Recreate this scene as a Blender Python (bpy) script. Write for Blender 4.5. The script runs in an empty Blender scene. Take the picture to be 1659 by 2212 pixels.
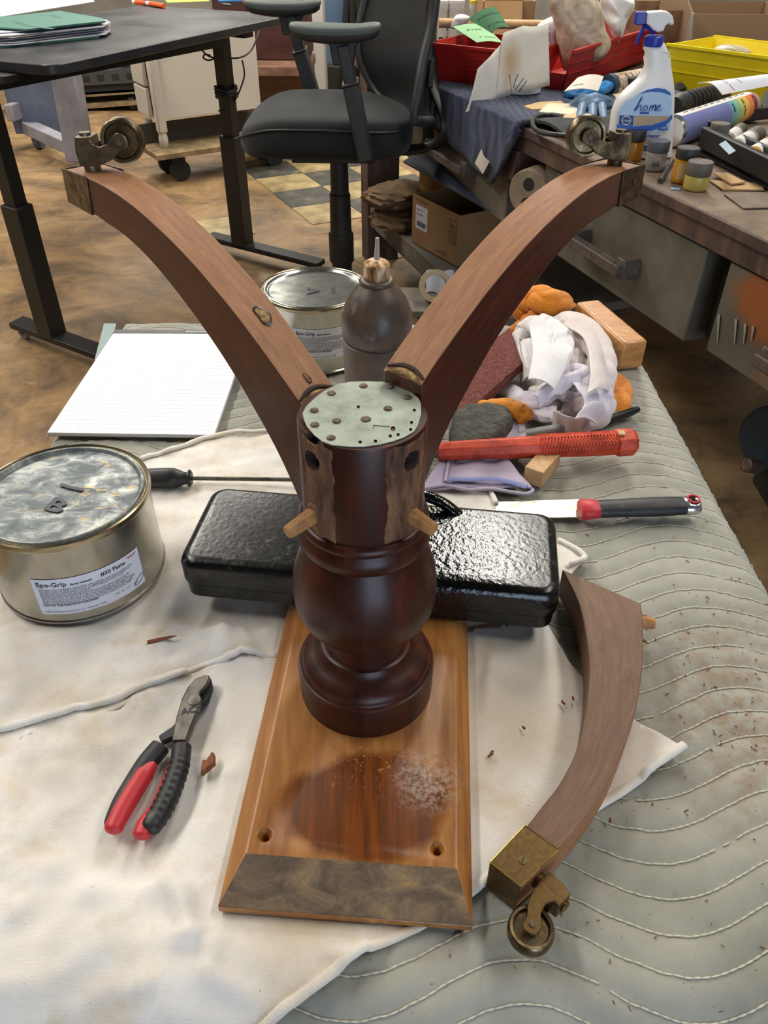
import bpy, bmesh, math, random
import numpy as np
from math import sin, cos, pi, radians, sqrt, atan2
from mathutils import Vector, Matrix, noise, geometry
SC = bpy.context.scene
COL = SC.collection
random.seed(7)
# ------------------------------------------------------------------ camera
IW, IH, FPX = 1659, 2212, 1680.0
PITCH, ROLL = radians(38.3), radians(0.3)
EYE = Vector((0, 0, 1.25))
FWD = Vector((0, cos(PITCH), -sin(PITCH)))
_r = Vector((1, 0, 0)); _u = _r.cross(FWD)
RIGHT = cos(ROLL) * _r + sin(ROLL) * _u
UP = RIGHT.cross(FWD)
cd = bpy.data.cameras.new('camera'); cam = bpy.data.objects.new('camera', cd); COL.objects.link(cam)
cd.sensor_fit = 'VERTICAL'; cd.sensor_height = 36.0; cd.lens = 36.0 * FPX / IH
cd.clip_start = 0.02; cd.clip_end = 60
cam.matrix_world = Matrix(((RIGHT.x, UP.x, -FWD.x, EYE.x), (RIGHT.y, UP.y, -FWD.y, EYE.y), (RIGHT.z, UP.z, -FWD.z, EYE.z), (0, 0, 0, 1)))
SC.camera = cam
SC.view_settings.view_transform = 'Standard'; SC.view_settings.look = 'None'
SC.view_settings.gamma = 1.0; SC.view_settings.use_curve_mapping = False
SC.view_settings.exposure = 0.14
# ------------------------------------------------------------------ daylight
wd = bpy.data.worlds.new('sky'); SC.world = wd; wd.use_nodes = True
bg = wd.node_tree.nodes['Background']; bg.inputs[0].default_value = (0.62, 0.78, 1.0, 1); bg.inputs[1].default_value = 5.0
# ------------------------------------------------------------------ ceiling lamps (their light; the housings are built below)
LAMPS = [(-2.2, 1.3, 74), (1.9, 1.0, 46), (-1.9, 4.4, 88), (1.0, 3.9, 88), (-1.6, 7.4, 90), (1.2, 7.2, 90), (-4.6, 4.0, 80)]
for lx, ly, LE in LAMPS:
    ld = bpy.data.lights.new('tube_light', 'AREA'); ld.shape = 'RECTANGLE'; ld.size = 0.5; ld.size_y = 2.3
    ld.energy = LE; ld.color = (1.0, 0.955, 0.88)
    lo = bpy.data.objects.new('tube_light', ld); COL.objects.link(lo); lo.location = (lx, ly, 3.47)
pl = bpy.data.lights.new('sky_portal', 'AREA'); pl.shape = 'RECTANGLE'; pl.size = 2.4; pl.size_y = 2.6
pl.cycles.is_portal = True
po = bpy.data.objects.new('sky_portal', pl); COL.objects.link(po); po.location = (1.3, -3.45, 1.3); po.rotation_euler = (radians(90), 0, 0)

def at(x, y, z):
    d = FWD + RIGHT * ((x - IW / 2) / FPX) - UP * ((y - IH / 2) / FPX)
    return EYE + d * ((z - EYE.z) / d.z)
def atY(x, y, Y):
    d = FWD + RIGHT * ((x - IW / 2) / FPX) - UP * ((y - IH / 2) / FPX)
    return EYE + d * (Y / d.y)
def px(p):
    d = Vector(p) - EYE; k = FPX / d.dot(FWD)
    return (IW / 2 + k * d.dot(RIGHT), IH / 2 - k * d.dot(UP))

# ------------------------------------------------------------------ mesh helpers
class M:
    def __init__(s): s.v = []; s.f = []; s.uv = []
    def add(s, vs, fs, uv=None):
        n = len(s.v); s.v += [tuple(p) for p in vs]; s.f += [tuple(i + n for i in q) for q in fs]
        s.uv += list(uv) if uv else [(p[0], p[1]) for p in vs]
        return s
    def box(s, c, d, R=None):
        vs = []
        for z in (-.5, .5):
            for a, b in ((-.5, -.5), (.5, -.5), (.5, .5), (-.5, .5)):
                p = Vector((a * d[0], b * d[1], z * d[2]))
                vs.append((R @ p if R else p) + Vector(c))
        return s.add(vs, [(3, 2, 1, 0), (4, 5, 6, 7), (0, 1, 5, 4), (1, 2, 6, 5), (2, 3, 7, 6), (3, 0, 4, 7)])
    def bar(s, p, q, w, h, up=(0, 0, 1)):
        p, q = Vector(p), Vector(q); t = (q - p); L = t.length; t.normalize()
        b = Vector(up).cross(t)
        if b.length < 1e-4: b = Vector((1, 0, 0))
        b.normalize(); n = t.cross(b)
        return s.box((p + q) / 2, (L, w, h), Matrix((t, b, n)).transposed())
    def tube(s, pts, r, n=8, cap=True, flat=1.0, up=None, twist=None, cyc=False):
        pts = [Vector(p) for p in pts]; N = len(pts); rs = r if hasattr(r, '__len__') else [r] * N
        vs = []; uv = []; L = 0; ref = Vector(up) if up else None
        t0 = (pts[1] - pts[0]).normalized()
        if ref is None: ref = Vector((0, 0, 1)) if abs(t0.z) < .9 else Vector((1, 0, 0))
        for i, p in enumerate(pts):
            if cyc: t = (pts[(i + 1) % N] - pts[i - 1]).normalized()
            else: t = (pts[min(i + 1, N - 1)] - pts[max(i - 1, 0)]).normalized()
            b = t.cross(ref)
            if b.length < 1e-5: b = t.orthogonal()
            b.normalize(); nn = b.cross(t)
            if up is None: ref = nn
            if twist: q = Matrix.Rotation(twist[i], 3, t); b = q @ b; nn = q @ nn
            if i: L += (p - pts[i - 1]).length
            for k in range(n):
                a = 2 * pi * k / n
                vs.append(p + b * (rs[i] * cos(a)) + nn * (rs[i] * flat * sin(a))); uv.append((L, a / 2 / pi * 6.28 * rs[i]))
        fs = [(i * n + k, i * n + (k + 1) % n, (i + 1) * n + (k + 1) % n, (i + 1) * n + k) for i in range(N - 1) for k in range(n)]
        if cyc: fs += [((N - 1) * n + k, (N - 1) * n + (k + 1) % n, (k + 1) % n, k) for k in range(n)]
        elif cap: fs += [tuple(range(n))[::-1], tuple((N - 1) * n + k for k in range(n))]
        return s.add(vs, fs, uv)
    def cyl(s, p, q, r, r2=None, n=20): return s.tube([p, q], [r, r if r2 is None else r2], n)
    def lathe(s, prof, c=(0, 0, 0), n=48, R=None, cap=True, a0=0, a1=2 * pi):
        full = abs(a1 - a0) > 6.28; m = n if full else n + 1
        vs = []; uv = []
        for r, z in prof:
            for k in range(m):
                a = a0 + (a1 - a0) * k / n
                p = Vector((r * cos(a), r * sin(a), z)); vs.append((R @ p if R else p) + Vector(c)); uv.append((z, a * r))
        fs = [(i * m + k, i * m + (k + 1) % m, (i + 1) * m + (k + 1) % m, (i + 1) * m + k) for i in range(len(prof) - 1) for k in range(m if full else m - 1)]
        if cap and full:
            if prof[0][0] > 1e-6: fs.append(tuple(range(m))[::-1])
            if prof[-1][0] > 1e-6: fs.append(tuple((len(prof) - 1) * m + k for k in range(m)))
        return s.add(vs, fs, uv)
    def prism(s, poly, z0, z1, T=None):
        n = len(poly)
        vs = [Vector((p[0], p[1], z)) for z in (z0, z1) for p in poly]
        if T: vs = [T @ v for v in vs]
        return s.add(vs, [tuple(range(n))[::-1], tuple(range(n, 2 * n))] + [(k, (k + 1) % n, n + (k + 1) % n, n + k) for k in range(n)])
    def grid(s, fn, nu, nv, uvfn=None):
        vs = []; uv = []
        for i in range(nu + 1):
            for j in range(nv + 1):
                vs.append(fn(i / nu, j / nv)); uv.append(uvfn(i / nu, j / nv) if uvfn else (vs[-1][0], vs[-1][1]))
        w = nv + 1
        return s.add(vs, [(i * w + j, (i + 1) * w + j, (i + 1) * w + j + 1, i * w + j + 1) for i in range(nu) for j in range(nv)], uv)
    def sheet(s, fn, nu, nv, th, uvfn=None):   # closed thin sheet
        P = [[Vector(fn(i / nu, j / nv)) for j in range(nv + 1)] for i in range(nu + 1)]
        w = nv + 1; vs = []; uv = []
        for sg in (1, -1):
            for i in range(nu + 1):
                for j in range(nv + 1):
                    du = P[min(i + 1, nu)][j] - P[max(i - 1, 0)][j]; dv = P[i][min(j + 1, nv)] - P[i][max(j - 1, 0)]
                    nn = du.cross(dv)
                    nn = nn.normalized() if nn.length > 1e-12 else Vector((0, 0, 1))
                    vs.append(P[i][j] + nn * (sg * th / 2)); uv.append(uvfn(i / nu, j / nv) if uvfn else (i / nu, j / nv))
        o = (nu + 1) * w
        fs = [(i * w + j, (i + 1) * w + j, (i + 1) * w + j + 1, i * w + j + 1) for i in range(nu) for j in range(nv)]
        fs += [tuple(o + k for k in q)[::-1] for q in fs]
        ring = [j for j in range(nv)] + [i * w + nv for i in range(nu)] + [nu * w + j for j in range(nv, 0, -1)] + [i * w for i in range(nu, 0, -1)]
        fs += [(ring[k], ring[(k + 1) % len(ring)], o + ring[(k + 1) % len(ring)], o + ring[k]) for k in range(len(ring))]
        return s.add(vs, fs, uv)

def ob(name, mb, mat, parent=None, bev=0, smooth=35, sub=0, seg=2, local=False, label=None, kind=None):
    me = bpy.data.meshes.new(name); me.from_pydata(mb.v, [], mb.f); me.update()
    bm = bmesh.new(); bm.from_mesh(me); bmesh.ops.recalc_face_normals(bm, faces=bm.faces); bm.to_mesh(me); bm.free()
    a = me.attributes.new('guv', 'FLOAT2', 'POINT'); a.data.foreach_set('vector', np.array(mb.uv, dtype=np.float32).ravel())
    if smooth:
        me.shade_smooth()
        if smooth < 180: me.set_sharp_from_angle(angle=radians(smooth))
    if mat: me.materials.append(mat)
    o = bpy.data.objects.new(name, me); COL.objects.link(o)
    if parent is not None:
        o.parent = parent
        if not local and parent.type == 'EMPTY': o.matrix_parent_inverse = Matrix.Translation(-parent.location)

    if bev:
        m = o.modifiers.new('edge', 'BEVEL'); m.width = bev; m.segments = seg; m.limit_method = 'ANGLE'; m.angle_limit = radians(40); m.harden_normals = False
    if sub:
        m = o.modifiers.new('soft', 'SUBSURF'); m.levels = sub; m.render_levels = sub
    if label: o['label'] = label
    if kind: o['kind'] = kind
    return o
def thing(name, label, cat, loc=(0, 0, 0), group=None):
    o = bpy.data.objects.new(name, None); COL.objects.link(o); o.location = loc; o.empty_display_size = .02
    o['label'] = label; o['category'] = cat
    if group: o['group'] = group
    return o
def tag(o, label, cat, group=None):
    o['label'] = label; o['category'] = cat
    if group: o['group'] = group
    return o
def dup(root, loc, rotz=None, label=None):
    def cp(o, par):
        c = o.copy(); COL.objects.link(c)
        if par is not None: c.parent = par
        for ch in list(o.children): cp(ch, c)
        return c
    r = cp(root, None); r.location = loc
    if rotz is not None: r.rotation_euler = (0, 0, rotz)
    if label: r['label'] = label
    return r
def cut(o, cutters):
    for c in cutters:
        m = o.modifiers.new('cut', 'BOOLEAN'); m.operation = 'DIFFERENCE'; m.object = c; m.solver = 'EXACT'; m.material_mode = 'TRANSFER'
    bpy.context.view_layer.update()
    me = bpy.data.meshes.new_from_object(o.evaluated_get(bpy.context.evaluated_depsgraph_get()))
    o.modifiers.clear(); o.data = me; me.name = o.name
    for c in cutters: bpy.data.objects.remove(c)
    return o
def fnoise(x, y, z=0.0, sc=1.0): return noise.noise(Vector((x * sc, y * sc, z)))
def catmull(pts, n=6, cyc=False):
    pts = [Vector(p) for p in pts]; N = len(pts); out = []
    rng = range(N if cyc else N - 1)
    for i in rng:
        g = (lambda k: pts[k % N]) if cyc else (lambda k: pts[max(0, min(N - 1, k))])
        a, b, c, d = g(i - 1), g(i), g(i + 1), g(i + 2)
        for k in range(n):
            t = k / n
            out.append(.5 * ((2 * b) + (c - a) * t + (2 * a - 5 * b + 4 * c - d) * t * t + (3 * b - a - 3 * c + d) * t ** 3))
    if not cyc: out.append(pts[-1])
    return out
def interp(xs, n):
    m = len(xs) - 1; out = []
    for i in range(n):
        t = i / (n - 1) * m; k = min(int(t), m - 1); out.append(xs[k] + (xs[k + 1] - xs[k]) * (t - k))
    return out
def text(name, body, size, T, mat, parent, bend=None, align='LEFT', shear=0, local=False, bold=0.0, sx=1.0):
    """flat printed lettering; T maps text space (x right, y up) to the world, or bend(x,y) gives the point"""
    cu = bpy.data.curves.new(name, 'FONT'); cu.body = body; cu.size = size; cu.align_x = align; cu.shear = shear; cu.resolution_u = 2
    cu.offset = bold
    t = bpy.data.objects.new(name, cu); COL.objects.link(t); bpy.context.view_layer.update()
    me = bpy.data.meshes.new_from_object(t.evaluated_get(bpy.context.evaluated_depsgraph_get()))
    bpy.data.objects.remove(t); bpy.data.curves.remove(cu)
    for v in me.vertices:
        v.co.x *= sx
        v.co = bend(v.co.x, v.co.y) if bend else T @ v.co
    me.materials.clear(); me.materials.append(mat)
    o = bpy.data.objects.new(name, me); COL.objects.link(o); o.parent = parent
    if parent is not None and not local:
        if parent.type == 'EMPTY': o.matrix_parent_inverse = Matrix.Translation(-parent.location)
    return o
def frame(o, x, y):   # 4x4 with origin o, x and y directions
    x = Vector(x).normalized(); z = x.cross(Vector(y)).normalized(); y = z.cross(x)
    return Matrix(((x.x, y.x, z.x, o[0]), (x.y, y.y, z.y, o[1]), (x.z, y.z, z.z, o[2]), (0, 0, 0, 1)))

# ------------------------------------------------------------------ materials
def lin(h):
    h = h.lstrip('#'); c = [int(h[i:i + 2], 16) / 255 for i in (0, 2, 4)]
    return tuple((x / 12.92 if x <= .04045 else ((x + .055) / 1.055) ** 2.4) for x in c) + (1,)
class N:
    def __init__(s, name):
        s.m = bpy.data.materials.new(name); s.m.use_nodes = True; s.t = s.m.node_tree; s.b = s.t.nodes['Principled BSDF']
    def node(s, kind, **kw):
        n = s.t.nodes.new('ShaderNode' + kind)
        for k, v in kw.items(): setattr(n, k, v)
        return n
    def ln(s, a, b): s.t.links.new(a, b); return s
    def co(s, kind='Object', stretch=(1, 1, 1), rot=(0, 0, 0), loc=(0, 0, 0)):
        if kind == 'guv':
            a = s.node('Attribute'); a.attribute_name = 'guv'; src = a.outputs['Vector']
        else: src = s.node('TexCoord').outputs[kind]
        mp = s.node('Mapping'); mp.inputs['Scale'].default_value = stretch; mp.inputs['Rotation'].default_value = rot; mp.inputs['Location'].default_value = loc
        s.ln(src, mp.inputs[0]); return mp.outputs[0]
    def noise(s, co, scale, detail=5, rough=.55, dist=0):
        n = s.node('TexNoise'); n.inputs['Scale'].default_value = scale; n.inputs['Detail'].default_value = detail; n.inputs['Roughness'].default_value = rough; n.inputs['Distortion'].default_value = dist
        s.ln(co, n.inputs['Vector']); return n.outputs['Fac']
    def ramp(s, fac, stops):
        r = s.node('ValToRGB'); e = r.color_ramp.elements
        while len(e) < len(stops): e.new(.5)
        for k, (p, c) in enumerate(stops):
            e[k].position = p; e[k].color = lin(c) if isinstance(c, str) else (c, c, c, 1)
        s.ln(fac, r.inputs[0]); return r.outputs[0]
    def mix(s, fac, a, b, mode='MIX'):
        n = s.node('MixRGB'); n.blend_type = mode
        for i, q in ((0, fac), (1, a), (2, b)):
            if isinstance(q, str): n.inputs[i].default_value = lin(q)
            elif isinstance(q, (int, float)): n.inputs[i].default_value = q if i == 0 else (q, q, q, 1)
            else: s.ln(q, n.inputs[i])
        return n.outputs[0]
    def math(s, op, a, b=0.0):
        n = s.node('Math'); n.operation = op
        for i, q in ((0, a), (1, b)):
            if isinstance(q, (int, float)): n.inputs[i].default_value = q
            else: s.ln(q, n.inputs[i])
        return n.outputs[0]
    def blob(s, co, c, r, r1, nz=0.0, nsc=40, sc=(1, 1, 1)):   # 1 inside radius r fading to 0 at r1, ragged
        a = s.node('VectorMath'); a.operation = 'SUBTRACT'; s.ln(co, a.inputs[0]); a.inputs[1].default_value = c
        b = s.node('VectorMath'); b.operation = 'MULTIPLY'; s.ln(a.outputs[0], b.inputs[0]); b.inputs[1].default_value = sc
        l = s.node('VectorMath'); l.operation = 'LENGTH'; s.ln(b.outputs[0], l.inputs[0])
        d = l.outputs['Value']
        if nz: d = s.math('ADD', d, s.math('MULTIPLY', s.math('SUBTRACT', s.noise(co, nsc, 5), .5), nz))
        mr = s.node('MapRange'); mr.inputs[1].default_value = r; mr.inputs[2].default_value = r1; mr.inputs[3].default_value = 1; mr.inputs[4].default_value = 0
        s.ln(d, mr.inputs[0]); return mr.outputs[0]
    def out(s, col, rough=.6, metal=0, bump=None, bs=.3, bd=.002, spec=None, coat=0, sheen=0, trans=0, alpha=None, coat_rough=.1):
        i = s.b.inputs
        for key, q in (('Base Color', col), ('Roughness', rough), ('Metallic', metal)):
            if isinstance(q, str): i[key].default_value = lin(q)
            elif isinstance(q, (int, float)): i[key].default_value = q
            else: s.ln(q, i[key])
        if bump is not None:
            b = s.node('Bump'); b.inputs['Strength'].default_value = bs; b.inputs['Distance'].default_value = bd; s.ln(bump, b.inputs['Height']); s.ln(b.outputs[0], i['Normal'])
        if spec is not None: i['Specular IOR Level'].default_value = spec
        if coat: i['Coat Weight'].default_value = coat; i['Coat Roughness'].default_value = coat_rough
        if sheen: i['Sheen Weight'].default_value = sheen
        if trans: i['Transmission Weight'].default_value = trans
        if alpha is not None: i['Alpha'].default_value = alpha
        return s.m
def flat(name, c, rough=.5, metal=0, **k): return N(name).out(c, rough, metal, **k)
def worn(name, stops, scale=20, rough=.6, metal=0, stretch=(1, 1, 1), bs=.2, bscale=None, bd=.001, co='Object', detail=6, dist=0, **k):
    n = N(name); c = n.co(co, stretch); f = n.noise(c, scale, detail, .6, dist)
    if isinstance(rough, tuple): r = n.ramp(f, [(.3, rough[0]), (.7, rough[1])])
    else: r = rough
    b = n.noise(c, bscale or scale * 6, 4)
    return n.out(n.ramp(f, stops), r, metal, b if bs else None, bs, bd, **k)
def wood(name, dark, mid, light, stretch=(3, 40, 40), scale=3, rough=.45, co='Object', bs=.15, coat=0, fine=1.0, pores=None, rot=(0, 0, 0), **k):
    n = N(name); c = n.co(co, stretch, rot); f = n.noise(c, scale, 6, .62, .6)
    col = n.ramp(f, [(.28, dark), (.5, mid), (.74, light)])
    c2 = n.co(co, tuple(q * 6 for q in stretch), rot); g = n.noise(c2, scale, 3, .6)
    col = n.mix(.35 * fine, col, n.ramp(g, [(.3, dark), (.7, light)]))
    if pores:
        col = n.mix(n.ramp(g, [(.60, 0), (.68, .7)]), col, pores)
    return n.out(col, rough, 0, g, bs, .0006, coat=coat, **k)
# ================================================================== materials
m_quilt = N('quilt canvas'); _c = m_quilt.co(); _f = m_quilt.noise(_c, 7, 8, .65)
_col = m_quilt.ramp(_f, [(.3, '#85857a'), (.5, '#9b9a8f'), (.72, '#adab9f')])
_st = m_quilt.blob(_c, (.33, .42, .7), .02, .17, .16, 30)
_col = m_quilt.mix(m_quilt.math('MULTIPLY', _st, m_quilt.ramp(m_quilt.noise(_c, 60, 6), [(.42, 0), (.62, .75)])), _col, '#8a6a48')
_col = m_quilt.mix(m_quilt.ramp(m_quilt.noise(_c, 330, 2, .5), [(.70, 0), (.76, .7)]), _col, '#6e5a46')
m_quilt = m_quilt.out(_col, .95, 0, m_quilt.noise(_c, 900, 3), .25, .0008, sheen=.15)
m_thread = flat('stitch thread', '#c9c5b4', .8)
m_binding = flat('quilt binding', '#93a3a0', .9)
m_cloth = N('white cotton cloth'); _c = m_cloth.co(); _f = m_cloth.noise(_c, 9, 8, .6, .4)
_col = m_cloth.ramp(_f, [(.3, '#d2c8ba'), (.45, '#e2dcd3'), (.6, '#e9e6e1')])
_col = m_cloth.mix(m_cloth.ramp(m_cloth.noise(_c, 16, 7, .65), [(.50, 0), (.68, .65)]), _col, '#cdb999')
_g = m_cloth.blob(_c, (.11, .42, .7), .02, .12, .12, 25)
_col = m_cloth.mix(m_cloth.math('MULTIPLY', _g, .45), _col, '#c3aa86')
_col = m_cloth.mix(m_cloth.math('MULTIPLY', m_cloth.blob(_c, (-.06, .255, .7), .0, .06, .08, 40), .5), _col, '#c2ab88')
_col = m_cloth.mix(m_cloth.ramp(m_cloth.noise(_c, 420, 2, .5), [(.735, 0), (.775, .6)]), _col, '#8a7360')
m_cloth = m_cloth.out(_col, .9, 0, m_cloth.noise(m_cloth.co('Object', (1, 3, 1)), 260, 4), .35, .001, sheen=.2)
m_mahog = N('dark mahogany finish'); _c = m_mahog.co('Object', (22, 22, 2.5)); _f = m_mahog.noise(_c, 3, 6, .6)
_col = m_mahog.ramp(_f, [(.3, '#230c07'), (.55, '#3d180d'), (.8, '#5a2817')])
_c = m_mahog.co(); _col = m_mahog.mix(m_mahog.ramp(m_mahog.noise(_c, 260, 3), [(.74, 0), (.78, .7)]), _col, '#8b5a40')
m_mahog = m_mahog.out(_col, .40, 0, m_mahog.noise(_c, 90, 5), .08, .0005, spec=.28, coat=.14, coat_rough=.25)
m_legside = wood('reddish mahogany side', '#2a0e08', '#431a10', '#5c291a', (3, 25, 25), 5, .38, 'guv', coat=.25)
m_legtop = wood('sanded mahogany', '#7b4c2f', '#9c6a45', '#b58357', (6, 45, 45), 5, .62, 'guv', bs=.3, pores='#6e4429')
m_legraw = wood('planed walnut brown', '#553b2c', '#72533d', '#8b6a4f', (6, 45, 45), 5, .6, 'guv', bs=.3, pores='#4a3128')
m_raw = N('bare joint wood'); _c = m_raw.co('Object', (30, 30, 7)); _f = m_raw.noise(_c, 4, 7, .65)
_col = m_raw.ramp(_f, [(.3, '#2d1d16'), (.45, '#5c3d2b'), (.58, '#7c563d'), (.74, '#9a744b')])
m_raw = m_raw.out(_col, .75, 0, _f, .7, .002)
m_scar = worn('torn dark wood', [(.35, '#1f120c'), (.6, '#3a2418')], 200, .8, bs=.8, bd=.002)
m_glue = worn('old yellow glue', [(.35, '#4a3420'), (.5, '#8a6a34'), (.65, '#b89a58')], 160, .7, bs=.8, bd=.002)
m_dowel = wood('dowel wood', '#8a5a30', '#b17c48', '#c99a62', (40, 40, 8), 4, .6)
m_board = N('honey board'); _c = m_board.co('Object', (30, 3, 30)); _f = m_board.noise(_c, 3, 6, .6, .5)
_col = m_board.ramp(_f, [(.3, '#7d4a1d'), (.5, '#9c642c'), (.72, '#b57f3f')])
_c = m_board.co()
_w = m_board.blob(_c, (-.012, .318, .722), .046, .056, .030, 28, (.82, 1.2, 1))
_col = m_board.mix(m_board.math('MULTIPLY', _w, .9), _col, m_board.ramp(m_board.noise(m_board.co('Object', (60, 4, 1)), 3, 5), [(.35, '#3f1c06'), (.65, '#74390c')]))
_s = m_board.math('MULTIPLY', m_board.blob(_c, (.037, .34, .722), .006, .034, .03, 60), m_board.ramp(m_board.noise(_c, 240, 6, .7), [(.42, 0), (.6, .85)]))
_col = m_board.mix(_s, _col, '#b79f8a')
_g = m_board.math('MULTIPLY', m_board.blob(_c, (-.012, .366, .722), .01, .05, .03, 60), m_board.ramp(m_board.noise(m_board.co('Object', (1, 1, 1), (0, 0, .6)), 150, 6, .75, 2), [(.58, 0), (.66, .9)]))
_col = m_board.mix(_g, _col, '#c9a878')
_r = m_board.math('ADD', m_board.math('MULTIPLY', _w, -.18), m_board.math('ADD', m_board.math('MULTIPLY', _s, .3), .46))
m_board = m_board.out(_col, _r, 0, m_board.noise(m_board.co('Object', (40, 5, 40)), 8, 4), .12, .0006, coat=.2, coat_rough=.25)
m_boardend = N('grimy board chamfer'); _c = m_boardend.co('Object', (1, 1.6, 1)); _f = m_boardend.noise(_c, 38, 8, .7, .6)
_col = m_boardend.ramp(_f, [(.3, '#3b2d22'), (.46, '#5b4b3b'), (.6, '#77634a'), (.74, '#a07f4e')])
m_boardend = m_boardend.out(_col, .72, 0, _f, .5, .002)
m_galv = N('galvanised plate'); _c = m_galv.co(); _f = m_galv.noise(_c, 55, 7, .65)
_col = m_galv.ramp(_f, [(.3, '#7d8779'), (.5, '#98a193'), (.72, '#adb3a4')])
_col = m_galv.mix(m_galv.ramp(m_galv.noise(_c, 120, 6, .7), [(.6, 0), (.72, .6)]), _col, '#b9a375')
m_galv = m_galv.out(_col, .55, .35, m_galv.noise(_c, 30, 4), .15, .001)
m_rust = worn('rusty nail iron', [(.3, '#3d322b'), (.5, '#5d4c42'), (.7, '#8a7668')], 300, .55, .6, bs=.4)
m_brass = N('aged brass'); _c = m_brass.co(); _f = m_brass.noise(_c, 240, 7, .65, .2)
_col = m_brass.ramp(_f, [(.25, '#54422a'), (.5, '#6c5533'), (.75, '#866a40')])
m_brass = m_brass.out(_col, m_brass.ramp(_f, [(.3, .5), (.7, .33)]), .85, m_brass.noise(_c, 200, 4), .2, .0006)
m_brassgr = worn('greyed brass', [(.3, '#51473a'), (.5, '#776954'), (.72, '#9b8b70')], 120, (.48, .34), .85, bs=.15)
m_brassdk = worn('dark bronze', [(.3, '#2c231a'), (.5, '#4d3f2f'), (.72, '#85704f')], 90, (.5, .34), .85, bs=.25)
m_iron = N('black painted iron'); _c = m_iron.co(); _n1 = m_iron.noise(_c, 160, 3, .6)
_d = m_iron.ramp(m_iron.math('ADD', m_iron.noise(_c, 60, 8, .75, .3), m_iron.math('MULTIPLY', m_iron.blob(_c, (.03, .60, .77), .06, .16, 0), -.10)), [(.54, 0), (.70, .8)])
_col = m_iron.mix(_d, '#060707', '#47433b')
m_iron = m_iron.out(_col, m_iron.math('ADD', m_iron.math('MULTIPLY', _d, .45), m_iron.math('SUBTRACT', .27, m_iron.math('MULTIPLY', m_iron.blob(_c, (.03, .55, .77), .05, .13, .05, 30), .15))), 0, m_iron.math('MULTIPLY', m_iron.noise(_c, 190, 3, .5), m_iron.math('ADD', .30, m_iron.math('MULTIPLY', m_iron.blob(_c, (.03, .55, .77), .05, .13, .05, 30), .70))), .33, .0024, spec=.55)
m_tin = N('tinplate'); _c = m_tin.co('Object', (1, 1, .4)); _f = m_tin.noise(_c, 26, 6, .65)
m_tin = m_tin.out(m_tin.ramp(_f, [(.3, '#a09c91'), (.6, '#bab7ad'), (.78, '#8c877a')]), m_tin.ramp(_f, [(.3, .17), (.7, .3)]), .95, m_tin.noise(_c, 14, 3), .1, .002)
m_tinrim = worn('tin rim lacquer', [(.3, '#8a7d62'), (.5, '#a89c82'), (.7, '#bcb29a')], 25, (.3, .22), .95, bs=0)
def lidmat(name, smear, tan):
    n = N(name); c = n.co(); f = n.noise(n.co('Object', (1, 1.6, 1), (0, 0, .5)), 42, 8, .66, .5)
    col = n.ramp(f, [(.3, '#7c817e'), (.46, '#a4a8a2'), (.6, '#c9cbc2')])
    if smear:
        col = n.mix(n.ramp(f, [(.40, .95), (.66, .55)]), col, '#565e61')
        col = n.mix(n.ramp(n.noise(n.co('Object', (1, 2.2, 1), (0, 0, -.5)), 48, 6, .6, .8), [(.61, 0), (.65, tan)]), col, '#a8905c')
    return n.out(col, n.ramp(f, [(.35, .55 if smear else .26), (.65, .36 if smear else .2)]), .45 if smear else .92, n.noise(c, 24, 2, .4), .15, .003)
m_lidB = lidmat('smeared tin lid', True, .9); m_lidA = lidmat('bright tin lid', False, 0)
m_label = flat('white paper label', '#d9dae2', .55)
m_ink = flat('black printing ink', '#22222a', .6); m_inkred = flat('red printing ink', '#c0474c', .6); m_marker = flat('dark marker ink', '#1d1f33', .45)
m_glueb = N('grimy squeeze bottle'); _c = m_glueb.co('Object', (1, 1, .6)); _f = m_glueb.noise(_c, 22, 7, .62)
_col = m_glueb.ramp(_f, [(.3, '#3a302a'), (.5, '#55463a'), (.72, '#6d5b4c')])
_col = m_glueb.mix(m_glueb.ramp(m_glueb.noise(_c, 36, 4), [(.64, 0), (.72, .35)]), _col, '#a39a92')
m_glueb = m_glueb.out(_col, .42, 0, m_glueb.noise(_c, 120, 4), .15, .001)
m_goldcap = worn('glue crusted gold cap', [(.38, '#6b4c2c'), (.5, '#c49a6b'), (.62, '#ead6bd')], 130, (.25, .5), .6, stretch=(1, 1, .3), bs=.5, bd=.002)
m_nozzle = flat('grey nozzle plastic', '#b3a59b', .5)
m_paper = flat('white pad paper', '#e6e7ee', .7)
m_black = flat('black plastic', '#141416', .42); m_blackr = worn('worn black rubber', [(.4, '#16171a'), (.62, '#26272a'), (.75, '#5c5850')], 70, .5, bs=.2)
m_steel = worn('tool steel', [(.3, '#4d4a45'), (.6, '#77736b'), (.75, '#5d574d')], 80, (.35, .5), .9, bs=.2)
m_red = flat('red grip plastic', '#c12a33', .45)
m_white = flat('white ink', '#dedede', .6)

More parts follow.
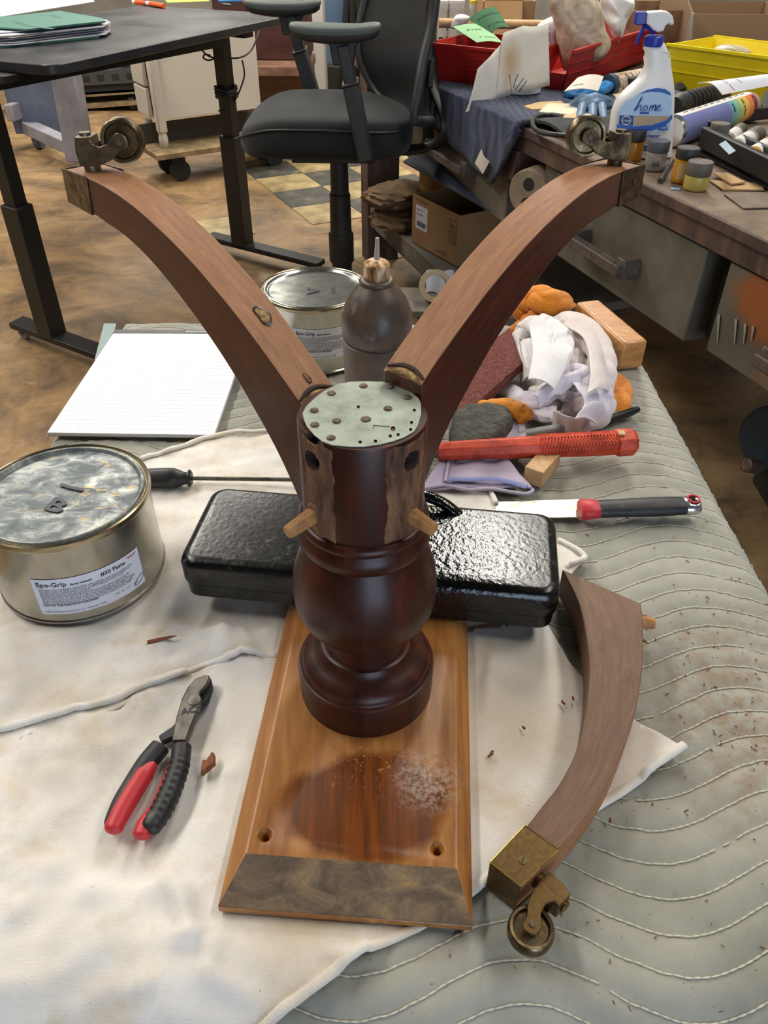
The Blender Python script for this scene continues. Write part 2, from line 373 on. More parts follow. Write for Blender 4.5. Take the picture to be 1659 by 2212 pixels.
# ================================================================== work table, quilt and cloths
TZ = .70
def table():
    t = thing('work_table', 'low padded work table under the grey quilted moving blanket', 'table', (-.02, .5, 0))
    ob('table_top', M().box((-.02, .69, .66), (.79, .98, .04)), m_tabwood, t, .003)
    for x in (-.34, .30):
        for y in (.26, 1.1): ob('leg', M().box((x, y, .32), (.07, .07, .64)), m_tabwood, t, .003)
    for x in (-.34, .30): ob('apron', M().box((x, .68, .59), (.03, .78, .10)), m_tabwood, t, .002)
m_tabwood = wood('table timber', '#4a3826', '#6b5339', '#806749')
table()
QX0, QX1, QY0, QY1 = -.437, .398, .162, 1.212
def qwave(x): return .018 * cos(2 * pi * (x - .317) / .225)
def qline(k, x): return .2285 + .0253 * k + qwave(x)
def qheight(x, y):
    k = (y - qwave(x) - .2285) / .0253; fr = k - math.floor(k)
    puff = .0026 * (1 - abs(2 * fr - 1) ** 2.2)
    return TZ - .004 + puff + .0016 * fnoise(x, y, 1, 14) + .0016 * (1 - abs(fnoise(x * 2.0, y * .7, 5, 30))) ** 4 + .0008 * fnoise(x * 2.2, y, 5, 60) + .0008 * fnoise(x * 55, y * 13, 2)
def quilt_pt(x, y):
    """plan coords may overshoot the table: the extra length hangs down round a soft edge"""
    return drape(x, y, qheight(x, y))
def drape(x, y, z):
    def over(v, lo, hi, front=False):
        R = .06 if front and v < (lo + hi) / 2 else .022
        if v < lo + R: e = lo + R - v; s = -1
        elif v > hi - R: e = v - hi + R; s = 1
        else: return v, 0
        b = hi - R if s > 0 else lo + R
        if e < R * pi / 2: return b + s * R * sin(e / R), R * (1 - cos(e / R))
        q = e - R * pi / 2
        return b + s * (R + .012 * fnoise(x, y, 3, 9) * min(1, q * 8) + .10 * q), R + q
    X, d1 = over(x, QX0, QX1); Y, d2 = over(y, QY0, QY1, True)
    return (X, Y, z - max(d1, d2))
q = M().grid(lambda u, v: quilt_pt(QX0 - .24 + u * (QX1 - QX0 + .46), QY0 - .24 + v * (QY1 - QY0 + .48)), 300, 420)
quilt = ob('moving_blanket', q, m_quilt, smooth=180); tag(quilt, 'grey green quilted moving blanket with wavy white stitching covering the table', 'blanket')
s = M(); rr = random.Random(3)
for k in range(-6, 40):
    x = QX0 - .06
    while x < QX1 + .13:
        L = .0062
        if not (-.43 < x < -.02 and .24 < qline(k, x) < .72) and rr.random() > .02:
            P = []
            for xx in (x, x + L * .5, x + L * .93):
                p = quilt_pt(xx, qline(k, xx) + (.0006 * fnoise(xx, k, 2, 60))); P.append(Vector(p) + Vector((0 if xx < QX1 else .0010, 0, .0013)))
            s.tube(P, [.0004, .0008, .0004], 5, flat=.8)
        x += L
ob('stitching', s, m_thread, quilt, kind='stuff')
# pale binding flap at the far left corner and along the right hem
bnd = M().sheet(lambda u, v: at(205 + 20 * u + 26 * v, 778 - 78 * u, .7030 + .0012 * sin(v * 3)), 8, 4, .002)
ob('binding', bnd, m_binding, quilt)

creases = []
FOOT = []   # things that press the cloth flat: (centre, half x, half y, angle)
def pressed(x, y):
    k = 1.0
    for c, hx, hy, a in FOOT:
        dx, dy = x - c[0], y - c[1]; u, v = dx * cos(a) + dy * sin(a), -dx * sin(a) + dy * cos(a)
        d = sqrt(max(0, abs(u) - hx) ** 2 + max(0, abs(v) - hy) ** 2); k = min(k, max(0, (d - .004) / .022))
    return k * k * (3 - 2 * min(1, k)) if k < 1 else 1.0
FOOT += [((-.0125, .433), .0863, .1925, radians(-3.9)), ((-.3085, .594), .07, .07, 0), ((-.003, .571), .176, .06, radians(-7)), ((-.165, .37), .03, .09, radians(-24)), ((.165, .43), .05, .14, radians(-20)), ((.11, .27), .03, .03, 0)]
def crease(a, b, w, h): creases.append((at(*a, .7).xy, at(*b, .7).xy, w, h))
crease((640, 2010), (775, 2110), .004, .005); crease((330, 1850), (470, 2085), .006, .007); crease((420, 2090), (560, 2180), .005, .006); crease((180, 1980), (330, 1900), .008, .005); crease((170, 1520), (340, 1360), .005, .003)
crease((560, 1340), (600, 1410), .006, .008); crease((470, 1340), (500, 1415), .006, .008); crease((510, 1350), (560, 1420), .004, .006); crease((60, 1960), (230, 1690), .010, .007); crease((100, 2080), (260, 1850), .009, .008)
crease((1020, 1705), (1240, 1640), .003, .003); crease((1100, 1500), (1230, 1440), .006, .003); crease((420, 1330), (300, 1440), .006, .004); crease((300, 1950), (90, 2180), .012, .005)
crease((600, 1340), (560, 1390), .005, .005); crease((380, 1890), (440, 2080), .006, .003)
_cr = random.Random(21)
for _k in range(46):
    _x, _y = (_cr.uniform(-40, 560), _cr.uniform(1460, 2160)) if _k < 30 else (_cr.uniform(1020, 1230), _cr.uniform(1380, 1800)) if _k < 38 else (_cr.uniform(330, 620), _cr.uniform(1320, 1440))
    _a = _cr.gauss(2.2, .5); _l = _cr.uniform(60, 190); crease((_x, _y), (_x + _l * cos(_a), _y + _l * sin(_a)), _cr.uniform(.0025, .006), _cr.uniform(.0022, .0065))
def wrinkle(x, y, seed):
    h = .0046 * (1 - abs(fnoise(x * 1.1 + .3 * y, y, seed, 9))) ** 4 + .0022 * (1 - abs(fnoise(x * .8 - .5 * y, y * .9, seed + 2, 21))) ** 4 + .0012 * fnoise(x, y, seed + 4, 38)
    p = Vector((x, y))
    for a, b, w, hh in creases:
        ab = b - a; t = max(0, min(1, (p - a).dot(ab) / ab.length_squared)); q = (p - a - ab * t).length
        if q < 3 * w: h += hh * math.exp(-(q / w) ** 2) * sin(pi * min(1, max(0, t)))
    return h
def cloth_sheet(name, outline, base, seed, step, parent=None, hem=()):
    P = [at(*q, .703).xy for q in outline]
    # densify outline
    O = []
    for i, a in enumerate(P):
        b = P[(i + 1) % len(P)]; n = max(1, int((b - a).length / step))
        for k in range(n): O.append(a + (b - a) * (k / n))
    xs = [p.x for p in O]; ys = [p.y for p in O]; pts = list(O); edges = [(i, (i + 1) % len(O)) for i in range(len(O))]
    y = min(ys); row = 0
    while y < max(ys):
        x = min(xs) + (row % 2) * step / 2
        while x < max(xs):
            c = 0
            for i in range(len(O)):
                a, b = O[i], O[(i + 1) % len(O)]
                if (a.y > y) != (b.y > y) and x < (b.x - a.x) * (y - a.y) / (b.y - a.y) + a.x: c ^= 1
            if c: pts.append(Vector((x, y)))
            x += step
        y += step * .87; row += 1
    vo, eo, fo, *_ = geometry.delaunay_2d_cdt(pts, edges, [], 1, 1e-5)
    def z(x, y): k = pressed(x, y); return base + .0012 + k * (wrinkle(x, y, seed) + .6 * (qheight(x, y) - TZ + .004)) - (1 - k) * .0012
    top = [drape(p.x, p.y, z(p.x, p.y)) for p in vo]
    m = M(); m.add(top, [tuple(f) for f in fo]); o = ob(name, m, m_cloth, parent, smooth=180)
    so = o.modifiers.new('thick', 'SOLIDIFY'); so.thickness = .0012; so.offset = -1
    for i, (seq, r) in enumerate(hem):
        pts = catmull([Vector((*at(*q, .703).xy, 0)) for q in seq], 10)
        pts = [Vector(drape(p.x, p.y, z(p.x, p.y) + r * (.75 if pressed(p.x, p.y) > .5 else -.3))) for p in pts]
        h = ob('hem', M().tube(pts, [r * (1 + .25 * fnoise(p.x, p.y, 9, 60)) for p in pts], 10, flat=.75), m_cloth, o, smooth=180)
    return o
hemA = [(-40, 1600), (120, 1555), (270, 1515), (380, 1468), (470, 1428), (600, 1416)]
hemB = [(520, 2260), (610, 2190), (700, 2125), (790, 2055), (900, 2000), (1010, 1930), (1070, 1880), (1150, 1830), (1320, 1722), (1400, 1672), (1472, 1622)]
back = cloth_sheet('drop_cloth', [(-60, 1290), (120, 1120), (310, 1000), (440, 958), (580, 942), (700, 960), (930, 1050), (1062, 1058), (1072, 1100), (1100, 1140), (1200, 1170), (1262, 1212), (1215, 1262), (1160, 1300), (1175, 1330), (1000, 1400), (640, 1450), (380, 1500), (130, 1580), (-60, 1640)], .7012, 20, .0075,
    hem=[([(305, 1001), (380, 978), (460, 954), (580, 940), (700, 955)], .0035), ([(1035, 1052), (1055, 1062), (1070, 1098)], .003), ([(1205, 1172), (1262, 1208), (1225, 1226)], .003)])
tag(back, 'stained white cotton cloth lying under the paste can and the black iron block', 'cloth')
front = cloth_sheet('drop_cloth', hemA[:1] + hemA[1:] + [(760, 1390), (1010, 1360), (1175, 1335), (1230, 1430), (1290, 1500), (1400, 1575), (1472, 1622)] + hemB[::-1][1:] + [(400, 2330), (-120, 2330), (-110, 1900)], .7032, 31, .0062,
    hem=[(hemA, .0036), (hemB, .0038)])
tag(front, 'white cotton cloth with rolled hems spread under the side cutters and the board', 'cloth')

# ================================================================== the upturned table pedestal
AX = Vector((-.0143, .433))
ped = thing('table_pedestal', 'upturned mahogany table pedestal with two sabre legs and a tin plate on top', 'table base', (AX.x, AX.y, .704))
U = Vector((.068, .9977)); Pp = Vector((.9977, -.068))
FL = Vector((-.1115, .2475))
def bp(a, b, z): q = FL + Pp * a + U * b; return (q.x, q.y, z)
BW, BL = .1725, .385
rect = lambda a0, a1, b0, b1, z: [bp(a0, b0, z), bp(a1, b0, z), bp(a1, b1, z), bp(a0, b1, z)]
bm_ = M(); bm_.add(rect(0, BW, 0, BL, .7052) + rect(0, BW, 0, BL, .7125) + rect(.013, BW - .011, .034, BL - .02, .7215),
    [(3, 2, 1, 0), (0, 1, 5, 4), (1, 2, 6, 5), (2, 3, 7, 6), (3, 0, 4, 7), (4, 5, 9, 8), (5, 6, 10, 9), (6, 7, 11, 10), (7, 4, 8, 11), (8, 9, 10, 11)])
board = ob('mounting_board', bm_, m_board, ped, smooth=20)
board.data.materials.append(m_boardend)
cts = []
for hx, hy in ((572, 1804), (945, 1834)):
    p = at(hx, hy, .7215); cts.append(ob('hole', M().lathe([(.0028, -.012), (.0028, -.004), (.0056, .0), (.0062, .004)], p, 24), None))
cut(board, cts)
for f in board.data.polygons:
    n = f.normal; c = f.center
    if n.z > .5 and n.z < .995 and (Vector((c.x, c.y)) - FL).dot(U) < .03: f.material_index = 1
mdl = board.modifiers.new('edge', 'BEVEL'); mdl.width = .001; mdl.segments = 2; mdl.limit_method = 'ANGLE'; mdl.angle_limit = radians(25)
crk = [at(x, y, .7158 + (1905 - y) * .00006) for x, y in ((668, 1848), (664, 1872), (669, 1895), (665, 1920), (674, 1945))]
ob('crack', M().tube([p + Vector((0, 0, .0002)) for p in crk], [.0008, .0014, .0012, .0016, .0007], 6, flat=.35), m_black, ped)
prof = [(.0558, .7215), (.0562, .735), (.0564, .752), (.0556, .7548), (.0535, .7558), (.0528, .7572), (.0528, .759), (.0515, .7618), (.0485, .7650), (.0440, .7680), (.0400, .7708), (.0372, .7742), (.0362, .7768), (.0345, .7776), (.0335, .7785), (.0332, .787), (.0334, .797), (.0345, .8006), (.0358, .8012),
    (.0400, .8040), (.0452, .8085), (.0498, .8146), (.0530, .822), (.0546, .830), (.0550, .838), (.0544, .848), (.0527, .858), (.0498, .868), (.0462, .877), (.0436, .8830), (.0428, .8848), (.0432, .8858), (.0458, .8872), (.0476, .8900), (.0484, .8940), (.0478, .8985), (.0458, .9015), (.0452, .9032), (.0464, .9046), (.0466, .9075), (.0452, .9100), (.0436, .9112)]
ob('turned_column', M().lathe(prof, (AX.x, AX.y, 0), 96), m_mahog, ped, smooth=38)
drum = ob('drum', M().lathe([(.0424, .9105), (.0424, .987), (.0418, .9885)], (AX.x, AX.y, 0), 96), m_mahog, ped, smooth=35)
def drum_pt(a, z, r=.0424): return Vector((AX.x + r * cos(a), AX.y + r * sin(a), z))
holes = []
for a in (radians(223), radians(318)):
    for z in (.972, .930):
        d = Vector((cos(a), sin(a), .0)); holes.append(ob('hole', M().cyl(drum_pt(a, z, .022), drum_pt(a, z, .055), .0068 if z > .95 else .0052, n=16), m_scar))
holes.append(ob('hole', M().box(drum_pt(radians(223), .986, .042), (.014, .012, .03), Matrix.Rotation(radians(40), 3, 'Z')), m_scar))
cut(drum, holes)
def patch(a0, a1, z0, z1, seed, r=.0430):
    n1, n2 = 40, 60; m = M()
    def P(u, v):
        a = a0 + (a1 - a0) * (u + (.07 * fnoise(v * 5, seed, 0, 1.3) + .03 * fnoise(v * 20, seed, 4)) * (1 if u in (0, 1) else .6)); z = z0 + (z1 - z0) * (v + (.035 * fnoise(u * 6, seed + 3, 2)) * (1 if v in (0, 1) else .5))
        rr_ = r + .0005 * fnoise(a * 30, z * 400, seed) - (.0009 if (u in (0, 1) or v in (0, 1)) else 0)
        return drum_pt(a, z, rr_)
    m.grid(P, n1, n2)
    for a_c, z_c, rr0 in ((radians(223), .972, .0072), (radians(318), .972, .0072)):
        hc = drum_pt(a_c, z_c); m.f = [f for f in m.f if (sum((Vector(m.v[i]) for i in f), Vector()) / 4 - hc).length > rr0]
    return m
for a0, a1, sd in ((203, 246, 1.5), (291, 338, 6.5)):
    w = ob('bare_patch', patch(radians(a0), radians(a1), .9115, .987, sd), m_raw, ped, smooth=60)
for ac, tilt, L, sd in ((radians(223), .004, .024, 1), (radians(318), -.003, .021, 2)):
    p0 = drum_pt(ac, .930, .036); p1 = drum_pt(ac, .930 - abs(tilt), .0424 + L)
    t_ = M().tube([p0, p0.lerp(p1, .4), p0.lerp(p1, .93), p1], [.0062, .0058, .0050, .0044], 9)
    ob('dowel', t_, m_dowel, ped, bev=.0004, smooth=30)
    ob('glue_collar', M().tube([drum_pt(ac, .930, .0415), drum_pt(ac, .930, .0455)], [.0088, .0064], 11), m_raw, ped)
# tin plate with its nails
po_ = [(270, 480), (300, 420), (380, 340), (480, 265), (600, 210), (700, 190), (860, 185), (1010, 190), (1130, 215), (1240, 260), (1340, 345), (1360, 400), (1360, 480), (1330, 590), (1290, 650), (1200, 700), (1100, 735), (980, 765), (840, 785), (700, 785), (540, 770), (450, 735), (380, 680), (310, 600), (285, 540)]
k_ = .23508
PZ = .9892
pp_ = [at(590 + x * k_, 780 + y * k_, PZ).xy for x, y in po_]
plate = ob('tin_plate', M().prism(pp_, .9886, PZ), m_galv, ped, smooth=20)
cs = []
for x, y in ((774, 879), (895, 886), (889, 913), (887, 928), (860, 939), (843, 942), (811, 953), (778, 955), (849, 926)):
    cs.append(ob('hole', M().cyl(at(x, y, .987), at(x, y, .992), .0011 if x != 849 else .0016, n=8), None))
cut(plate, cs); plate.data.shade_flat()
for x, y in ((785, 834), (843, 836), (880, 859), (838, 883), (790, 906), (727, 910), (679, 887), (716, 850), (680, 918), (715, 946)):
    p = at(x, y, PZ); r = .0029 if x != 790 else .0033
    ob('nail', M().lathe([(r, -.0003), (r, .0005), (r * .8, .0010), (r * .3, .0012), (0, .0012)], p, 14), m_rust, ped)
ob('pencil_mark', M().tube([at(808, 919, PZ + .0002), at(806, 925, PZ + .0002)], .0003, 4).tube([at(806, 918, PZ + .0002), at(820, 920, PZ + .0002), at(842, 921, PZ + .0002)], .0003, 4), flat('pencil', '#6f7472', .6), ped)

# ---- sabre legs: one side profile, measured on the loose leg
CONC = [(0, 0), (.033, .0322), (.0713, .0578), (.1041, .075), (.1459, .0901), (.1822, .0989), (.215, .1011), (.2405, .0988), (.2609, .0968), (.2974, .0903)]
CONV = [(0, .0797), (.0204, .0897), (.0524, .1021), (.088, .1139), (.1322, .1242), (.1706, .1288), (.2058, .1298), (.2391, .1269), (.2632, .1225), (.2995, .1132)]
def make_leg(root, T, s, w, mats, wm, horn, screw_side, swivel=0.0, trim=0.0):
    """T(x,z,off) -> world; returns the leg part with its brass foot and caster"""
    def trimmed(poly, x0):
        c = catmull([(x, z, 0) for x, z in poly], 6); k = next(i for i, p in enumerate(c) if p.x >= x0 - 1e-6)
        if k: f = (x0 - c[k - 1].x) / (c[k].x - c[k - 1].x); c = [c[k - 1].lerp(c[k], f)] + c[k:]
        return [c[min(int(t), len(c) - 2)].lerp(c[min(int(t), len(c) - 2) + 1], t - min(int(t), len(c) - 2)) for t in (j / 40 * (len(c) - 1) for j in range(41))]
    cc = trimmed(CONC, trim * .15); cv = trimmed(CONV, trim); n = len(cc)
    m = M(); vs = []; uv = []; L = 0
    for i in range(n):
        if i: L += (cv[i] - cv[i - 1]).length
        k = .0012 if i > n - 3 else 0
        for p, o in ((cc[i], -w / 2), (cv[i], -w / 2), (cv[i], w / 2), (cc[i], w / 2)): vs.append(T(p.x, p.y, o))
        uv += [(L, 0), (L, .04), (L, .075), (L, .11)]
    fs = []; mi = []
    for i in range(n - 1):
        for k in range(4):
            fs.append((i * 4 + k, i * 4 + (k + 1) % 4, (i + 1) * 4 + (k + 1) % 4, (i + 1) * 4 + k)); mi.append(1 if k == 1 else 0)
    fs += [(3, 2, 1, 0), tuple((n - 1) * 4 + k for k in range(4))]; mi += [0, 0]
    m.add(vs, fs, uv)
    leg = ob('leg', m, mats[0], root, smooth=30); leg.data.materials.append(mats[1])
    for f, k in zip(leg.data.polygons, mi): f.material_index = k
    b = leg.modifiers.new('edge', 'BEVEL'); b.width = .0009; b.segments = 2; b.limit_method = 'ANGLE'; b.angle_limit = radians(40)
    # brass foot: two cheeks, end plate and floor; open above
    e = .0012; x0, z0 = CONC[-2]; x1, z1 = CONC[-1]; X0, Z0 = CONV[-2]; X1, Z1 = CONV[-1]
    f = M()
    def slab(q, o0, o1):
        f.add([T(x, z, o) for o in (o0, o1) for x, z in q], [(3, 2, 1, 0), (4, 5, 6, 7), (0, 1, 5, 4), (1, 2, 6, 5), (2, 3, 7, 6), (3, 0, 4, 7)])
    h = w / 2
    for sg in (-1, 1): slab([(x0, z0 - e), (x1 + e, z1 - e), (X1 + e + .0004, Z1 + .0008), (X0, Z0 + .0008)], sg * h, sg * (h + e))
    slab([(x1, z1 - e), (x1 + e, z1 - e), (X1 + e, Z1 + .0008), (X1, Z1 + .0008)], -h, h)
    slab([(x0, z0 - e), (x1, z1 - e), (x1, z1), (x0, z0)], -h, h)
    ob('brass_foot', f, wm, leg, bev=.0005, smooth=20)
    eo = screw_side * (h + e); ew = M(); cq = [T(x0, z0 - e, eo), T(x1 + e, z1 - e, eo), T(X1 + e + .0004, Z1 + .0008, eo), T(X0, Z0 + .0008, eo)]
    for a_, b_ in ((0, 1), (1, 2), (2, 3), (3, 0)) if wm is m_brass else ((2, 3),): ew.tube([cq[a_], cq[b_]], .00045, 5)
    ob('worn_edge', ew, m_edge if wm is m_brass else m_brassgr, leg)
    xm, zm = (x0 + x1 + X0 + X1) / 4 + (.004 if screw_side else 0), (z0 + z1 + Z0 + Z1) / 4 + .001
    o0 = screw_side * (h + e * .6); o1 = screw_side * (h + e + .0004)
    ob('screw', M().cyl(T(xm, zm, o0), T(xm, zm, o1), .0029 * s, n=18), m_screw, leg)
    sl = M().bar(T(xm - .0023, zm - .0008, o1), T(xm + .0023, zm + .0008, o1), .0007, .0004, T(0, 0, 1) - T(0, 0, 0)); ob('screw_slot', sl, m_black, leg)
    # caster: stem on the upper face, fork, wheel
    sx, sz = .281, .1182
    u = Vector((CONV[-1][0] - CONV[-2][0], CONV[-1][1] - CONV[-2][1])).normalized(); nn = Vector((-u.y, u.x))
    cw_, sw_ = cos(swivel), sin(swivel)
    def C(o, v, lat): o, lat = o * cw_ - lat * sw_, o * sw_ + lat * cw_; q = Vector((sx, sz)) + u * (o * horn) + nn * v; return T(q.x, q.y, lat)
    fk = M(); fk.cyl(C(0, -.004, 0), C(0, .006, 0), .006 * s, n=16)
    def prismC(poly, l0, l1):
        k = len(poly); fk.add([C(a, b, l) for l in (l0, l1) for a, b in poly], [tuple(range(k))[::-1], tuple(range(k, 2 * k))] + [(i, (i + 1) % k, k + (i + 1) % k, k + i) for i in range(k)])
    prismC([(-.0065, .004), (.006, .004), (.0075, .014), (.0065, .0235), (-.0055, .0235), (-.0075, .014)], -.0085, .0085)
    arm = [(.002, .0045)] + [(.011, .0050), (.020, .0085), (.0275, .0142)] + [(.0290 + .0062 * cos(a), .0200 + .0062 * sin(a)) for a in (-.7, -.1, .5, 1.1, 1.7, 2.3)] + [(.0195, .0190), (.012, .0168), (.0068, .0188), (.0045, .0235), (.001, .0235)]
    for l in (-.0088, .0064): prismC(arm, l, l + .0024)
    fk.cyl(C(0, .0225, 0), C(0, .0255, 0), .0042 * s, n=14)
    ob('caster_fork', fk, wm, leg, bev=.0005, smooth=35)
    ax_ = C(.0290, .0200, 0); la = (C(.029, .02, 1) - C(.029, .02, 0)).normalized()
    ex = la.orthogonal().normalized(); ey = la.cross(ex); R3 = Matrix((ex, ey, la)).transposed()
    wp = [(.0020, -.0050), (.0045, -.0048), (.0050, -.0032), (.0112, -.0030), (.0122, -.0052), (.0140, -.0054), (.0150, -.0040), (.0154, -.0005), (.0154, .0005), (.0150, .0040), (.0140, .0054), (.0122, .0052), (.0112, .0030), (.0050, .0032), (.0045, .0048), (.0020, .0050)]
    ob('caster_wheel', M().lathe([(r * s, z) for r, z in wp], ax_, 40, R3), m_wheel, leg, smooth=40)
    ob('axle_pin', M().cyl(C(.0290, .0200, -.0096), C(.0290, .0200, .0096), .0021 * s, n=12), m_rust, leg)
    return leg
m_edge = worn('bright worn brass edge', [(.35, '#7d6636'), (.6, '#c2a25c')], 90, .3, .85, bs=0)
m_screw = worn('brass screw', [(.3, '#574a2c'), (.7, '#8a7a4a')], 200, .45, .8, bs=.1)
m_wheel = worn('worn brass wheel', [(.3, '#342b1e'), (.5, '#62533a'), (.7, '#8f8064')], 70, (.45, .28), .9, bs=.2)
m_wheeldk = m_wheel
def Tat(a, t, R0, z0, s, lat):
    u = Vector((cos(a), sin(a))); nv = Vector((-u.y, u.x)); ct, st = cos(t), sin(t)
    def T(x, z, o):
        x, z = x * s, z * s
        p = AX + u * (R0 + ct * x - st * z) + nv * (o + lat)
        return Vector((p.x, p.y, z0 + st * x + ct * z))
    return T
TL = Tat(radians(133.36), radians(11.61), .0455, .884, 1.11, .0011)
TR = Tat(radians(50.07), radians(9.62), .047, .912, 1.03, 0)
make_leg(ped, TL, 1.11, .031, (m_legside, m_legtop), m_brassgr, -1, 1, radians(-42), .010)
make_leg(ped, TR, 1.03, .033, (m_legside, m_legtop), m_brassdk, -1, -1, radians(40), .008)
# torn glue crescents where the legs meet the drum, and the two filled pits on the left leg
for T, w in ((TL, .031), (TR, .033)):
    x0 = .0165 if T is TL else .0095
    cvz = catmull([(x, z, 0) for x, z in CONV], 12)
    def zc(x): k = next((i for i, p in enumerate(cvz) if p.x > x), 1); a, b = cvz[max(0, k - 1)], cvz[max(1, k)]; return a.y + (b.y - a.y) * (x - a.x) / max(1e-6, b.x - a.x)
    def cres(k, dx, dz): t = k / 8; b = .0042 * sin(pi * t); x = x0 + dx + b; return T(x, zc(max(x, 0)) + dz, -w * .47 + w * .94 * t)
    ob('dark_scar', M().tube([cres(k, .0016, .0003) for k in range(9)], [.0012, .0016, .0019, .002, .0019, .0021, .0018, .0014, .001], 7, flat=.6), m_scar, ped)
    ob('glue_edge', M().tube([cres(k, -.0022, .0002) for k in range(9)], [.0012, .0022, .0030, .0034, .0034, .0036, .003, .0022, .0012], 8, flat=.6), m_glue, ped)
def pit(fx, off, rx, ry):
    i = fx; c = catmull([(x, z, 0) for x, z in CONV], 10); p = c[int(i * (len(c) - 1))]; q = c[int(i * (len(c) - 1)) + 1]; d = (q - p).normalized(); n_ = Vector((-d.y, d.x, 0))
    def ring(sx, h):
        return [TL(p.x + d.x * rx * sx * cos(a) + n_.x * h, p.y + d.y * rx * sx * cos(a) + n_.y * h, off + ry * sx * sin(a) * (1 + .2 * sin(3 * a))) for a in [2 * pi * k / 16 for k in range(16)]]
    r0, r1 = ring(1, .0004), ring(.8, .0008)
    ob('pit_edge', M().add(r0 + r1, [(k, (k + 1) % 16, 16 + (k + 1) % 16, 16 + k) for k in range(16)]), m_black, ped)
    r2 = ring(.8, .0006)
    ob('pit_fill', M().add(r2 + [TL(p.x + n_.x * .001, p.y + n_.y * .001, off)], [(k, (k + 1) % 16, 16) for k in range(16)]), m_glue, ped)
pit(.30, -.002, .0085, .0052); pit(.15, -.001, .0042, .0022)

# ---- the loose leg lying on the cloth
LO = Vector((.1741, .561)); UPV = Vector((.813, -.582)); OUT = Vector((-.582, -.813))
ll = thing('loose_table_leg', 'detached sabre leg with a brass foot lying right of the board', 'table leg', (.17, .40, .704))
def TLo(x, z, o):
    p = LO + OUT * x + UPV * z; return Vector((p.x, p.y, .7205 + o))
make_leg(ll, TLo, 1.0, .033, (m_legraw, m_legtop), m_brass, 1, 1, 0)
ob('dowel', M().tube([TLo(.012, .078, .002), TLo(.004, .092, .002), TLo(.002, .0975, .002)], [.006, .006, .005], 10), m_dowel, ll)
ob('splinter', M().tube([TLo(.016, .088, -.010), TLo(.013, .099, -.014)], [.0022, .0007], 5), m_glue, ll)

# ================================================================== iron block
BA = radians(-7.05); bR = Matrix.Rotation(BA, 3, 'Z'); bc = Vector((-.0175, .5148, 0))
def rrect(w, d, r, n=5):
    out = []
    for cx, cy, a0 in ((w / 2 - r, d / 2 - r, 0), (-w / 2 + r, d / 2 - r, 90), (-w / 2 + r, -d / 2 + r, 180), (w / 2 - r, -d / 2 + r, 270)):
        for k in range(n + 1): a = radians(a0 + 90 * k / n); out.append((cx + r * cos(a), cy + r * sin(a)))
    return out
def loft(sections, c, R):   # sections: (w,d,r,z)
    m = M(); P = [rrect(w, d, r) for w, d, r, z in sections]; n = len(P[0]); vs = []
    for (w, d, r, z), q in zip(sections, P): vs += [R @ Vector((x, y, 0)) + Vector((c[0], c[1], z)) for x, y in q]
    fs = [(i * n + k, i * n + (k + 1) % n, (i + 1) * n + (k + 1) % n, (i + 1) * n + k) for i in range(len(P) - 1) for k in range(n)]
    fs += [tuple(range(n))[::-1], tuple((len(P) - 1) * n + k for k in range(n))]
    return m.add(vs, fs)
bcc = (bc.x + .0575 * sin(radians(7.05)) , bc.y + .0575)
blk = thing('iron_block', 'heavy black painted iron block weighing down the board behind the column', 'weight', (bcc[0], bcc[1], .7225))
ob('lower_half', loft([(.341, .110, .012, .7222), (.347, .116, .014, .7245), (.349, .118, .015, .7395), (.347, .116, .014, .7402)], bcc, bR), m_iron, blk, smooth=45)
ob('upper_half', loft([(.347, .116, .014, .7402), (.352, .121, .016, .7415), (.353, .122, .017, .760), (.349, .118, .0155, .7655), (.342, .111, .013, .7685), (.333, .102, .010, .7692)], bcc, bR), m_iron, blk, smooth=45)
hp = [bR @ Vector((x, .045 + y, 0)) + Vector((bcc[0], bcc[1], z)) for x, y, z in ((-.055, .002, .764), (-.045, .006, .779), (-.01, .010, .786), (.03, .009, .784), (.062, .006, .777), (.083, .0, .764))]
ob('handle', M().tube(catmull(hp, 5), .006, 10, flat=.8), m_iron, blk, smooth=60)

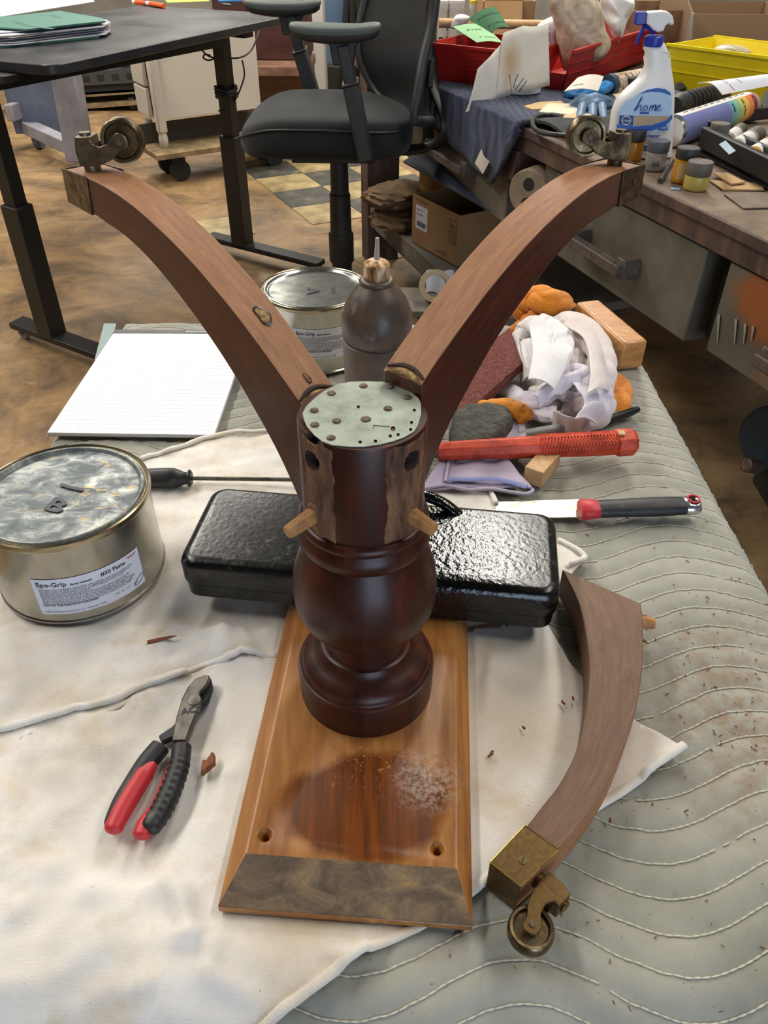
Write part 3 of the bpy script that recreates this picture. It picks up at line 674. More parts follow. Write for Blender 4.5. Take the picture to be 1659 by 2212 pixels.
# ================================================================== paste cans
def paste_can(name, label, c, R, z0, z1, lidm, la, big, ang0):
    t = thing(name, label, 'can', (c[0], c[1], z0)); H = z1 - z0
    ob('body', M().lathe([(R * .96, z0 + .001), (R * .985, z0), (R * 1.0, z0 + .0012), (R * 1.0, z0 + .003), (R * .985, z0 + .0042), (R * .985, z1 - .008), (R * .99, z1 - .006)], (c[0], c[1], 0), 96), m_tin, t, smooth=40)
    ob('rim', M().lathe([(R * .985, z1 - .0085), (R * 1.012, z1 - .0075), (R * 1.022, z1 - .0045), (R * 1.018, z1 - .001), (R * 1.0, z1), (R * .985, z1 - .001), (R * .975, z1 - .003), (R * .955, z1 - .0035), (R * .95, z1 - .002)], (c[0], c[1], 0), 96, cap=False), m_tinrim, t, smooth=50)
    def lz(r, a): return .00022 * fnoise(r * cos(a), r * sin(a), 8, 20) * (1 if r < R * .85 else 0)
    lp = [(.955, -.0028), (.945, -.0005), (.925, .0004), (.905, -.0005), (.893, -.0035), (.875, -.0042), (.84, -.0042)]
    m = M(); n = 96
    rows = [(R * a, z1 + b) for a, b in lp] + [(R * q, z1 - .0042) for q in (.78, .7, .6, .5, .4, .3, .2, .1, .02)]
    vs = []
    for r, z in rows:
        for k in range(n): a = 2 * pi * k / n; vs.append((c[0] + r * cos(a), c[1] + r * sin(a), z + (lz(r, a) if r < R * .84 else 0)))
    m.add(vs, [(i * n + k, i * n + (k + 1) % n, (i + 1) * n + (k + 1) % n, (i + 1) * n + k) for i in range(len(rows) - 1) for k in range(n)] + [tuple((len(rows) - 1) * n + k for k in range(n))])
    ob('lid', m, lidm, t, smooth=60)
    # paper label wrapped round the body
    w, h, zc = la; Rl = R * .985 + .0003
    def bend(x, y, lift=0): a = ang0 + x / Rl; return Vector((c[0] + (Rl + lift) * cos(a), c[1] + (Rl + lift) * sin(a), zc + y))
    lab = M(); o = rrect(w, h, .004, 4)
    nn_ = 28; lab.grid(lambda u, v: bend(-w / 2 + w * u, (-h / 2 + h * v) , .0002), nn_, 4)
    L = ob('label', lab, m_label, t, smooth=180)
    def tx(nm, body, size, x, y, mat=m_ink, al='LEFT', bold=0, sx=1): text(nm, body, size, None, mat, L, lambda a, b: bend(x + a, y + b, .0005), al, bold=bold, sx=sx)
    top = h / 2
    tx('brand_line', 'Epo-Grip', .0074, -w / 2 + .004, top - .009, bold=.00012)
    tx('sub_line', 'Epoxy Adhesive', .0030, -w / 2 + .0345, top - .009, bold=.0001)
    if big: tx('grade_line', '#30 Paste', .0062, w / 2 - .042, top - .0085, bold=.00012); tx('side_line', '"Side B"', .0036, w / 2 - .003, top - .0050, m_inkred, 'RIGHT', .0001)
    body = ['Description: Two Component adhesive/filler where medium to fast cure is required. When', 'thoroughly mixed, the ready to use putty is non sagging, easily formed and mounted, and', 'will cling to vertical or inverted surfaces. Can also be used as a filling agent. Color is neutral', 'allowing for tinting with dry powders.', 'Directions: Surfaces to be bonded must be free and clean of dirt, grease, wax and oils. Mix', 'equal portions of side "A" and side "B" until color and consistency is uniform. Initial', 'curing: 4-6 hours at room temperature. Heat optimum properties are reached in 24 hours.', 'Smooth and feather out with water. Clean-up: Use Methyl Ethyl Ketone (MEK) or Xylene', 'Caution: Contact may cause skin or eye irritation. Wash skin at once with soap and water', 'Flush eyes with water for fifteen minutes. Get medical aid. For external use only. KEEP']
    dy = (h - .022) / 11
    for i, b in enumerate(body):
        tx('small_print', b, .0030, -w / 2 + .005, top - .0135 - i * dy, sx=min(1, (w - .009) / (len(b) * .00138)))
    tx('small_print', 'OUT OF THE REACH OF CHILDREN', .0031, -w / 2 + .005, top - .0135 - 10 * dy, bold=.00008)
    tx('small_print', 'Mfg. by Hewson Supply Co, Inc   Miami FL 33186', .0028, -w / 2 + .005, -h / 2 + .0025)
    tx('small_print', 'NET  4oz   8oz   1/2 gal', .0026, w / 2 - .034, -h / 2 + .0065)
    if big:
        el = [bend(w / 2 - .0065 + .0065 * cos(a), -h / 2 + .008 + .0032 * sin(a) + .003 * cos(a), .0006) for a in [2 * pi * k / 24 for k in range(24)]]
        ob('pen_ring', M().tube(el, .0003, 4, cyc=True), m_marker, L)
    return t
cB = paste_can('paste_can', 'squat tin can of paste with smeared lid marked B on the white cloth', (-.3085, .594), .0815, .7065, .8045, m_lidB, (.104, .044, .742), True, radians(-62))
cA = paste_can('paste_can', 'shiny tin can with clean lid marked A behind the left leg', (-.1025, 1.0905), .0785, .704, .806, m_lidA, (.104, .046, .752), False, radians(-72))
# hand lettered marks on the lids
def mark_poly(name, root, c, strokes, z, w):
    m = M()
    for s_ in strokes:
        P = [at(x, y, z) for x, y in s_]; m.tube(P, w, 6, flat=.12)
    ob(name, m, m_marker, root)
def mark_text(root, ch, o, xe, ye, z, sz):
    O, X, Y = at(*o, z), at(*xe, z), at(*ye, z)
    text('letter_mark', ch, 1.0, None, m_marker, root, lambda x, y: O + (X - O) * (x / .66) + (Y - O) * (y / .69), bold=.025)
mark_text(cB, 'B', (90, 1097), (134, 1111), (116, 1073), .8016, 1)
mark_poly('dash_mark', cB, None, [[(131, 1046), (150, 1052), (178, 1058)]], .8016, .0022)
mark_text(cA, 'A', (664, 621), (664, 634), (691, 620), .8030, 1)
mark_poly('dash_mark', cA, None, [[(716, 621), (724, 620)], [(716, 626), (724, 625)], [(716, 630), (724, 630)]], .8030, .0016)

# ================================================================== squeeze bottle
bt = thing('squeeze_bottle', 'grimy brown squeeze bottle with glue crusted gold cap behind the drum', 'bottle', (-.0092, .825, .704))
r_ = .0388
ob('body', M().lathe([(.030, .705), (.036, .7045), (r_, .708), (r_ + .0006, .73), (r_ - .0004, .80), (r_ + .0004, .852), (r_ - .0012, .853), (r_ - .0012, .855), (r_ + .0008, .857), (r_ + .0015, .872), (r_ + .0010, .884), (.0365, .893), (.032, .9025), (.026, .9105), (.0205, .9165), (.0185, .919)], (-.0092, .825, 0), 56), m_glueb, bt, smooth=50)
ob('neck_ring', M().lathe([(.0175, .917), (.0195, .9185), (.0198, .921), (.0185, .9235), (.015, .9245)], (-.0092, .825, 0), 40), m_glueb, bt, smooth=50)
cm = M(); n = 60; vs = []
for z, r, am in ((.9245, .0140, 0), (.926, .0146, .0005), (.9385, .0146, .0005), (.9405, .0140, .0002), (.9435, .0100, 0), (.945, .0055, 0)):
    for k in range(n): a = 2 * pi * k / n; q = r + am * cos(20 * a); vs.append((-.0092 + q * cos(a), .825 + q * sin(a), z + .0006 * fnoise(a * 3, z, 1)))
cm.add(vs, [(i * n + k, i * n + (k + 1) % n, (i + 1) * n + (k + 1) % n, (i + 1) * n + k) for i in range(5) for k in range(n)] + [tuple(5 * n + k for k in range(n))])
ob('cap', cm, m_goldcap, bt, smooth=50)
ob('nozzle', M().tube([(-.0092, .825, .943), (-.0088, .8255, .958), (-.0086, .826, .9675)], [.0034, .0026, .0022], 10), m_nozzle, bt)
ob('glue_drip', M().lathe([(0, -.002), (.002, -.001), (.002, .001), (0, .002)], (-.0092, .817, .9445), 10), m_nozzle, bt)

# ================================================================== writing pad
pa = [at(*q, .7075) for q in ((102, 938), (449, 943), (248, 722))]
ex = (pa[1] - pa[0]).normalized(); ey = Vector((-ex.y, ex.x, 0)); W_, H_ = .2155, .302
pad = thing('writing_pad', 'white ruled writing pad with black top band on the blanket', 'notepad', pa[0])
def pq(a, b, z): q = pa[0] + ex * a + ey * b; return (q.x, q.y, z + .0015 * sin(a * 9) * sin(b * 6))
def slabp(a0, a1, b0, b1, z0, z1, nu=10, nv=10):
    m = M(); m.grid(lambda u, v: pq(a0 + (a1 - a0) * u, b0 + (b1 - b0) * v, z1), nu, nv); k = len(m.v)
    m.grid(lambda u, v: pq(a0 + (a1 - a0) * u, b0 + (b1 - b0) * v, z0), nu, nv); w = nv + 1
    ring = [j for j in range(nv)] + [i * w + nv for i in range(nu)] + [nu * w + j for j in range(nv, 0, -1)] + [i * w for i in range(nu, 0, -1)]
    m.f += [(ring[i], ring[(i + 1) % len(ring)], k + ring[(i + 1) % len(ring)], k + ring[i]) for i in range(len(ring))]
    return m
ob('backing_card', slabp(0, W_, 0, H_, .7045, .7055), m_card if 'm_card' in globals() else flat('pad card', '#8d8a86', .8), pad)
ob('paper', slabp(.0005, W_ - .0005, .0005, H_ - .012, .7055, .7098), m_paper, pad)
ob('top_band', slabp(-.0005, W_ + .0005, H_ - .012, H_ + .0005, .7045, .7104), m_black, pad)
ln = M()
for k in range(26): b = .012 + k * .0102; ln.tube([pq(.004, b, .71), pq(W_ / 2, b, .71), pq(W_ - .004, b, .71)], .00012, 3)
ln.tube([pq(.037, .004, .71), pq(.037, .15, .71), pq(.037, H_ - .016, .71)], .0004, 3)
ob('ruling', ln, flat('faint ruling', '#e3e4eb', .7), pad)
text('band_text', 'amazon basics', .0062, None, m_white, pad, lambda x, y: Vector(pq(W_ * .53 + x, H_ - .0085 + y, .7109)), bold=.0001)
# ================================================================== screwdriver
sd = thing('screwdriver', 'long black handled screwdriver lying behind the iron block', 'screwdriver', at(318, 1035, .706))
p0 = at(285, 1033, .7175); p1 = at(414, 1033, .7175); p2 = at(700, 1037, .7165); d = (p1 - p0)
st = [(0, .010), (.25, .0112), (.45, .0118), (.62, .0122), (.72, .0118), (.80, .0098), (.88, .0074), (.93, .0070), (.945, .0098), (.975, .0102), (1.0, .0080)]
ob('handle', M().tube([p0 + d * a for a, r in st], [r for a, r in st], 12), m_black, sd, smooth=30)
ob('shaft', M().cyl(p1, p2, .0026, n=10), m_steel, sd)
# ================================================================== side cutters
pz = .712
pc = thing('side_cutters', 'side cutting pliers with red and black grips on the white cloth', 'pliers', at(390, 1640, .705))
def Tpx(pts, zz): return [at(x, y, zz) for x, y in pts]
def plate(pts, z0, z1): return M().prism([at(x, y, z0).xy for x, y in pts], z0, z1)
ob('jaw', plate([(352, 1612), (378, 1600), (404, 1570), (430, 1545), (452, 1520), (462, 1492), (458, 1474), (452, 1472), (440, 1495), (410, 1545), (372, 1580), (345, 1598)], .7065, .7125), m_steeldk if 'm_steeldk' in globals() else m_blackr, pc, bev=.001)
ob('jaw', plate([(374, 1612), (404, 1613), (420, 1570), (430, 1545), (438, 1525), (433, 1508), (450, 1490), (456, 1471), (445, 1470), (424, 1478), (408, 1496), (396, 1520), (384, 1560)], .7105, .7185), m_steel, pc, bev=.0012)
ob('pivot', M().lathe([(.0052, 0), (.0052, .0008), (.0046, .0010), (0, .0010)], at(420, 1513, .7185), 24), m_steel, pc)
T_ = frame(at(392, 1543, .7188), at(425, 1537, .7188) - at(392, 1543, .7188), Vector((0, 1, 0)))
text('stamp', 'ACE', .0085, T_, m_ink, pc, bold=.0003)
def grip(pts, rad, z, ribs=0, n=14, fl=.8):
    P = catmull([at(x, y, z) for x, y in pts], 14); R_ = interp(rad, len(P))
    if ribs: R_ = [r * (1 + (.06 if (i // 2) % 2 else -.03)) if .22 < i / len(P) < .85 else r for i, r in enumerate(R_)]
    R_[0] *= .75
    for i_, f_ in ((-1, .30), (-2, .62), (-3, .80), (-4, .91), (-5, .97)): R_[i_] *= f_
    return M().tube(P, R_, n, flat=fl)
ob('grip', grip([(348, 1612), (320, 1645), (290, 1690), (262, 1738), (238, 1790)], [.0085, .0085, .0080, .0078, .0062], .7135), m_blackr, pc, smooth=60)
ob('grip_inlay', grip([(332, 1648), (312, 1672), (284, 1716), (260, 1758), (240, 1800)], [.0040, .0078, .0080, .0078, .0066], .7150), m_red, pc, smooth=60)
ob('grip', grip([(393, 1612), (388, 1650), (372, 1700), (348, 1752), (318, 1797)], [.0078, .0080, .0083, .0084, .0075], .7150, 1, fl=.9), m_blackr, pc, smooth=40)
ob('grip_inlay', grip([(376, 1640), (362, 1680), (338, 1742), (316, 1780), (303, 1812)], [.0030, .0035, .0048, .0068, .0066], .7135), m_red, pc, smooth=60)
# ================================================================== rags, tools and blocks at the right of the blanket
def knit(name, c1, c2, rib, terry=0):
    n = N(name); c = n.co(); f = n.noise(c, 16, 5)
    col = n.ramp(f, [(.3, c1), (.65, c2)])
    if rib:
        w = n.node('TexWave'); w.inputs['Scale'].default_value = rib; w.inputs['Distortion'].default_value = .6; w.inputs['Detail'].default_value = 1; w.bands_direction = 'Y'
        n.ln(n.co('guv'), w.inputs['Vector']); b = w.outputs['Fac']; bs, bd = .3, .0010
    else: b = n.noise(c, 900 if not terry else 420, 3); bs, bd = (.9, .003) if terry else (.35, .001)
    return n.out(col, .95, 0, b, bs, bd, sheen=.3)
m_sock = knit('white ribbed knit', '#d6d0d2', '#e9e6e6', 105); m_sock2 = knit('pinkish ribbed knit', '#cdbdb8', '#dfd6d3', 105); m_sock3 = knit('lilac white ribbed knit', '#c8c2d2', '#dcd7dd', 105)
m_orange = knit('orange terry cloth', '#cf7208', '#f09418', 0, 1); m_orange2 = knit('orange knit', '#b5680c', '#d98a1c', 120)
m_lilac = knit('lilac cotton jersey', '#a79cb5', '#bdb2c6', 0); m_seam = flat('blue overlock seam', '#7f86b4', .9)
m_wool = worn('steel wool', [(.3, '#3a3a34'), (.5, '#5f5f56'), (.7, '#85857a')], 90, .8, .25, stretch=(1, 4, 1), bs=1, bscale=300, bd=.004)
m_pad = worn('maroon abrasive pad', [(.3, '#4f2722'), (.5, '#6e3a33'), (.72, '#8c5148')], 190, .95, bs=1, bscale=420, bd=.003)
m_beech = wood('light beech', '#a37a4d', '#c39a68', '#d8b384', (30, 6, 30), 3, .6)
m_block = wood('varnished block', '#9a6230', '#bd8448', '#d39d60', (5, 22, 30), 4, .38, coat=.2, rot=(0, 0, -.55))
m_handle = N('red hammer plastic'); _c = m_handle.co(); _f = m_handle.noise(_c, 60, 6, .65)
m_handle = m_handle.out(m_handle.ramp(_f, [(.35, '#a53018'), (.5, '#cc4626'), (.7, '#dc5a38')]), .5, 0, _f, .1, .0006)
m_blade = worn('scraped steel blade', [(.3, '#8d887c'), (.5, '#bdb8ab'), (.7, '#d6d2c6')], 60, (.5, .3), .8, bs=.15)
m_chrome = flat('bright metal cap', '#c9ccd2', .22, .95)
m_greybar = flat('grey marker barrel', '#8f938f', .45)

def rag(name, pts, mat, parent, th=.45, lobes=3, amp=.22, seed=0, n=36, tw=None):
    """a bunched strip of cloth: control points (px, py, z, half width)"""
    P = catmull([at(x, y, z) for x, y, z, w in pts], 10); K = len(P); R = interp([w for *_, w in pts], K)
    P = [p + Vector((.0028 * fnoise(i * .23, seed, 1), .0028 * fnoise(i * .23, seed, 2), .002 * fnoise(i * .3, seed, 3))) for i, p in enumerate(P)]
    vs = []; uv = []; L = 0
    for i, p in enumerate(P):
        t = (P[min(i + 1, K - 1)] - P[max(i - 1, 0)]).normalized(); b = t.cross(Vector((0, -.35, 1))).normalized(); nn = b.cross(t)
        a0 = (tw[0] + (tw[1] - tw[0]) * i / (K - 1)) if tw else 0
        q = Matrix.Rotation(a0, 3, t); b = q @ b; nn = q @ nn
        if i: L += (p - P[i - 1]).length
        e = min(1, sqrt(max(0, min(i, K - 1 - i)) / 2.0) * .5 + .5)
        for k in range(n):
            a = 2 * pi * k / n
            r = R[i] * e * (1.10 - .8 * amp + amp * 1.2 * abs(cos(lobes * a * .5 + 2.6 * fnoise(i * .13, seed, 7))) ** .7 * (.75 + .35 * fnoise(i * .2, cos(a) + seed, sin(a))) + .12 * (1 - 2 * abs(fnoise(i * .16, cos(a) * 1.4 + seed, sin(a) * 1.4))) - .05)
            vs.append(p + b * (r * cos(a)) + nn * (r * th * sin(a))); uv.append((L, a * R[i]))
    m = M(); m.add(vs, [(i * n + k, i * n + (k + 1) % n, (i + 1) * n + (k + 1) % n, (i + 1) * n + k) for i in range(K - 1) for k in range(n)] + [tuple(range(n))[::-1], tuple((K - 1) * n + k for k in range(n))], uv)
    return ob(name, m, mat, parent, smooth=180, sub=1)

tag(rag('orange_rag', [(1128, 690, .712, .010), (1130, 660, .735, .020), (1150, 645, .752, .024), (1185, 650, .758, .024), (1215, 652, .752, .018), (1228, 660, .745, .011)], m_orange, None, .75, 4, .3, 3), 'bright orange towel rag at the top of the rag pile against the wooden block', 'rag')
rag('rag_fold', [(1105, 715, .712, .009), (1135, 700, .728, .013), (1165, 680, .738, .013), (1190, 668, .742, .010)], m_orange, bpy.data.objects['orange_rag'], .7, 3, .25, 8)
o = rag('orange_rag', [(1325, 815, .712, .012), (1335, 845, .716, .018), (1330, 875, .716, .018), (1305, 900, .710, .010)], m_orange, None, .8, 3, .2, 12); tag(o, 'orange towel rag peeping out at the right of the white knit rag', 'rag')
o = rag('orange_rag', [(985, 880, .712, .006), (1020, 880, .718, .010), (1060, 882, .724, .013), (1100, 882, .727, .014), (1128, 892, .724, .013), (1132, 915, .716, .009)], m_orange2, None, .6, 3, .15, 15); tag(o, 'orange knit rag between the steel wool and the maroon pad', 'rag')
sk = rag('knit_rag', [(1120, 800, .716, .010), (1122, 760, .730, .015), (1140, 715, .750, .018), (1165, 700, .765, .018), (1190, 715, .772, .019), (1208, 745, .768, .018), (1205, 790, .758, .017), (1185, 830, .742, .016), (1150, 845, .726, .013)], m_sock, None, .42, 3, .3, 21, tw=(0, .6))
tag(sk, 'clean white ribbed knit rag looped at the upper left of the pile', 'rag')
rag('fold', [(1140, 735, .748, .010), (1150, 770, .752, .012), (1160, 805, .748, .011), (1175, 830, .738, .008)], m_sock, sk, .6, 3, .3, 25)
rag('fold', [(1190, 700, .766, .010), (1180, 740, .774, .012), (1176, 780, .766, .011)], m_sock, sk, .6, 4, .3, 26)
sk2 = rag('knit_rag', [(1195, 705, .735, .012), (1222, 690, .752, .016), (1260, 705, .760, .018), (1288, 740, .758, .019), (1300, 785, .750, .019), (1300, 830, .738, .017), (1290, 860, .730, .013)], m_sock2, None, .5, 2, .2, 31, tw=(.2, -.3))
tag(sk2, 'pinkish white ribbed knit rag arching along the right of the pile', 'rag')
rag('fold', [(1225, 745, .745, .010), (1245, 755, .752, .012), (1240, 790, .748, .012), (1230, 815, .742, .010)], m_sock2, sk2, .6, 3, .3, 36)
rag('fold', [(1215, 715, .748, .006), (1250, 735, .752, .008), (1268, 770, .748, .008)], m_sock2, sk2, .7, 3, .3, 37)
sk3 = rag('knit_rag', [(1068, 835, .712, .006), (1095, 842, .718, .010), (1130, 860, .724, .012), (1165, 862, .732, .012), (1200, 835, .744, .013), (1235, 808, .752, .015), (1265, 815, .752, .017), (1290, 840, .746, .017), (1300, 870, .736, .017), (1285, 905, .722, .015), (1250, 915, .714, .010)], m_sock3, None, .5, 3, .3, 41, tw=(.3, -.2))
tag(sk3, 'lilac tinted white knit rag curling along the front of the pile', 'rag')
rag('cuff', [(1120, 880, .714, .006), (1155, 888, .718, .013), (1190, 895, .718, .014), (1205, 898, .715, .010)], m_sock3, sk3, .5, 2, .12, 44)
rag('fold', [(1230, 905, .712, .008), (1235, 880, .724, .013), (1262, 872, .732, .012), (1280, 880, .730, .009), (1268, 893, .726, .006)], m_sock2, sk3, .7, 3, .25, 47)
rag('fold', [(1200, 900, .711, .005), (1215, 918, .710, .008), (1245, 925, .710, .007), (1275, 915, .710, .005)], m_sock2, sk3, .4, 4, .3, 48)
rag('fold', [(1225, 830, .742, .008), (1215, 850, .738, .009), (1235, 858, .736, .008), (1260, 842, .744, .007)], m_sock3, sk3, .7, 4, .4, 49)

def flap(name, inner, outer, mat, parent, z0, z1, frill=.004, fr=3.0, seed=0, th=.0022):
    I = catmull([at(x, y, z0) for x, y in inner], 8); O = catmull([at(x, y, z1) for x, y in outer], 8); n = min(len(I), len(O)) - 1
    def f(u, v):
        k = min(int(u * n), n - 1); t = u * n - k; a = I[k].lerp(I[k + 1], t); b = O[k].lerp(O[k + 1], t); q = a.lerp(b, v)
        return q + Vector((.4 * frill * v * sin(fr * 6.28 * u + seed), 0, frill * (v ** 1.2) * sin(fr * 6.28 * u + seed + 1) + .006 * sin(pi * v) + .0015 * fnoise(u * 6, v * 4, seed)))
    L = (I[0] - I[-1]).length; W2 = (I[n // 2] - O[n // 2]).length
    return ob(name, M().sheet(f, 36, 14, th, lambda u, v: (v * W2, u * L * 1.4)), mat, parent, smooth=60, sub=1)
flap('flap', [(1142, 702), (1150, 760), (1140, 820)], [(1200, 690), (1228, 760), (1200, 838)], m_sock, sk, .777, .768, .004, 1.6, 1)
flap('flap', [(1120, 725), (1128, 770), (1150, 815)], [(1106, 720), (1108, 775), (1128, 828)], m_sock, sk, .750, .722, .003, 1.3, 2)
flap('flap', [(1215, 700), (1262, 735), (1275, 800), (1268, 850)], [(1262, 688), (1308, 735), (1318, 800), (1312, 850)], m_sock2, sk2, .772, .748, .004, 1.6, 4)
flap('flap', [(1236, 826), (1262, 868), (1240, 905)], [(1290, 800), (1322, 862), (1285, 925)], m_sock3, sk3, .756, .722, .005, 3.2, 6)
flap('flap', [(1195, 885), (1240, 902), (1285, 885)], [(1190, 920), (1240, 936), (1300, 905)], m_sock2, sk3, .732, .708, .0035, 3.5, 8)
flap('flap', [(1150, 855), (1205, 815), (1250, 800)], [(1165, 878), (1215, 848), (1262, 830)], m_sock3, sk3, .762, .748, .004, 2.2, 9)
# steel wool wad and maroon abrasive pad
def lump(name, outline, z0, zt, mat, parent=None, seed=0, rough=.003, nz=60):
    Q = [at(x, y, (z0 + zt) / 2) for x, y in outline]; c = sum(Q, Vector()) / len(Q); O = catmull(Q, 6, True); n = len(O); m = M(); vs = []
    for f, z in ((.80, z0), (.97, z0 + (zt - z0) * .25), (1.0, z0 + (zt - z0) * .55), (.93, z0 + (zt - z0) * .85), (.75, zt), (.5, zt + .001), (.25, zt + .001)):
        for p in O:
            q = c + (p - c) * f; q.z = z; d = rough * noise.fractal(q * nz + Vector((seed, 0, 0)), 1, 2, 4)
            vs.append(q + Vector(((q - c).normalized().x * d, (q - c).normalized().y * d, d)))
    K = 7; m.add(vs, [(i * n + k, i * n + (k + 1) % n, (i + 1) * n + (k + 1) % n, (i + 1) * n + k) for i in range(K - 1) for k in range(n)] + [tuple(range(n))[::-1], tuple((K - 1) * n + k for k in range(n))])
    return ob(name, m, mat, parent, smooth=180, sub=1)
tag(lump('steel_wool', [(968, 950), (978, 905), (1010, 885), (1060, 880), (1098, 895), (1110, 918), (1085, 948), (1055, 965), (1000, 985), (975, 980)], .706, .738, m_wool, None, 3, .0035), 'grey steel wool wad resting on the red hammer handle', 'steel wool')
pd = [at(x, y, .742) for x, y in ((1102, 716), (1128, 792), (1000, 872), (950, 790))]
m = M(); m.sheet(lambda u, v: pd[0].lerp(pd[3], u).lerp(pd[1].lerp(pd[2], u), v) + Vector((0, 0, -.026 * u + .0012 * fnoise(u * 9, v * 9, 2, 3))), 16, 16, .012)
tag(ob('abrasive_pad', m, m_pad, None, smooth=40), 'maroon fibrous abrasive pad leaning beside the white knit rags', 'scouring pad')
# lilac cloth
def quadsheet(c, zf, nu=26, nv=18, th=.0016):
    a, b, d, e = [Vector((p[0], p[1], 0)) for p in c]
    def f(u, v):
        p = a.lerp(b, u).lerp(e.lerp(d, u), v); q = at(p.x, p.y, .712); q.z = zf(u, v, q); return q
    return M().sheet(f, nu, nv, th)
lz_ = lambda u, v, q: .712 + .004 * abs(fnoise(q.x, q.y, 4, 22)) + .003 * (1 - v) + .0015 * sin(u * 14 + v * 3)
lil = ob('lilac_rag', quadsheet(((968, 972), (1080, 985), (1152, 1056), (912, 1056)), lz_), m_lilac, None, smooth=180); tag(lil, 'lilac jersey rag with a blue stitched seam under the hammer handle', 'rag')
ob('upper_fold', quadsheet(((980, 950), (1130, 900), (1142, 992), (985, 1005)), lambda u, v, q: .7165 + .005 * abs(fnoise(q.x, q.y, 7, 20)) - .002 * v), m_lilac, lil, smooth=180)
sp = [at(x, y, .7185) for x, y in ((968, 1033), (1010, 1036), (1060, 1034), (1105, 1042), (1138, 1052))]
ob('seam', M().tube(catmull(sp, 6), .0042, 8, flat=.3), m_seam, lil)
ob('rolled_edge', M().tube(catmull([at(x, y, .7135) for x, y in ((912, 1056), (960, 1049), (1010, 1058), (1060, 1056), (1110, 1064), (1140, 1066), (1152, 1058))], 6), .0022, 8), m_lilac, lil)
ob('rolled_edge', M().tube(catmull([at(x, y, .7165) for x, y in ((962, 1040), (967, 1005), (972, 985), (970, 970))], 6), .0018, 8), m_lilac, lil)
# small and large wooden blocks
def barbox(name, label, cat, P, h, mat, z0, bev, seg=3):
    a, b, c_ = [Vector((*at(x, y, z0 + h).xy, 0)) for x, y in P]    # near-left, near-right, far-left corners of the top face
    x = (b - a); y = (c_ - a); y = y - x.normalized() * y.dot(x.normalized())
    m = M(); vs = [a, a + x, a + x + y, a + y]
    m.add([Vector((p.x, p.y, z)) for z in (z0, z0 + h) for p in vs], [(3, 2, 1, 0), (4, 5, 6, 7), (0, 1, 5, 4), (1, 2, 6, 5), (2, 3, 7, 6), (3, 0, 4, 7)])
    return tag(ob(name, m, mat, None, bev=bev, seg=seg, smooth=60), label, cat)
barbox('wood_block', 'small pale offcut of wood propping up the red hammer handle', 'wood block', ((1134, 1008), (1174, 1022), (1185, 968)), .022, m_beech, .7045, .0008, 2)
bw = barbox('wood_block', 'long varnished wooden bar with rounded edges behind the rags', 'wood block', ((1346, 742), (1402, 735), (1205, 655)), .045, m_block, .702, .006, 4)
p = at(1348, 716, .747); ob('plug', M().cyl(p - Vector((0, 0, .002)), p + Vector((0, 0, .0004)), .0065, n=20), m_beech, bw)
# hammer
hm = thing('hammer', 'hammer with worn red textured plastic handle across the lilac rag', 'hammer', at(1160, 990, .712))
h0, h1, h2 = at(945, 975, .727), at(1160, 965, .729), at(1330, 957, .731)
P = [h0, h0.lerp(h1, .5), h1, h1.lerp(h2, .5), h2]
ob('handle', M().tube(P, [.0115, .0128, .0140, .0150, .0150], 8), m_handle, hm, bev=.001, smooth=20)
kn = M(); d = (h2 - h1).normalized(); b = d.cross(Vector((0, 0, 1))).normalized(); up = b.cross(d); S = h1.lerp(h2, .02); LL = (h2 - S).length
for s in (1, -1):
    for k in range(-6, 26):
        pts = []
        for j in range(15):
            a = j / 14; x = (k + a * 5 * 1.0) / 24 if s > 0 else (k + (1 - a) * 5) / 24
            if -.02 <= x <= 1.0:
                an = pi * (1.08 * a - .04); pts.append(S + d * (LL * x) + (b * cos(an) + up * sin(an)) * .0151)
        if len(pts) > 2: kn.tube(pts, .00055, 4)
ob('grip_pattern', kn, m_handle, hm)
e0, e1 = at(1328, 957, .731), at(1371, 954, .731)
pom = ob('pommel', M().tube([e0, e0.lerp(e1, .1), e0.lerp(e1, .8), e1], [.0160, .0178, .0178, .0145], 8, flat=.95), m_handle, hm, bev=.001, smooth=20)
w = at(1342, 935, .7475); ob('wood_insert', M().box(w, (.008, .009, .002)), m_beech, pom)
hd = h0 + Vector((-.055, -.002, .004)); ob('shaft', M().cyl(h0, hd, .008, n=12), m_steel, hm)
ob('head', M().tube([hd + Vector((0, y, 0)) for y in (-.05, -.045, -.02, .02, .05, .06)], [.011, .013, .010, .011, .008, .003], 12), m_steel, hm, smooth=40)
# putty knife
pk = thing('putty_knife', 'putty knife with black handle and red collar right of the iron block', 'putty knife', at(1290, 1100, .704))
bl = [at(x, y, .7075) for x, y in ((1068, 1086), (1250, 1080), (1258, 1118), (1075, 1122))]
m = M(); m.add([q + Vector((0, 0, z)) for z in (0, .0012) for q in bl], [(3, 2, 1, 0), (4, 5, 6, 7), (0, 1, 5, 4), (1, 2, 6, 5), (2, 3, 7, 6), (3, 0, 4, 7)]); ob('blade', m, m_blade, pk, smooth=20)
A, B = at(1252, 1101, .715), at(1508, 1091, .717); d = B - A
def hs(a, r, fl): return (A + d * a, r, fl)
ob('collar', M().tube([A, A + d * .03, A + d * .12, A + d * .16], [.0125, .0148, .0135, .0120], 14, flat=.7), m_red, pk, smooth=50)
ob('grip', M().tube([A + d * a for a in (.13, .2, .32, .45, .6, .75, .88, .93)], [.0118, .0122, .0122, .0128, .0132, .0130, .0122, .0115], 16, flat=.72), m_blackr, pk, smooth=60)
cp_ = ob('end_cap', M().tube([A + d * a for a in (.87, .90, .97, 1.0)], [.0118, .0128, .0126, .0110], 16, flat=.74), m_chrome, pk, smooth=50)
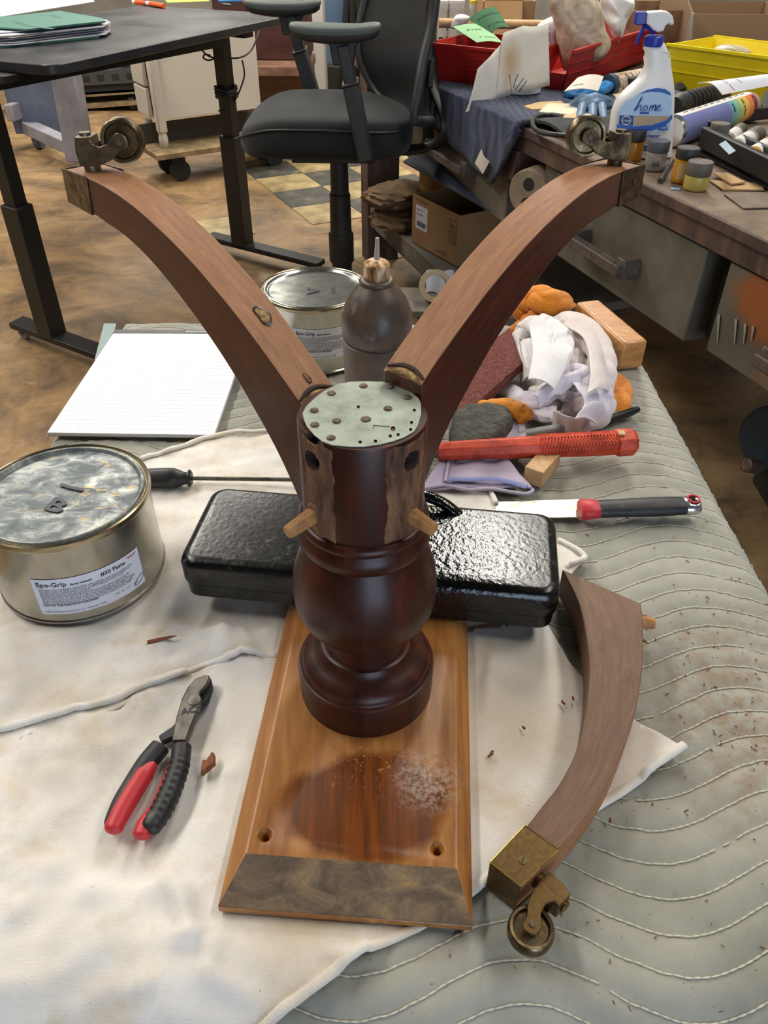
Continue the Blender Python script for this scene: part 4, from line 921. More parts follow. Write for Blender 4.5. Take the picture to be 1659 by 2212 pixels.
hp_ = A + d * .945; cc_ = [ob('hole', M().cyl(hp_ - Vector((0, 0, .03)), hp_ + Vector((0, 0, .03)), .0062, n=20), None)]; cut(cp_, cc_)
ob('hole_ring', M().tube([hp_ + Vector((.0064 * cos(a), .0064 * sin(a), .0092)) for a in [2 * pi * k / 24 for k in range(24)]], .0011, 6, cyc=True), m_red, pk)
# marker pen
mk = thing('marker_pen', 'grey marker pen with black cap below the knit rags', 'marker', at(1260, 910, .704))
a, b, c_ = at(1120, 940, .712), at(1316, 906, .712), at(1378, 884, .712)
ob('barrel', M().tube([a, a.lerp(b, .85), b], [.0058, .0062, .0058], 14), m_greybar, mk); ob('cap', M().tube([b - (c_ - b) * .05, b.lerp(c_, .15), b.lerp(c_, .8), c_], [.0066, .0068, .0058, .0044], 14), m_black, mk)
ob('clip', M().bar(b.lerp(c_, .1) + Vector((0, 0, .0068)), b.lerp(c_, .8) + Vector((0, 0, .0062)), .003, .0016), m_black, mk)
# chips and splinters on the cloth
m_chip = wood('splinter wood', '#4a2414', '#7a4426', '#9c6238', (40, 40, 10), 5, .8)
def chip(px_, py_, r, label, seed, z=.707, long_=None):
    rn = random.Random(seed); p = at(px_, py_, z); m = M()
    if long_:
        q = at(*long_, z); m.tube([p, p.lerp(q, .3), p.lerp(q, .8), q], [r * .9, r, r * .7, r * .2], 5, flat=.5)
    else:
        pts = [(r * (1 + .5 * rn.uniform(-1, 1)) * cos(a) * 1.4, r * (1 + .5 * rn.uniform(-1, 1)) * sin(a) * .7) for a in [2 * pi * k / 9 for k in range(9)]]
        rz = Matrix.Rotation(rn.uniform(0, 3), 3, 'Z'); pts = [rz @ Vector((x, y, 0)) for x, y in pts]
        m.add([p + q + Vector((0, 0, -r * .3)) for q in pts] + [p + q * .8 + Vector((0, 0, r * .35 + r * .3 * rn.random())) for q in pts], [tuple(range(9))[::-1], tuple(range(9, 18))] + [(k, (k + 1) % 9, 9 + (k + 1) % 9, 9 + k) for k in range(9)])
    tag(ob('wood_chip', m, m_chip, None, smooth=20), label, 'wood chip')
chip(318, 1387, .0022, 'long thin wood splinter on the cloth in front of the paste can', 1, .7125, (382, 1373))
chip(447, 1652, .0062, 'chunky dark wood chip on the cloth right of the side cutters', 2, .711)
chip(1238, 1508, .0016, 'tiny dark chip on the cloth beside the loose leg', 3); chip(1216, 1517, .0017, 'square dark chip left of its tiny twin beside the loose leg', 4)
chip(1062, 1628, .0022, 'slim brown chip on the cloth just right of the board', 5); chip(1132, 1572, .0014, 'round brown chip on the cloth halfway from board to loose leg', 6)
chip(1388, 1330, .002, 'little red splinter by the dowel of the loose leg', 7, .705, (1404, 1334)); chip(1318, 1771, .0017, 'dark chip on the blanket below the cloth corner', 8, .703)
dm = M(); rn = random.Random(11)
for k in range(800):
    if k < 430: x = rn.gauss(.335, .05); y = rn.gauss(.43, .085)
    else: x = rn.uniform(.03, .38); y = rn.uniform(.19, .72)
    if x > .385: continue
    p = Vector((x, y, qheight(x, y) + .0012)); s = .00025 + .0010 * rn.random() ** 3; a = rn.uniform(0, pi)
    d_ = Vector((cos(a), sin(a), .2)) * s * rn.uniform(.8, 2.2); e_ = Vector((-sin(a), cos(a), 0)) * s * .5
    dm.add([p - d_ - e_, p + d_ - e_, p + d_ + e_, p - d_ + e_, p + Vector((0, 0, s * .8))], [(0, 1, 4), (1, 2, 4), (2, 3, 4), (3, 0, 4)])
sd_ = ob('sawdust', dm, m_chip, None, smooth=0, kind='stuff'); sd_['label'] = 'fine reddish sawdust and shavings scattered over the blanket'; sd_['category'] = 'sawdust'
# ================================================================== room shell
def struct(name, mb, mat, parent=None, **k):
    o = ob(name, mb, mat, parent, **k)
    if parent is None: o['kind'] = 'structure'
    return o
m_floor = N('worn painted floor'); _c = m_floor.co('Object', (1, 1, 1)); _f = m_floor.noise(_c, 3.4, 9, .72, .6)
_col = m_floor.ramp(_f, [(.30, '#463828'), (.42, '#705a40'), (.55, '#957650'), (.70, '#a98f6b')])
_g = m_floor.noise(m_floor.co('Object', (1, 3, 1), (0, 0, .5)), 5, 8, .7, .5)
_col = m_floor.mix(m_floor.ramp(_g, [(.56, 0), (.68, .75)]), _col, '#5e564a')
_col = m_floor.mix(m_floor.ramp(m_floor.noise(_c, 9, 8, .75), [(.60, 0), (.70, .5)]), _col, '#c2a57c')
_col = m_floor.mix(m_floor.ramp(m_floor.noise(_c, 28, 9, .8), [(.55, 0), (.68, .55)]), _col, '#55452f')
m_floor = m_floor.out(_col, m_floor.ramp(_g, [(.3, .34), (.7, .62)]), 0, _f, .1, .002)
m_wall = worn('painted wall', [(.3, '#77736a'), (.7, '#8f8a80')], 3, .85, bs=.1)
m_ceil = flat('dark open ceiling', '#4a4640', .9)
m_dark = flat('black paint and recess shade', '#1c1b1a', .7)  # black parts; in the drawer gap this colour stands in for shade
XL, XR, YF, YB, ZC = -6.0, 3.6, -3.5, 9.5, 3.6
floor = struct('floor', M().box(((XL + XR) / 2, (YF + YB) / 2, -.05), (XR - XL + .4, YB - YF + .4, .1)), m_floor, smooth=0)
struct('ceiling', M().box(((XL + XR) / 2, (YF + YB) / 2, ZC + .05), (XR - XL + .4, YB - YF + .4, .1)), m_ceil, smooth=0)
struct('wall_left', M().box((XL - .1, (YF + YB) / 2, ZC / 2), (.2, YB - YF, ZC)), m_wall, smooth=0)
struct('wall_right', M().box((XR + .1, (YF + YB) / 2, ZC / 2), (.2, YB - YF, ZC)), m_wall, smooth=0)
struct('wall_back', M().box(((XL + XR) / 2, YB + .1, ZC / 2), (XR - XL + .4, .2, ZC)), m_wall, smooth=0)
wf = M(); wf.box(((XL + .1) / 2, YF - .1, ZC / 2), (.1 - XL, .2, ZC)); wf.box(((XR + 2.5) / 2, YF - .1, ZC / 2), (XR - 2.5, .2, ZC)); wf.box((1.3, YF - .1, (2.6 + ZC) / 2), (2.4, .2, ZC - 2.6))
struct('wall_front', wf, m_wall, smooth=0)
m_lamphouse = flat('lamp housing', '#d8d6cf', .5)
m_tube = N('fluorescent tube'); m_tube.b.inputs['Emission Color'].default_value = (1, .93, .82, 1); m_tube.b.inputs['Emission Strength'].default_value = 6; m_tube = m_tube.out('#ffffff', .4)
for k, (lx, ly, LE) in enumerate(LAMPS):
    t = thing('ceiling_light', 'long twin tube fluorescent fitting on the workshop ceiling', 'ceiling light', (lx, ly, 3.58), 'twin tube fluorescent fittings')
    ob('housing', M().box((0, 0, -.02), (.30, 2.4, .06)), m_lamphouse, t, local=True)
    for s in (-1, 1): ob('tube', M().cyl((s * .07, -1.15, -.075), (s * .07, 1.15, -.075), .016, n=10), m_tube, t, local=True)
# remains of a checkered tile floor
m_tileb = worn('black floor tile', [(.35, '#33332f'), (.55, '#48463e'), (.7, '#746a54')], 9, .55, bs=.1)
m_tilet = worn('tan floor tile', [(.3, '#67593d'), (.45, '#8f7d54'), (.62, '#ab986c')], 9, .5, bs=.1)
te1 = Vector((cos(radians(26)), sin(radians(26)), 0)); te2 = Vector((te1.y, -te1.x, 0)); to = Vector((-.476, 4.727, 0)); TS = .287
reg = [(545, 336), (900, 322), (935, 430), (900, 560), (800, 575), (780, 500), (690, 470), (600, 395)]
def inpoly(x, y, P):
    c = 0
    for i in range(len(P)):
        a, b = P[i], P[(i + 1) % len(P)]
        if (a[1] > y) != (b[1] > y) and x < (b[0] - a[0]) * (y - a[1]) / (b[1] - a[1]) + a[0]: c ^= 1
    return c
tm = {}
for col, mt in ((0, m_tileb), (1, m_tilet)):
    g = TS / 2 - .0015; q = [(-g, -g), (g, -g), (g, g), (-g, g)]
    mb = M(); mb.prism([(te1 * a + te2 * b).xy for a, b in q], .0003, .003); o = ob('tile', mb, mt, floor, smooth=0); tm[col] = o
first = {0: True, 1: True}
for i in range(-6, 9):
    for j in range(-5, 9):
        p = to + te1 * ((i + .5) * TS) + te2 * ((j + .5) * TS); P = px(p)
        if not (inpoly(P[0], P[1], reg) or (i, j) in ((-3, 2),)): continue
        c = (i + j) % 2
        if first[c]: o = tm[c]; first[c] = False
        else: o = tm[c].copy(); COL.objects.link(o)
        o.location = (p.x, p.y, 0)

# ================================================================== standing desk at the left
m_desk = worn('black desk laminate', [(.3, '#17171a'), (.6, '#2a2a2e'), (.75, '#3d3a38')], 6, (.28, .42), bs=.05)
m_deskmetal = flat('black powder coat', '#141413', .45)
m_wheelgrey = flat('grey caster tyre', '#7a7b80', .5)
dk = thing('standing_desk', 'black standing desk on two T shaped legs at the left', 'desk', (-.9, 3.0, 0))
DZ = .89
dc = at(112, 142, DZ).xy.to_3d(); dl = (at(606, 38, DZ).xy.to_3d() - dc).normalized(); dd = Vector((-dl.y, dl.x, 0))
DLn, DDp = 1.32, .74
def dpt(a, b, z): q = dc + dl * a + dd * b; return Vector((q.x, q.y, z))
def rr2(w, d, r):
    return [(x + w / 2, y + d / 2) for x, y in rrect(w, d, r, 5)]
top = M(); top.prism([dpt(a, b, 0).xy for a, b in rr2(DLn, DDp, .05)], DZ - .026, DZ); ob('desktop', top, m_desk, dk, bev=.003, smooth=30)
fd = Vector((.845, -.535, 0))
def tleg(p, top_z, mats, lab):
    l = dl
    R = Matrix((fd, l, Vector((0, 0, 1)))).transposed()
    up = ob('leg', M().box(p + Vector((0, 0, .62 + .03)), (.055, .05, 1.24 - .79), R), m_deskmetal, dk, bev=.002); 
    up.data  # upper column
    ob('leg_sleeve', M().box(p + Vector((0, 0, .27)), (.078, .07, .45), R), m_deskmetal, dk, bev=.003)
    ft = M(); ft.box(p + fd * .115 + Vector((0, 0, .055)), (.62, .07, .022), R); ob('foot', ft, m_deskmetal, dk, bev=.004)
    for s in (-.165, .40):
        c = p + fd * s + Vector((0, 0, .026)); w = ob('caster', M().lathe([(.012, -.011), (.024, -.011), (.0255, -.006), (.0255, .006), (.024, .011), (.012, .011)], c, 20, Matrix((Vector((0, 0, 1)), fd, l)).transposed()), m_wheelgrey, dk)
        ob('caster_yoke', M().box(c + Vector((0, 0, .012)), (.016, .03, .03), R), m_deskmetal, w)
legL = at(118, 738, .03).xy.to_3d(); legR = at(526, 540, .03).xy.to_3d()
tleg(legL, DZ, None, ''); tleg(legR, DZ, None, '')
ob('crossbar', M().bar(legL + Vector((0, 0, .83)), legR + Vector((0, 0, .83)), .06, .04), m_deskmetal, dk)
for p in (legL, legR): ob('top_bracket', M().bar(p + Vector((0, 0, .853)) - fd * .28, p + Vector((0, 0, .853)) + fd * .14, .05, .018), m_deskmetal, dk)
m_cable = flat('black cable', '#191816', .5)
lr = legR
def cable(pts, r=.0032): return M().tube(catmull(pts, 8), r, 6)
ob('cable', cable([atY(424, 86, 3.25), atY(436, 108, 3.3), atY(455, 123, 3.4), atY(480, 125, 3.42), atY(520, 124, 3.5), atY(545, 105, 3.6), atY(562, 60, 3.7)]), m_cable, dk)
ob('cable', cable([atY(455, 120, 3.38), atY(442, 118, 3.38), atY(440, 126, 3.38), atY(452, 130, 3.38), atY(470, 124, 3.39)]), m_cable, dk)
for k in range(4):
    z = atY(500, 185 + k * 5, 3.45).z; c = lr + Vector((0, 0, z)); ob('cable', M().tube([c + fd * (.046 * cos(a)) + dl * (.042 * sin(a)) + Vector((0, 0, .006 * sin(a * 2 + k))) for a in [2 * pi * i / 18 for i in range(18)]], .005, 6, cyc=True), m_cable, dk)
ob('cable', cable([atY(523, 130, 3.44), atY(528, 160, 3.44), atY(520, 190, 3.42), atY(508, 215, 3.4), atY(490, 232, 3.38), atY(472, 240, 3.38)]), m_cable, dk)
# things on the desk
m_green = flat('green folder', '#3d7263', .5); m_greend = flat('dark green print', '#275c4c', .5)
fo = thing('document_stack', 'green folder on top of a stack of loose papers on the desk', 'papers', at(100, 85, DZ + .001))
rn = random.Random(5)
def flatpoly(pts, z0, z1): return M().prism([at(x, y, z0).xy for x, y in pts], z0, z1)
pcols = ['#c9c7cf', '#b7b7c6', '#d8d6d8', '#8f92b2', '#d6c8a8', '#cbc9d4', '#dcdade']
ob('dark_folder', flatpoly([(-60, 106), (20, 102), (120, 92), (215, 82), (200, 60), (-60, 70)], DZ + .001, DZ + .005), m_greend, fo, smooth=0)
for k in range(7):
    z = DZ + .006 + k * .0045; j = lambda: rn.uniform(-6, 6)
    ob('sheet', flatpoly([(-60, 100 - k * 4 + j()), (30 + j(), 96 - k * 4 + j() * .4), (218 + j() * 2, 74 - k * 3.6 + j() * .5), (232 + j() * 1.5, 66 - k * 3.4), (150 + j(), 40 - k * 2), (-60, 50)], z, z + .0025), flat('paper sheet', pcols[k], .8), fo, smooth=0)
z = DZ + .040
gf = ob('green_folder', flatpoly([(-60, 58), (60, 66), (228, 48), (222, 42), (130, 26), (-60, 46)], z, z + .004), m_green, fo, smooth=0)
ob('print', M().tube([at(x, y, z + .0042) for x, y in ((30, 46), (60, 56), (115, 62))], .010, 4, flat=.05).tube([at(x, y, z + .0042) for x, y in ((85, 34), (112, 33), (130, 39))], .009, 4, flat=.05), m_greend, gf)
tag(ob('paper_sheet', flatpoly([(-80, 50), (205, 4), (180, -14), (-80, -10)], DZ + .0005, DZ + .003), m_paper, None, smooth=0), 'large white sheet of paper at the back left of the desk', 'paper')
om = thing('highlighter', 'orange and white marker lying on the desk', 'marker', at(325, 10, DZ))
a, b, c_ = at(288, 4, DZ + .009), at(325, 8, DZ + .009), at(354, 13, DZ + .009)
ob('barrel', M().cyl(a, b, .0085, n=14), m_paper, om); ob('barrel_band', M().cyl(a.lerp(b, .15), a.lerp(b, .8), .0088, n=14), flat('orange plastic', '#e8541c', .4), om); ob('cap', M().tube([b, c_], [.0095, .0085], 14), flat('orange cap', '#f0642a', .4), om)
tag(ob('note_sheet', flatpoly([(352, -4), (362, 6), (452, 3), (445, -14), (370, -14)], DZ + .0005, DZ + .002), flat('lime paper', '#b5e04a', .7), None, smooth=0), 'lime green sheet of paper on the desk', 'paper')
for P, cc, lb in ((((472, 3), (560, 1)), '#2b6fb0', 'blue pen on the desk'), (((525, 3), (585, -4)), '#c04a5a', 'pink pen beside the blue pen on the desk'), (((478, 9), (500, 12)), '#1a1a1a', 'short black pen cap on the desk')):
    tag(ob('pen', M().tube([at(*P[0], DZ + .005), at(*P[0], DZ + .005).lerp(at(*P[1], DZ + .005), .9), at(*P[1], DZ + .005)], [.005, .005, .002], 8), flat('pen plastic', cc, .4), None), lb, 'pen')

# ================================================================== office chair
m_fabric = worn('black seat fabric', [(.3, '#101313'), (.7, '#191d1d')], 40, .95, bs=.3, bscale=1500, sheen=.08)
m_chairpl = worn('charcoal chair plastic', [(.3, '#1f2021'), (.7, '#2b2b2b')], 30, .5, bs=.1, bscale=600)
m_padgrey = flat('grey arm pad', '#4d544f', .6)
ch = thing('office_chair', 'black office chair with arm rests and mesh back in front of the desk', 'chair', (-.16, 2.62, 0))
CY = 2.64; cxx = atY(736, 480, CY).x
zb = atY(736, 335, CY).z; 
ob('gas_column', M().lathe([(.034, .10), (.034, .26), (.042, .27), (.042, atY(0, 500, CY).z), (.036, atY(0, 497, CY).z), (.034, atY(0, 415, CY).z), (.030, atY(0, 412, CY).z), (.028, zb + .02)], (cxx, CY, 0), 28), m_chairpl, ch, smooth=40)
for k in range(5):
    a = radians(90 + 72 * k); e = Vector((cxx + .31 * cos(a), CY + .31 * sin(a), .075)); bs_ = ob('base_leg', M().tube([(cxx, CY, .115), (cxx + .15 * cos(a), CY + .15 * sin(a), .10), e], [.034, .026, .018], 10, flat=.7), m_chairpl, ch, smooth=50)
    ob('caster', M().cyl(e + Vector((-.02 * sin(a), .02 * cos(a), -.045)), e + Vector((.02 * sin(a), -.02 * cos(a), -.045)), .029, n=18), m_chairpl, bs_)
# seat: rounded slab with a waterfall front (front towards the left)
sx0, sx1 = atY(520, 240, CY).x, atY(893, 270, CY).x; sy0, sy1 = 2.40, 2.90
zt = atY(700, 232, CY).z
m = M(); n = 44; secs = [(.80, -.105), (.93, -.10), (.99, -.075), (1.0, -.05), (.995, -.025), (.96, -.006), (.88, .004), (.7, .008), (.4, .006), (.1, .004)]
vs = []; cx_, cy_ = (sx0 + sx1) / 2, (sy0 + sy1) / 2
for f, dz in secs:
    for k in range(n):
        a = 2 * pi * k / n; ca, sa = cos(a), sin(a); e = .62
        u = abs(ca) ** e * (1 if ca > 0 else -1); v = abs(sa) ** e * (1 if sa > 0 else -1)
        x = cx_ + (sx1 - sx0) / 2 * f * u; y = cy_ + (sy1 - sy0) / 2 * f * v
        w = max(0, (-(x - cx_) / ((sx1 - sx0) / 2) - .45)); q = (x - cx_) / ((sx1 - sx0) / 2)
        vs.append((x, y, zt + dz - .085 * w * w * (1.6 if dz > -.05 else .9) - .012 * max(0, q) + .012 * abs(v * f) ** 2 * (dz > -.03)))
m.add(vs, [(i * n + k, i * n + (k + 1) % n, (i + 1) * n + (k + 1) % n, (i + 1) * n + k) for i in range(len(secs) - 1) for k in range(n)] + [tuple(range(n))[::-1], tuple((len(secs) - 1) * n + k for k in range(n))])
seat = ob('seat', m, m_fabric, ch, smooth=180, sub=1)
pipe = [Vector(v) for v in vs[4 * n:5 * n]]; ob('piping', M().tube(pipe, .003, 6, cyc=True), m_chairpl, seat)
ob('seat_plate', M().box((cx_ + .02, cy_, zt - .12), (.26, .2, .04)), m_chairpl, ch, .006)
# arms
def arm(Y, pts, padx, pady):
    a, b, c_ = [atY(x, y, Y) for x, y in pts]   # top, collar, bottom
    mb = M(); up = b.lerp(c_, -.02)
    st = ob('arm_post', M().bar(a, b + (c_ - b) * .1, .032, .062, (0, 1, 0)), m_chairpl, ch, .005)
    ob('arm_sleeve', M().bar(b, c_, .044, .076, (0, 1, 0)), m_chairpl, ch, .006)
    ob('sleeve_collar', M().bar(b - (c_ - b) * .02, b + (c_ - b) * .02, .048, .082, (0, 1, 0)), m_chairpl, st, .004)
    l, r = atY(padx[0], pady, Y), atY(padx[1], pady, Y); mid = (l + r) / 2; L = (r - l).length
    neck = ob('arm_head', M().prism([(x, y) for x, y in ((-.07, .028), (-.035, -.005), (-.028, -.05), (.028, -.05), (.035, -.005), (.07, .028))], -.022, .022, frame((a.x, Y, mid.z - .034), (1, 0, 0), (0, 0, 1))), m_chairpl, ch, .004)
    pad = M(); n_ = 36; sec = [(.90, -.016, .85), (.97, -.013, .97), (1, -.006, 1), (1, -.001, 1), (.98, .003, .96), (.88, .005, .82)]; vs = []
    for f, dz, g in sec:
        for k in range(n_):
            t = 2 * pi * k / n_; u = abs(cos(t)) ** .55 * (1 if cos(t) > 0 else -1); v = abs(sin(t)) ** .55 * (1 if sin(t) > 0 else -1)
            vs.append((mid.x + L / 2 * f * u, Y + .045 * g * v, mid.z + dz + .008 * abs(u) ** 3))
    pad.add(vs, [(i * n_ + k, i * n_ + (k + 1) % n_, (i + 1) * n_ + (k + 1) % n_, (i + 1) * n_ + k) for i in range(5) for k in range(n_)] + [tuple(range(n_))[::-1], tuple(5 * n_ + k for k in range(n_))])
    ob('arm_pad', pad, m_padgrey, ch, smooth=50)
    bs2 = M(); vs = []
    for f, dz, g in ((.60, -.034, .6), (.86, -.030, .8), (.96, -.022, .95), (.97, -.014, .96)):
        for k in range(n_):
            t = 2 * pi * k / n_; u = abs(cos(t)) ** .55 * (1 if cos(t) > 0 else -1); v = abs(sin(t)) ** .55 * (1 if sin(t) > 0 else -1)
            vs.append((mid.x + L / 2 * f * u, Y + .045 * g * v, mid.z + dz + .008 * abs(u) ** 3))
    bs2.add(vs, [(i * n_ + k, i * n_ + (k + 1) % n_, (i + 1) * n_ + (k + 1) % n_, (i + 1) * n_ + k) for i in range(3) for k in range(n_)] + [tuple(range(n_))[::-1], tuple(3 * n_ + k for k in range(n_))])
    ob('pad_base', bs2, m_chairpl, ch, smooth=50)
arm(2.40, [(741, 95), (757, 178), (792, 345)], (625, 823), 60)
arm(2.94, [(628, 30), (648, 108), (682, 225)], (527, 694), 8)
# mesh back
m_mesh = N('black back mesh'); m_mesh = m_mesh.out('#0d0d0e', .7, alpha=.88)
nearE = catmull([atY(x, y, Y) for x, y, Y in ((893, 262, 2.44), (902, 205, 2.46), (916, 120, 2.50), (934, 50, 2.53), (941, -30, 2.54), (938, -110, 2.54))], 4)
farE = catmull([atY(x, y, Y) for x, y, Y in ((862, 252, 2.72), (818, 205, 2.84), (782, 140, 2.88), (774, 75, 2.90), (792, -10, 2.92), (812, -110, 2.92))], 4)
def backpt(u, v):
    t = max(0, min(1, v)) * (len(nearE) - 1); k = min(int(t), len(nearE) - 2); f = t - k
    a = nearE[k].lerp(nearE[k + 1], f); b = farE[k].lerp(farE[k + 1], f); q = a.lerp(b, u)
    return q + Vector((.075, -.02, 0)) * (4 * u * (1 - u)) + Vector((0, 0, (v - max(0, min(1, v))) * .6))
ob('back_mesh', M().sheet(backpt, 10, 20, .004), m_mesh, ch, smooth=180)
edge = [backpt(.0, v / 14) for v in range(15)] + [backpt(u / 6, 1) for u in range(1, 7)] + [backpt(1, v / 14) for v in range(13, -1, -1)] + [backpt(u / 6, 0) for u in range(5, 0, -1)]
ob('back_frame', M().tube(edge, .014, 8, cyc=True), m_chairpl, ch, smooth=60)
sp_ = [Vector((cx_ + .05, cy_, zt - .12)), Vector((sx1 + .02, cy_, zt - .12)), backpt(.5, .0) + Vector((.05, -.02, -.02)), backpt(.5, .3) + Vector((.045, -.01, 0)), backpt(.5, .6) + Vector((.035, -.01, 0)), backpt(.5, .9) + Vector((.03, -.01, 0))]
ob('back_spine', M().tube(catmull(sp_, 5), .03, 10, flat=.5), m_chairpl, ch, smooth=60)
ob('lumbar_support', M().sheet(lambda u, v: backpt(.1 + .8 * u, .25 + .15 * v) + Vector((.018, 0, 0)), 8, 4, .008), m_chairpl, ch, smooth=60)

# ================================================================== furniture behind the desk
m_cream = flat('cream painted cabinet', '#c6bfb2', .55)
m_ply = worn('dirty plywood', [(.3, '#5a4c33'), (.55, '#887350'), (.75, '#a9936a')], 12, .8, bs=.2)
m_greysteel = worn('lavender grey cart paint', [(.3, '#76757c'), (.7, '#93929a')], 10, .6, bs=.1)
m_bluesteel = worn('blue grey cart paint', [(.3, '#474f63'), (.7, '#5d6579')], 10, .6, bs=.1)
m_redwood = worn('reddish brown furniture', [(.3, '#341a14'), (.7, '#4d2a22')], 6, .45, stretch=(1, 1, 4), bs=.05)
m_oak = wood('oak furniture', '#4a2d16', '#6b4524', '#8a6038', (6, 6, 30), 3, .5)
dz_ = .16
A = at(345, 335, dz_); B = at(486, 315, dz_); e = (B - A).normalized(); f_ = Vector((-e.y, e.x, 0))
dol = thing('furniture_dolly', 'low plywood dolly on casters under the cream cabinet', 'dolly', (A.x, A.y, 0))
Rb = Matrix((e, f_, Vector((0, 0, 1)))).transposed(); L = .85
ob('platform', M().box(A + e * (L / 2 - .02) + f_ * .14 + Vector((0, 0, -.012)), (L, .30, .025), Rb), m_ply, dol)
ob('rail', M().box(A + e * (L / 2 - .02) + f_ * .28 + Vector((0, 0, .05)), (L, .02, .10), Rb), flat('grimy board', '#4b463c', .8), dol)
for a in (.12, .7):
    for b in (.06, .24):
        c = A + e * a + f_ * b; ob('caster', M().cyl(Vector((c.x, c.y, .055)) - f_ * .02, Vector((c.x, c.y, .055)) + f_ * .02, .055, n=18), m_dark, dol)
        ob('caster_fork', M().box((c.x, c.y, .115), (.06, .06, .045)), m_dark, dol)
cab = thing('cream_cabinet', 'cream painted bedside cabinet with turned feet on the dolly', 'cabinet', (A.x, A.y, dz_))
c0 = at(350, 322, dz_); zt_ = .72; zf = atY(352, 262, c0.y).z
cw = .62
ob('side_panel', M().box(c0 + e * (cw / 2) + f_ * .02 + Vector((0, 0, (zt_ + zf) / 2 - dz_)), (cw, .022, zt_ - zf), Rb), m_cream, cab, .003)
ob('carcass', M().box(c0 + e * (cw / 2) + f_ * .14 + Vector((0, 0, (zt_ + zf) / 2 - dz_)), (cw - .02, .22, zt_ - zf - .01), Rb), m_cream, cab, .003)
for k, (za, zb_) in enumerate(((zf + .01, zf + .15), (zf + .16, zf + .28), (zf + .30, zt_ - .02))):
    ob('drawer', M().box(c0 + e * -.012 + f_ * .15 + Vector((0, 0, (za + zb_) / 2 - dz_)), (.022, .19, zb_ - za), Rb), m_cream, cab, .005)
ob('corner_post', M().box(c0 + e * .02 + f_ * .01 + Vector((0, 0, (zt_ + zf) / 2 - .03 - dz_)), (.05, .05, zt_ - zf + .06), Rb), m_cream, cab, .008)
hf = zf - .06 - dz_
for a, b in ((.02, .01), (cw - .04, .01), (.02, .22)):
    c = c0 + e * a + f_ * b; ob('foot', M().lathe([(.012, 0), (.022, .015), (.026, .045), (.02, .08), (.013, .10), (.02, .11), (.024, hf)], c, 20), m_cream, cab, smooth=50)
# grey steel cart left of the cabinet
cart = thing('steel_cart', 'grey steel frame cart with slanted post behind the desk corner', 'cart', at(130, 330, 0))
q0 = at(150, 395, .04); 
pb = at(175, 345, .06); Yp = pb.y
ob('post', M().bar(pb, atY(140, 145, Yp), .13, .13), m_greysteel, cart, .006)
ob('low_rail', M().bar(pb + Vector((0, 0, .05)), atY(62, 275, Yp + .5), .08, .07), m_greysteel, cart, .004)
pe = atY(62, 275, Yp + .5)
ob('side_panel', M().bar(pe + Vector((.06, 0, -.03)), atY(48, 145, Yp + .5) , .05, .28), m_bluesteel, cart, .004)
ob('rail', M().bar(atY(20, 245, Yp + .4), atY(80, 220, Yp + .7), .05, .09), m_greysteel, cart, .004)
c = atY(86, 312, Yp + .5); ob('caster', M().cyl((c.x - .02, c.y, .06), (c.x + .02, c.y, .06), .06, n=16), m_bluesteel, cart)
ob('caster_fork', M().box((c.x, c.y, .13), (.06, .06, .06)), m_bluesteel, cart)
# dark slotted trolley at the very back left
tr = thing('slotted_trolley', 'dark trolley with slotted edge and wooden shelves in the far shadow', 'trolley', at(190, 235, 0))
Yt = 6.6
def wp_(x, y, Y=Yt): return atY(x, y, Y)
mb = M(); 
l0, r0 = wp_(40, 165), wp_(330, 140)
ob('tray', M().bar(wp_(40, 178), wp_(330, 160), .5, .16), m_dark, tr, .01)
ob('slotted_edge', M().bar(wp_(40, 166) + Vector((0, -.26, 0)), wp_(330, 148) + Vector((0, -.26, 0)), .02, .09), flat('dark grey steel', '#3c3d3b', .6), tr)
for k in range(9):
    t = .06 + k * .105; p = (wp_(40, 166) + Vector((0, -.272, 0))).lerp(wp_(330, 148) + Vector((0, -.272, 0)), t); ob('slot', M().box(p, (.05, .006, .035)), m_dark, tr)
ob('shelf', M().bar(wp_(45, 202), wp_(330, 182), .5, .03), m_ply, tr); ob('shelf', M().bar(wp_(45, 228), wp_(330, 206), .5, .03), m_ply, tr)
for x, y in ((60, 240), (120, 236), (300, 222)):
    p = at(x, y + 8, 0); ob('post', M().box((p.x, Yt, .28), (.06, .4, .5)), m_dark, tr); ob('caster', M().cyl((p.x - .02, Yt - .2, .05), (p.x + .02, Yt - .2, .05), .05, n=14), m_dark, tr)
p = wp_(112, 194); tag(lump('blue_cloth', [], 0, 0, None) if False else ob('blue_bag', M().lathe([(0, -.04), (.12, -.04), (.15, .0), (.09, .05), (.03, .075), (0, .08)], (p.x, p.y - .12, wp_(112, 202).z + .075), 20), flat('deep blue plastic', '#26246e', .5), None, smooth=60), 'small deep blue bag on the far slotted trolley', 'bag')
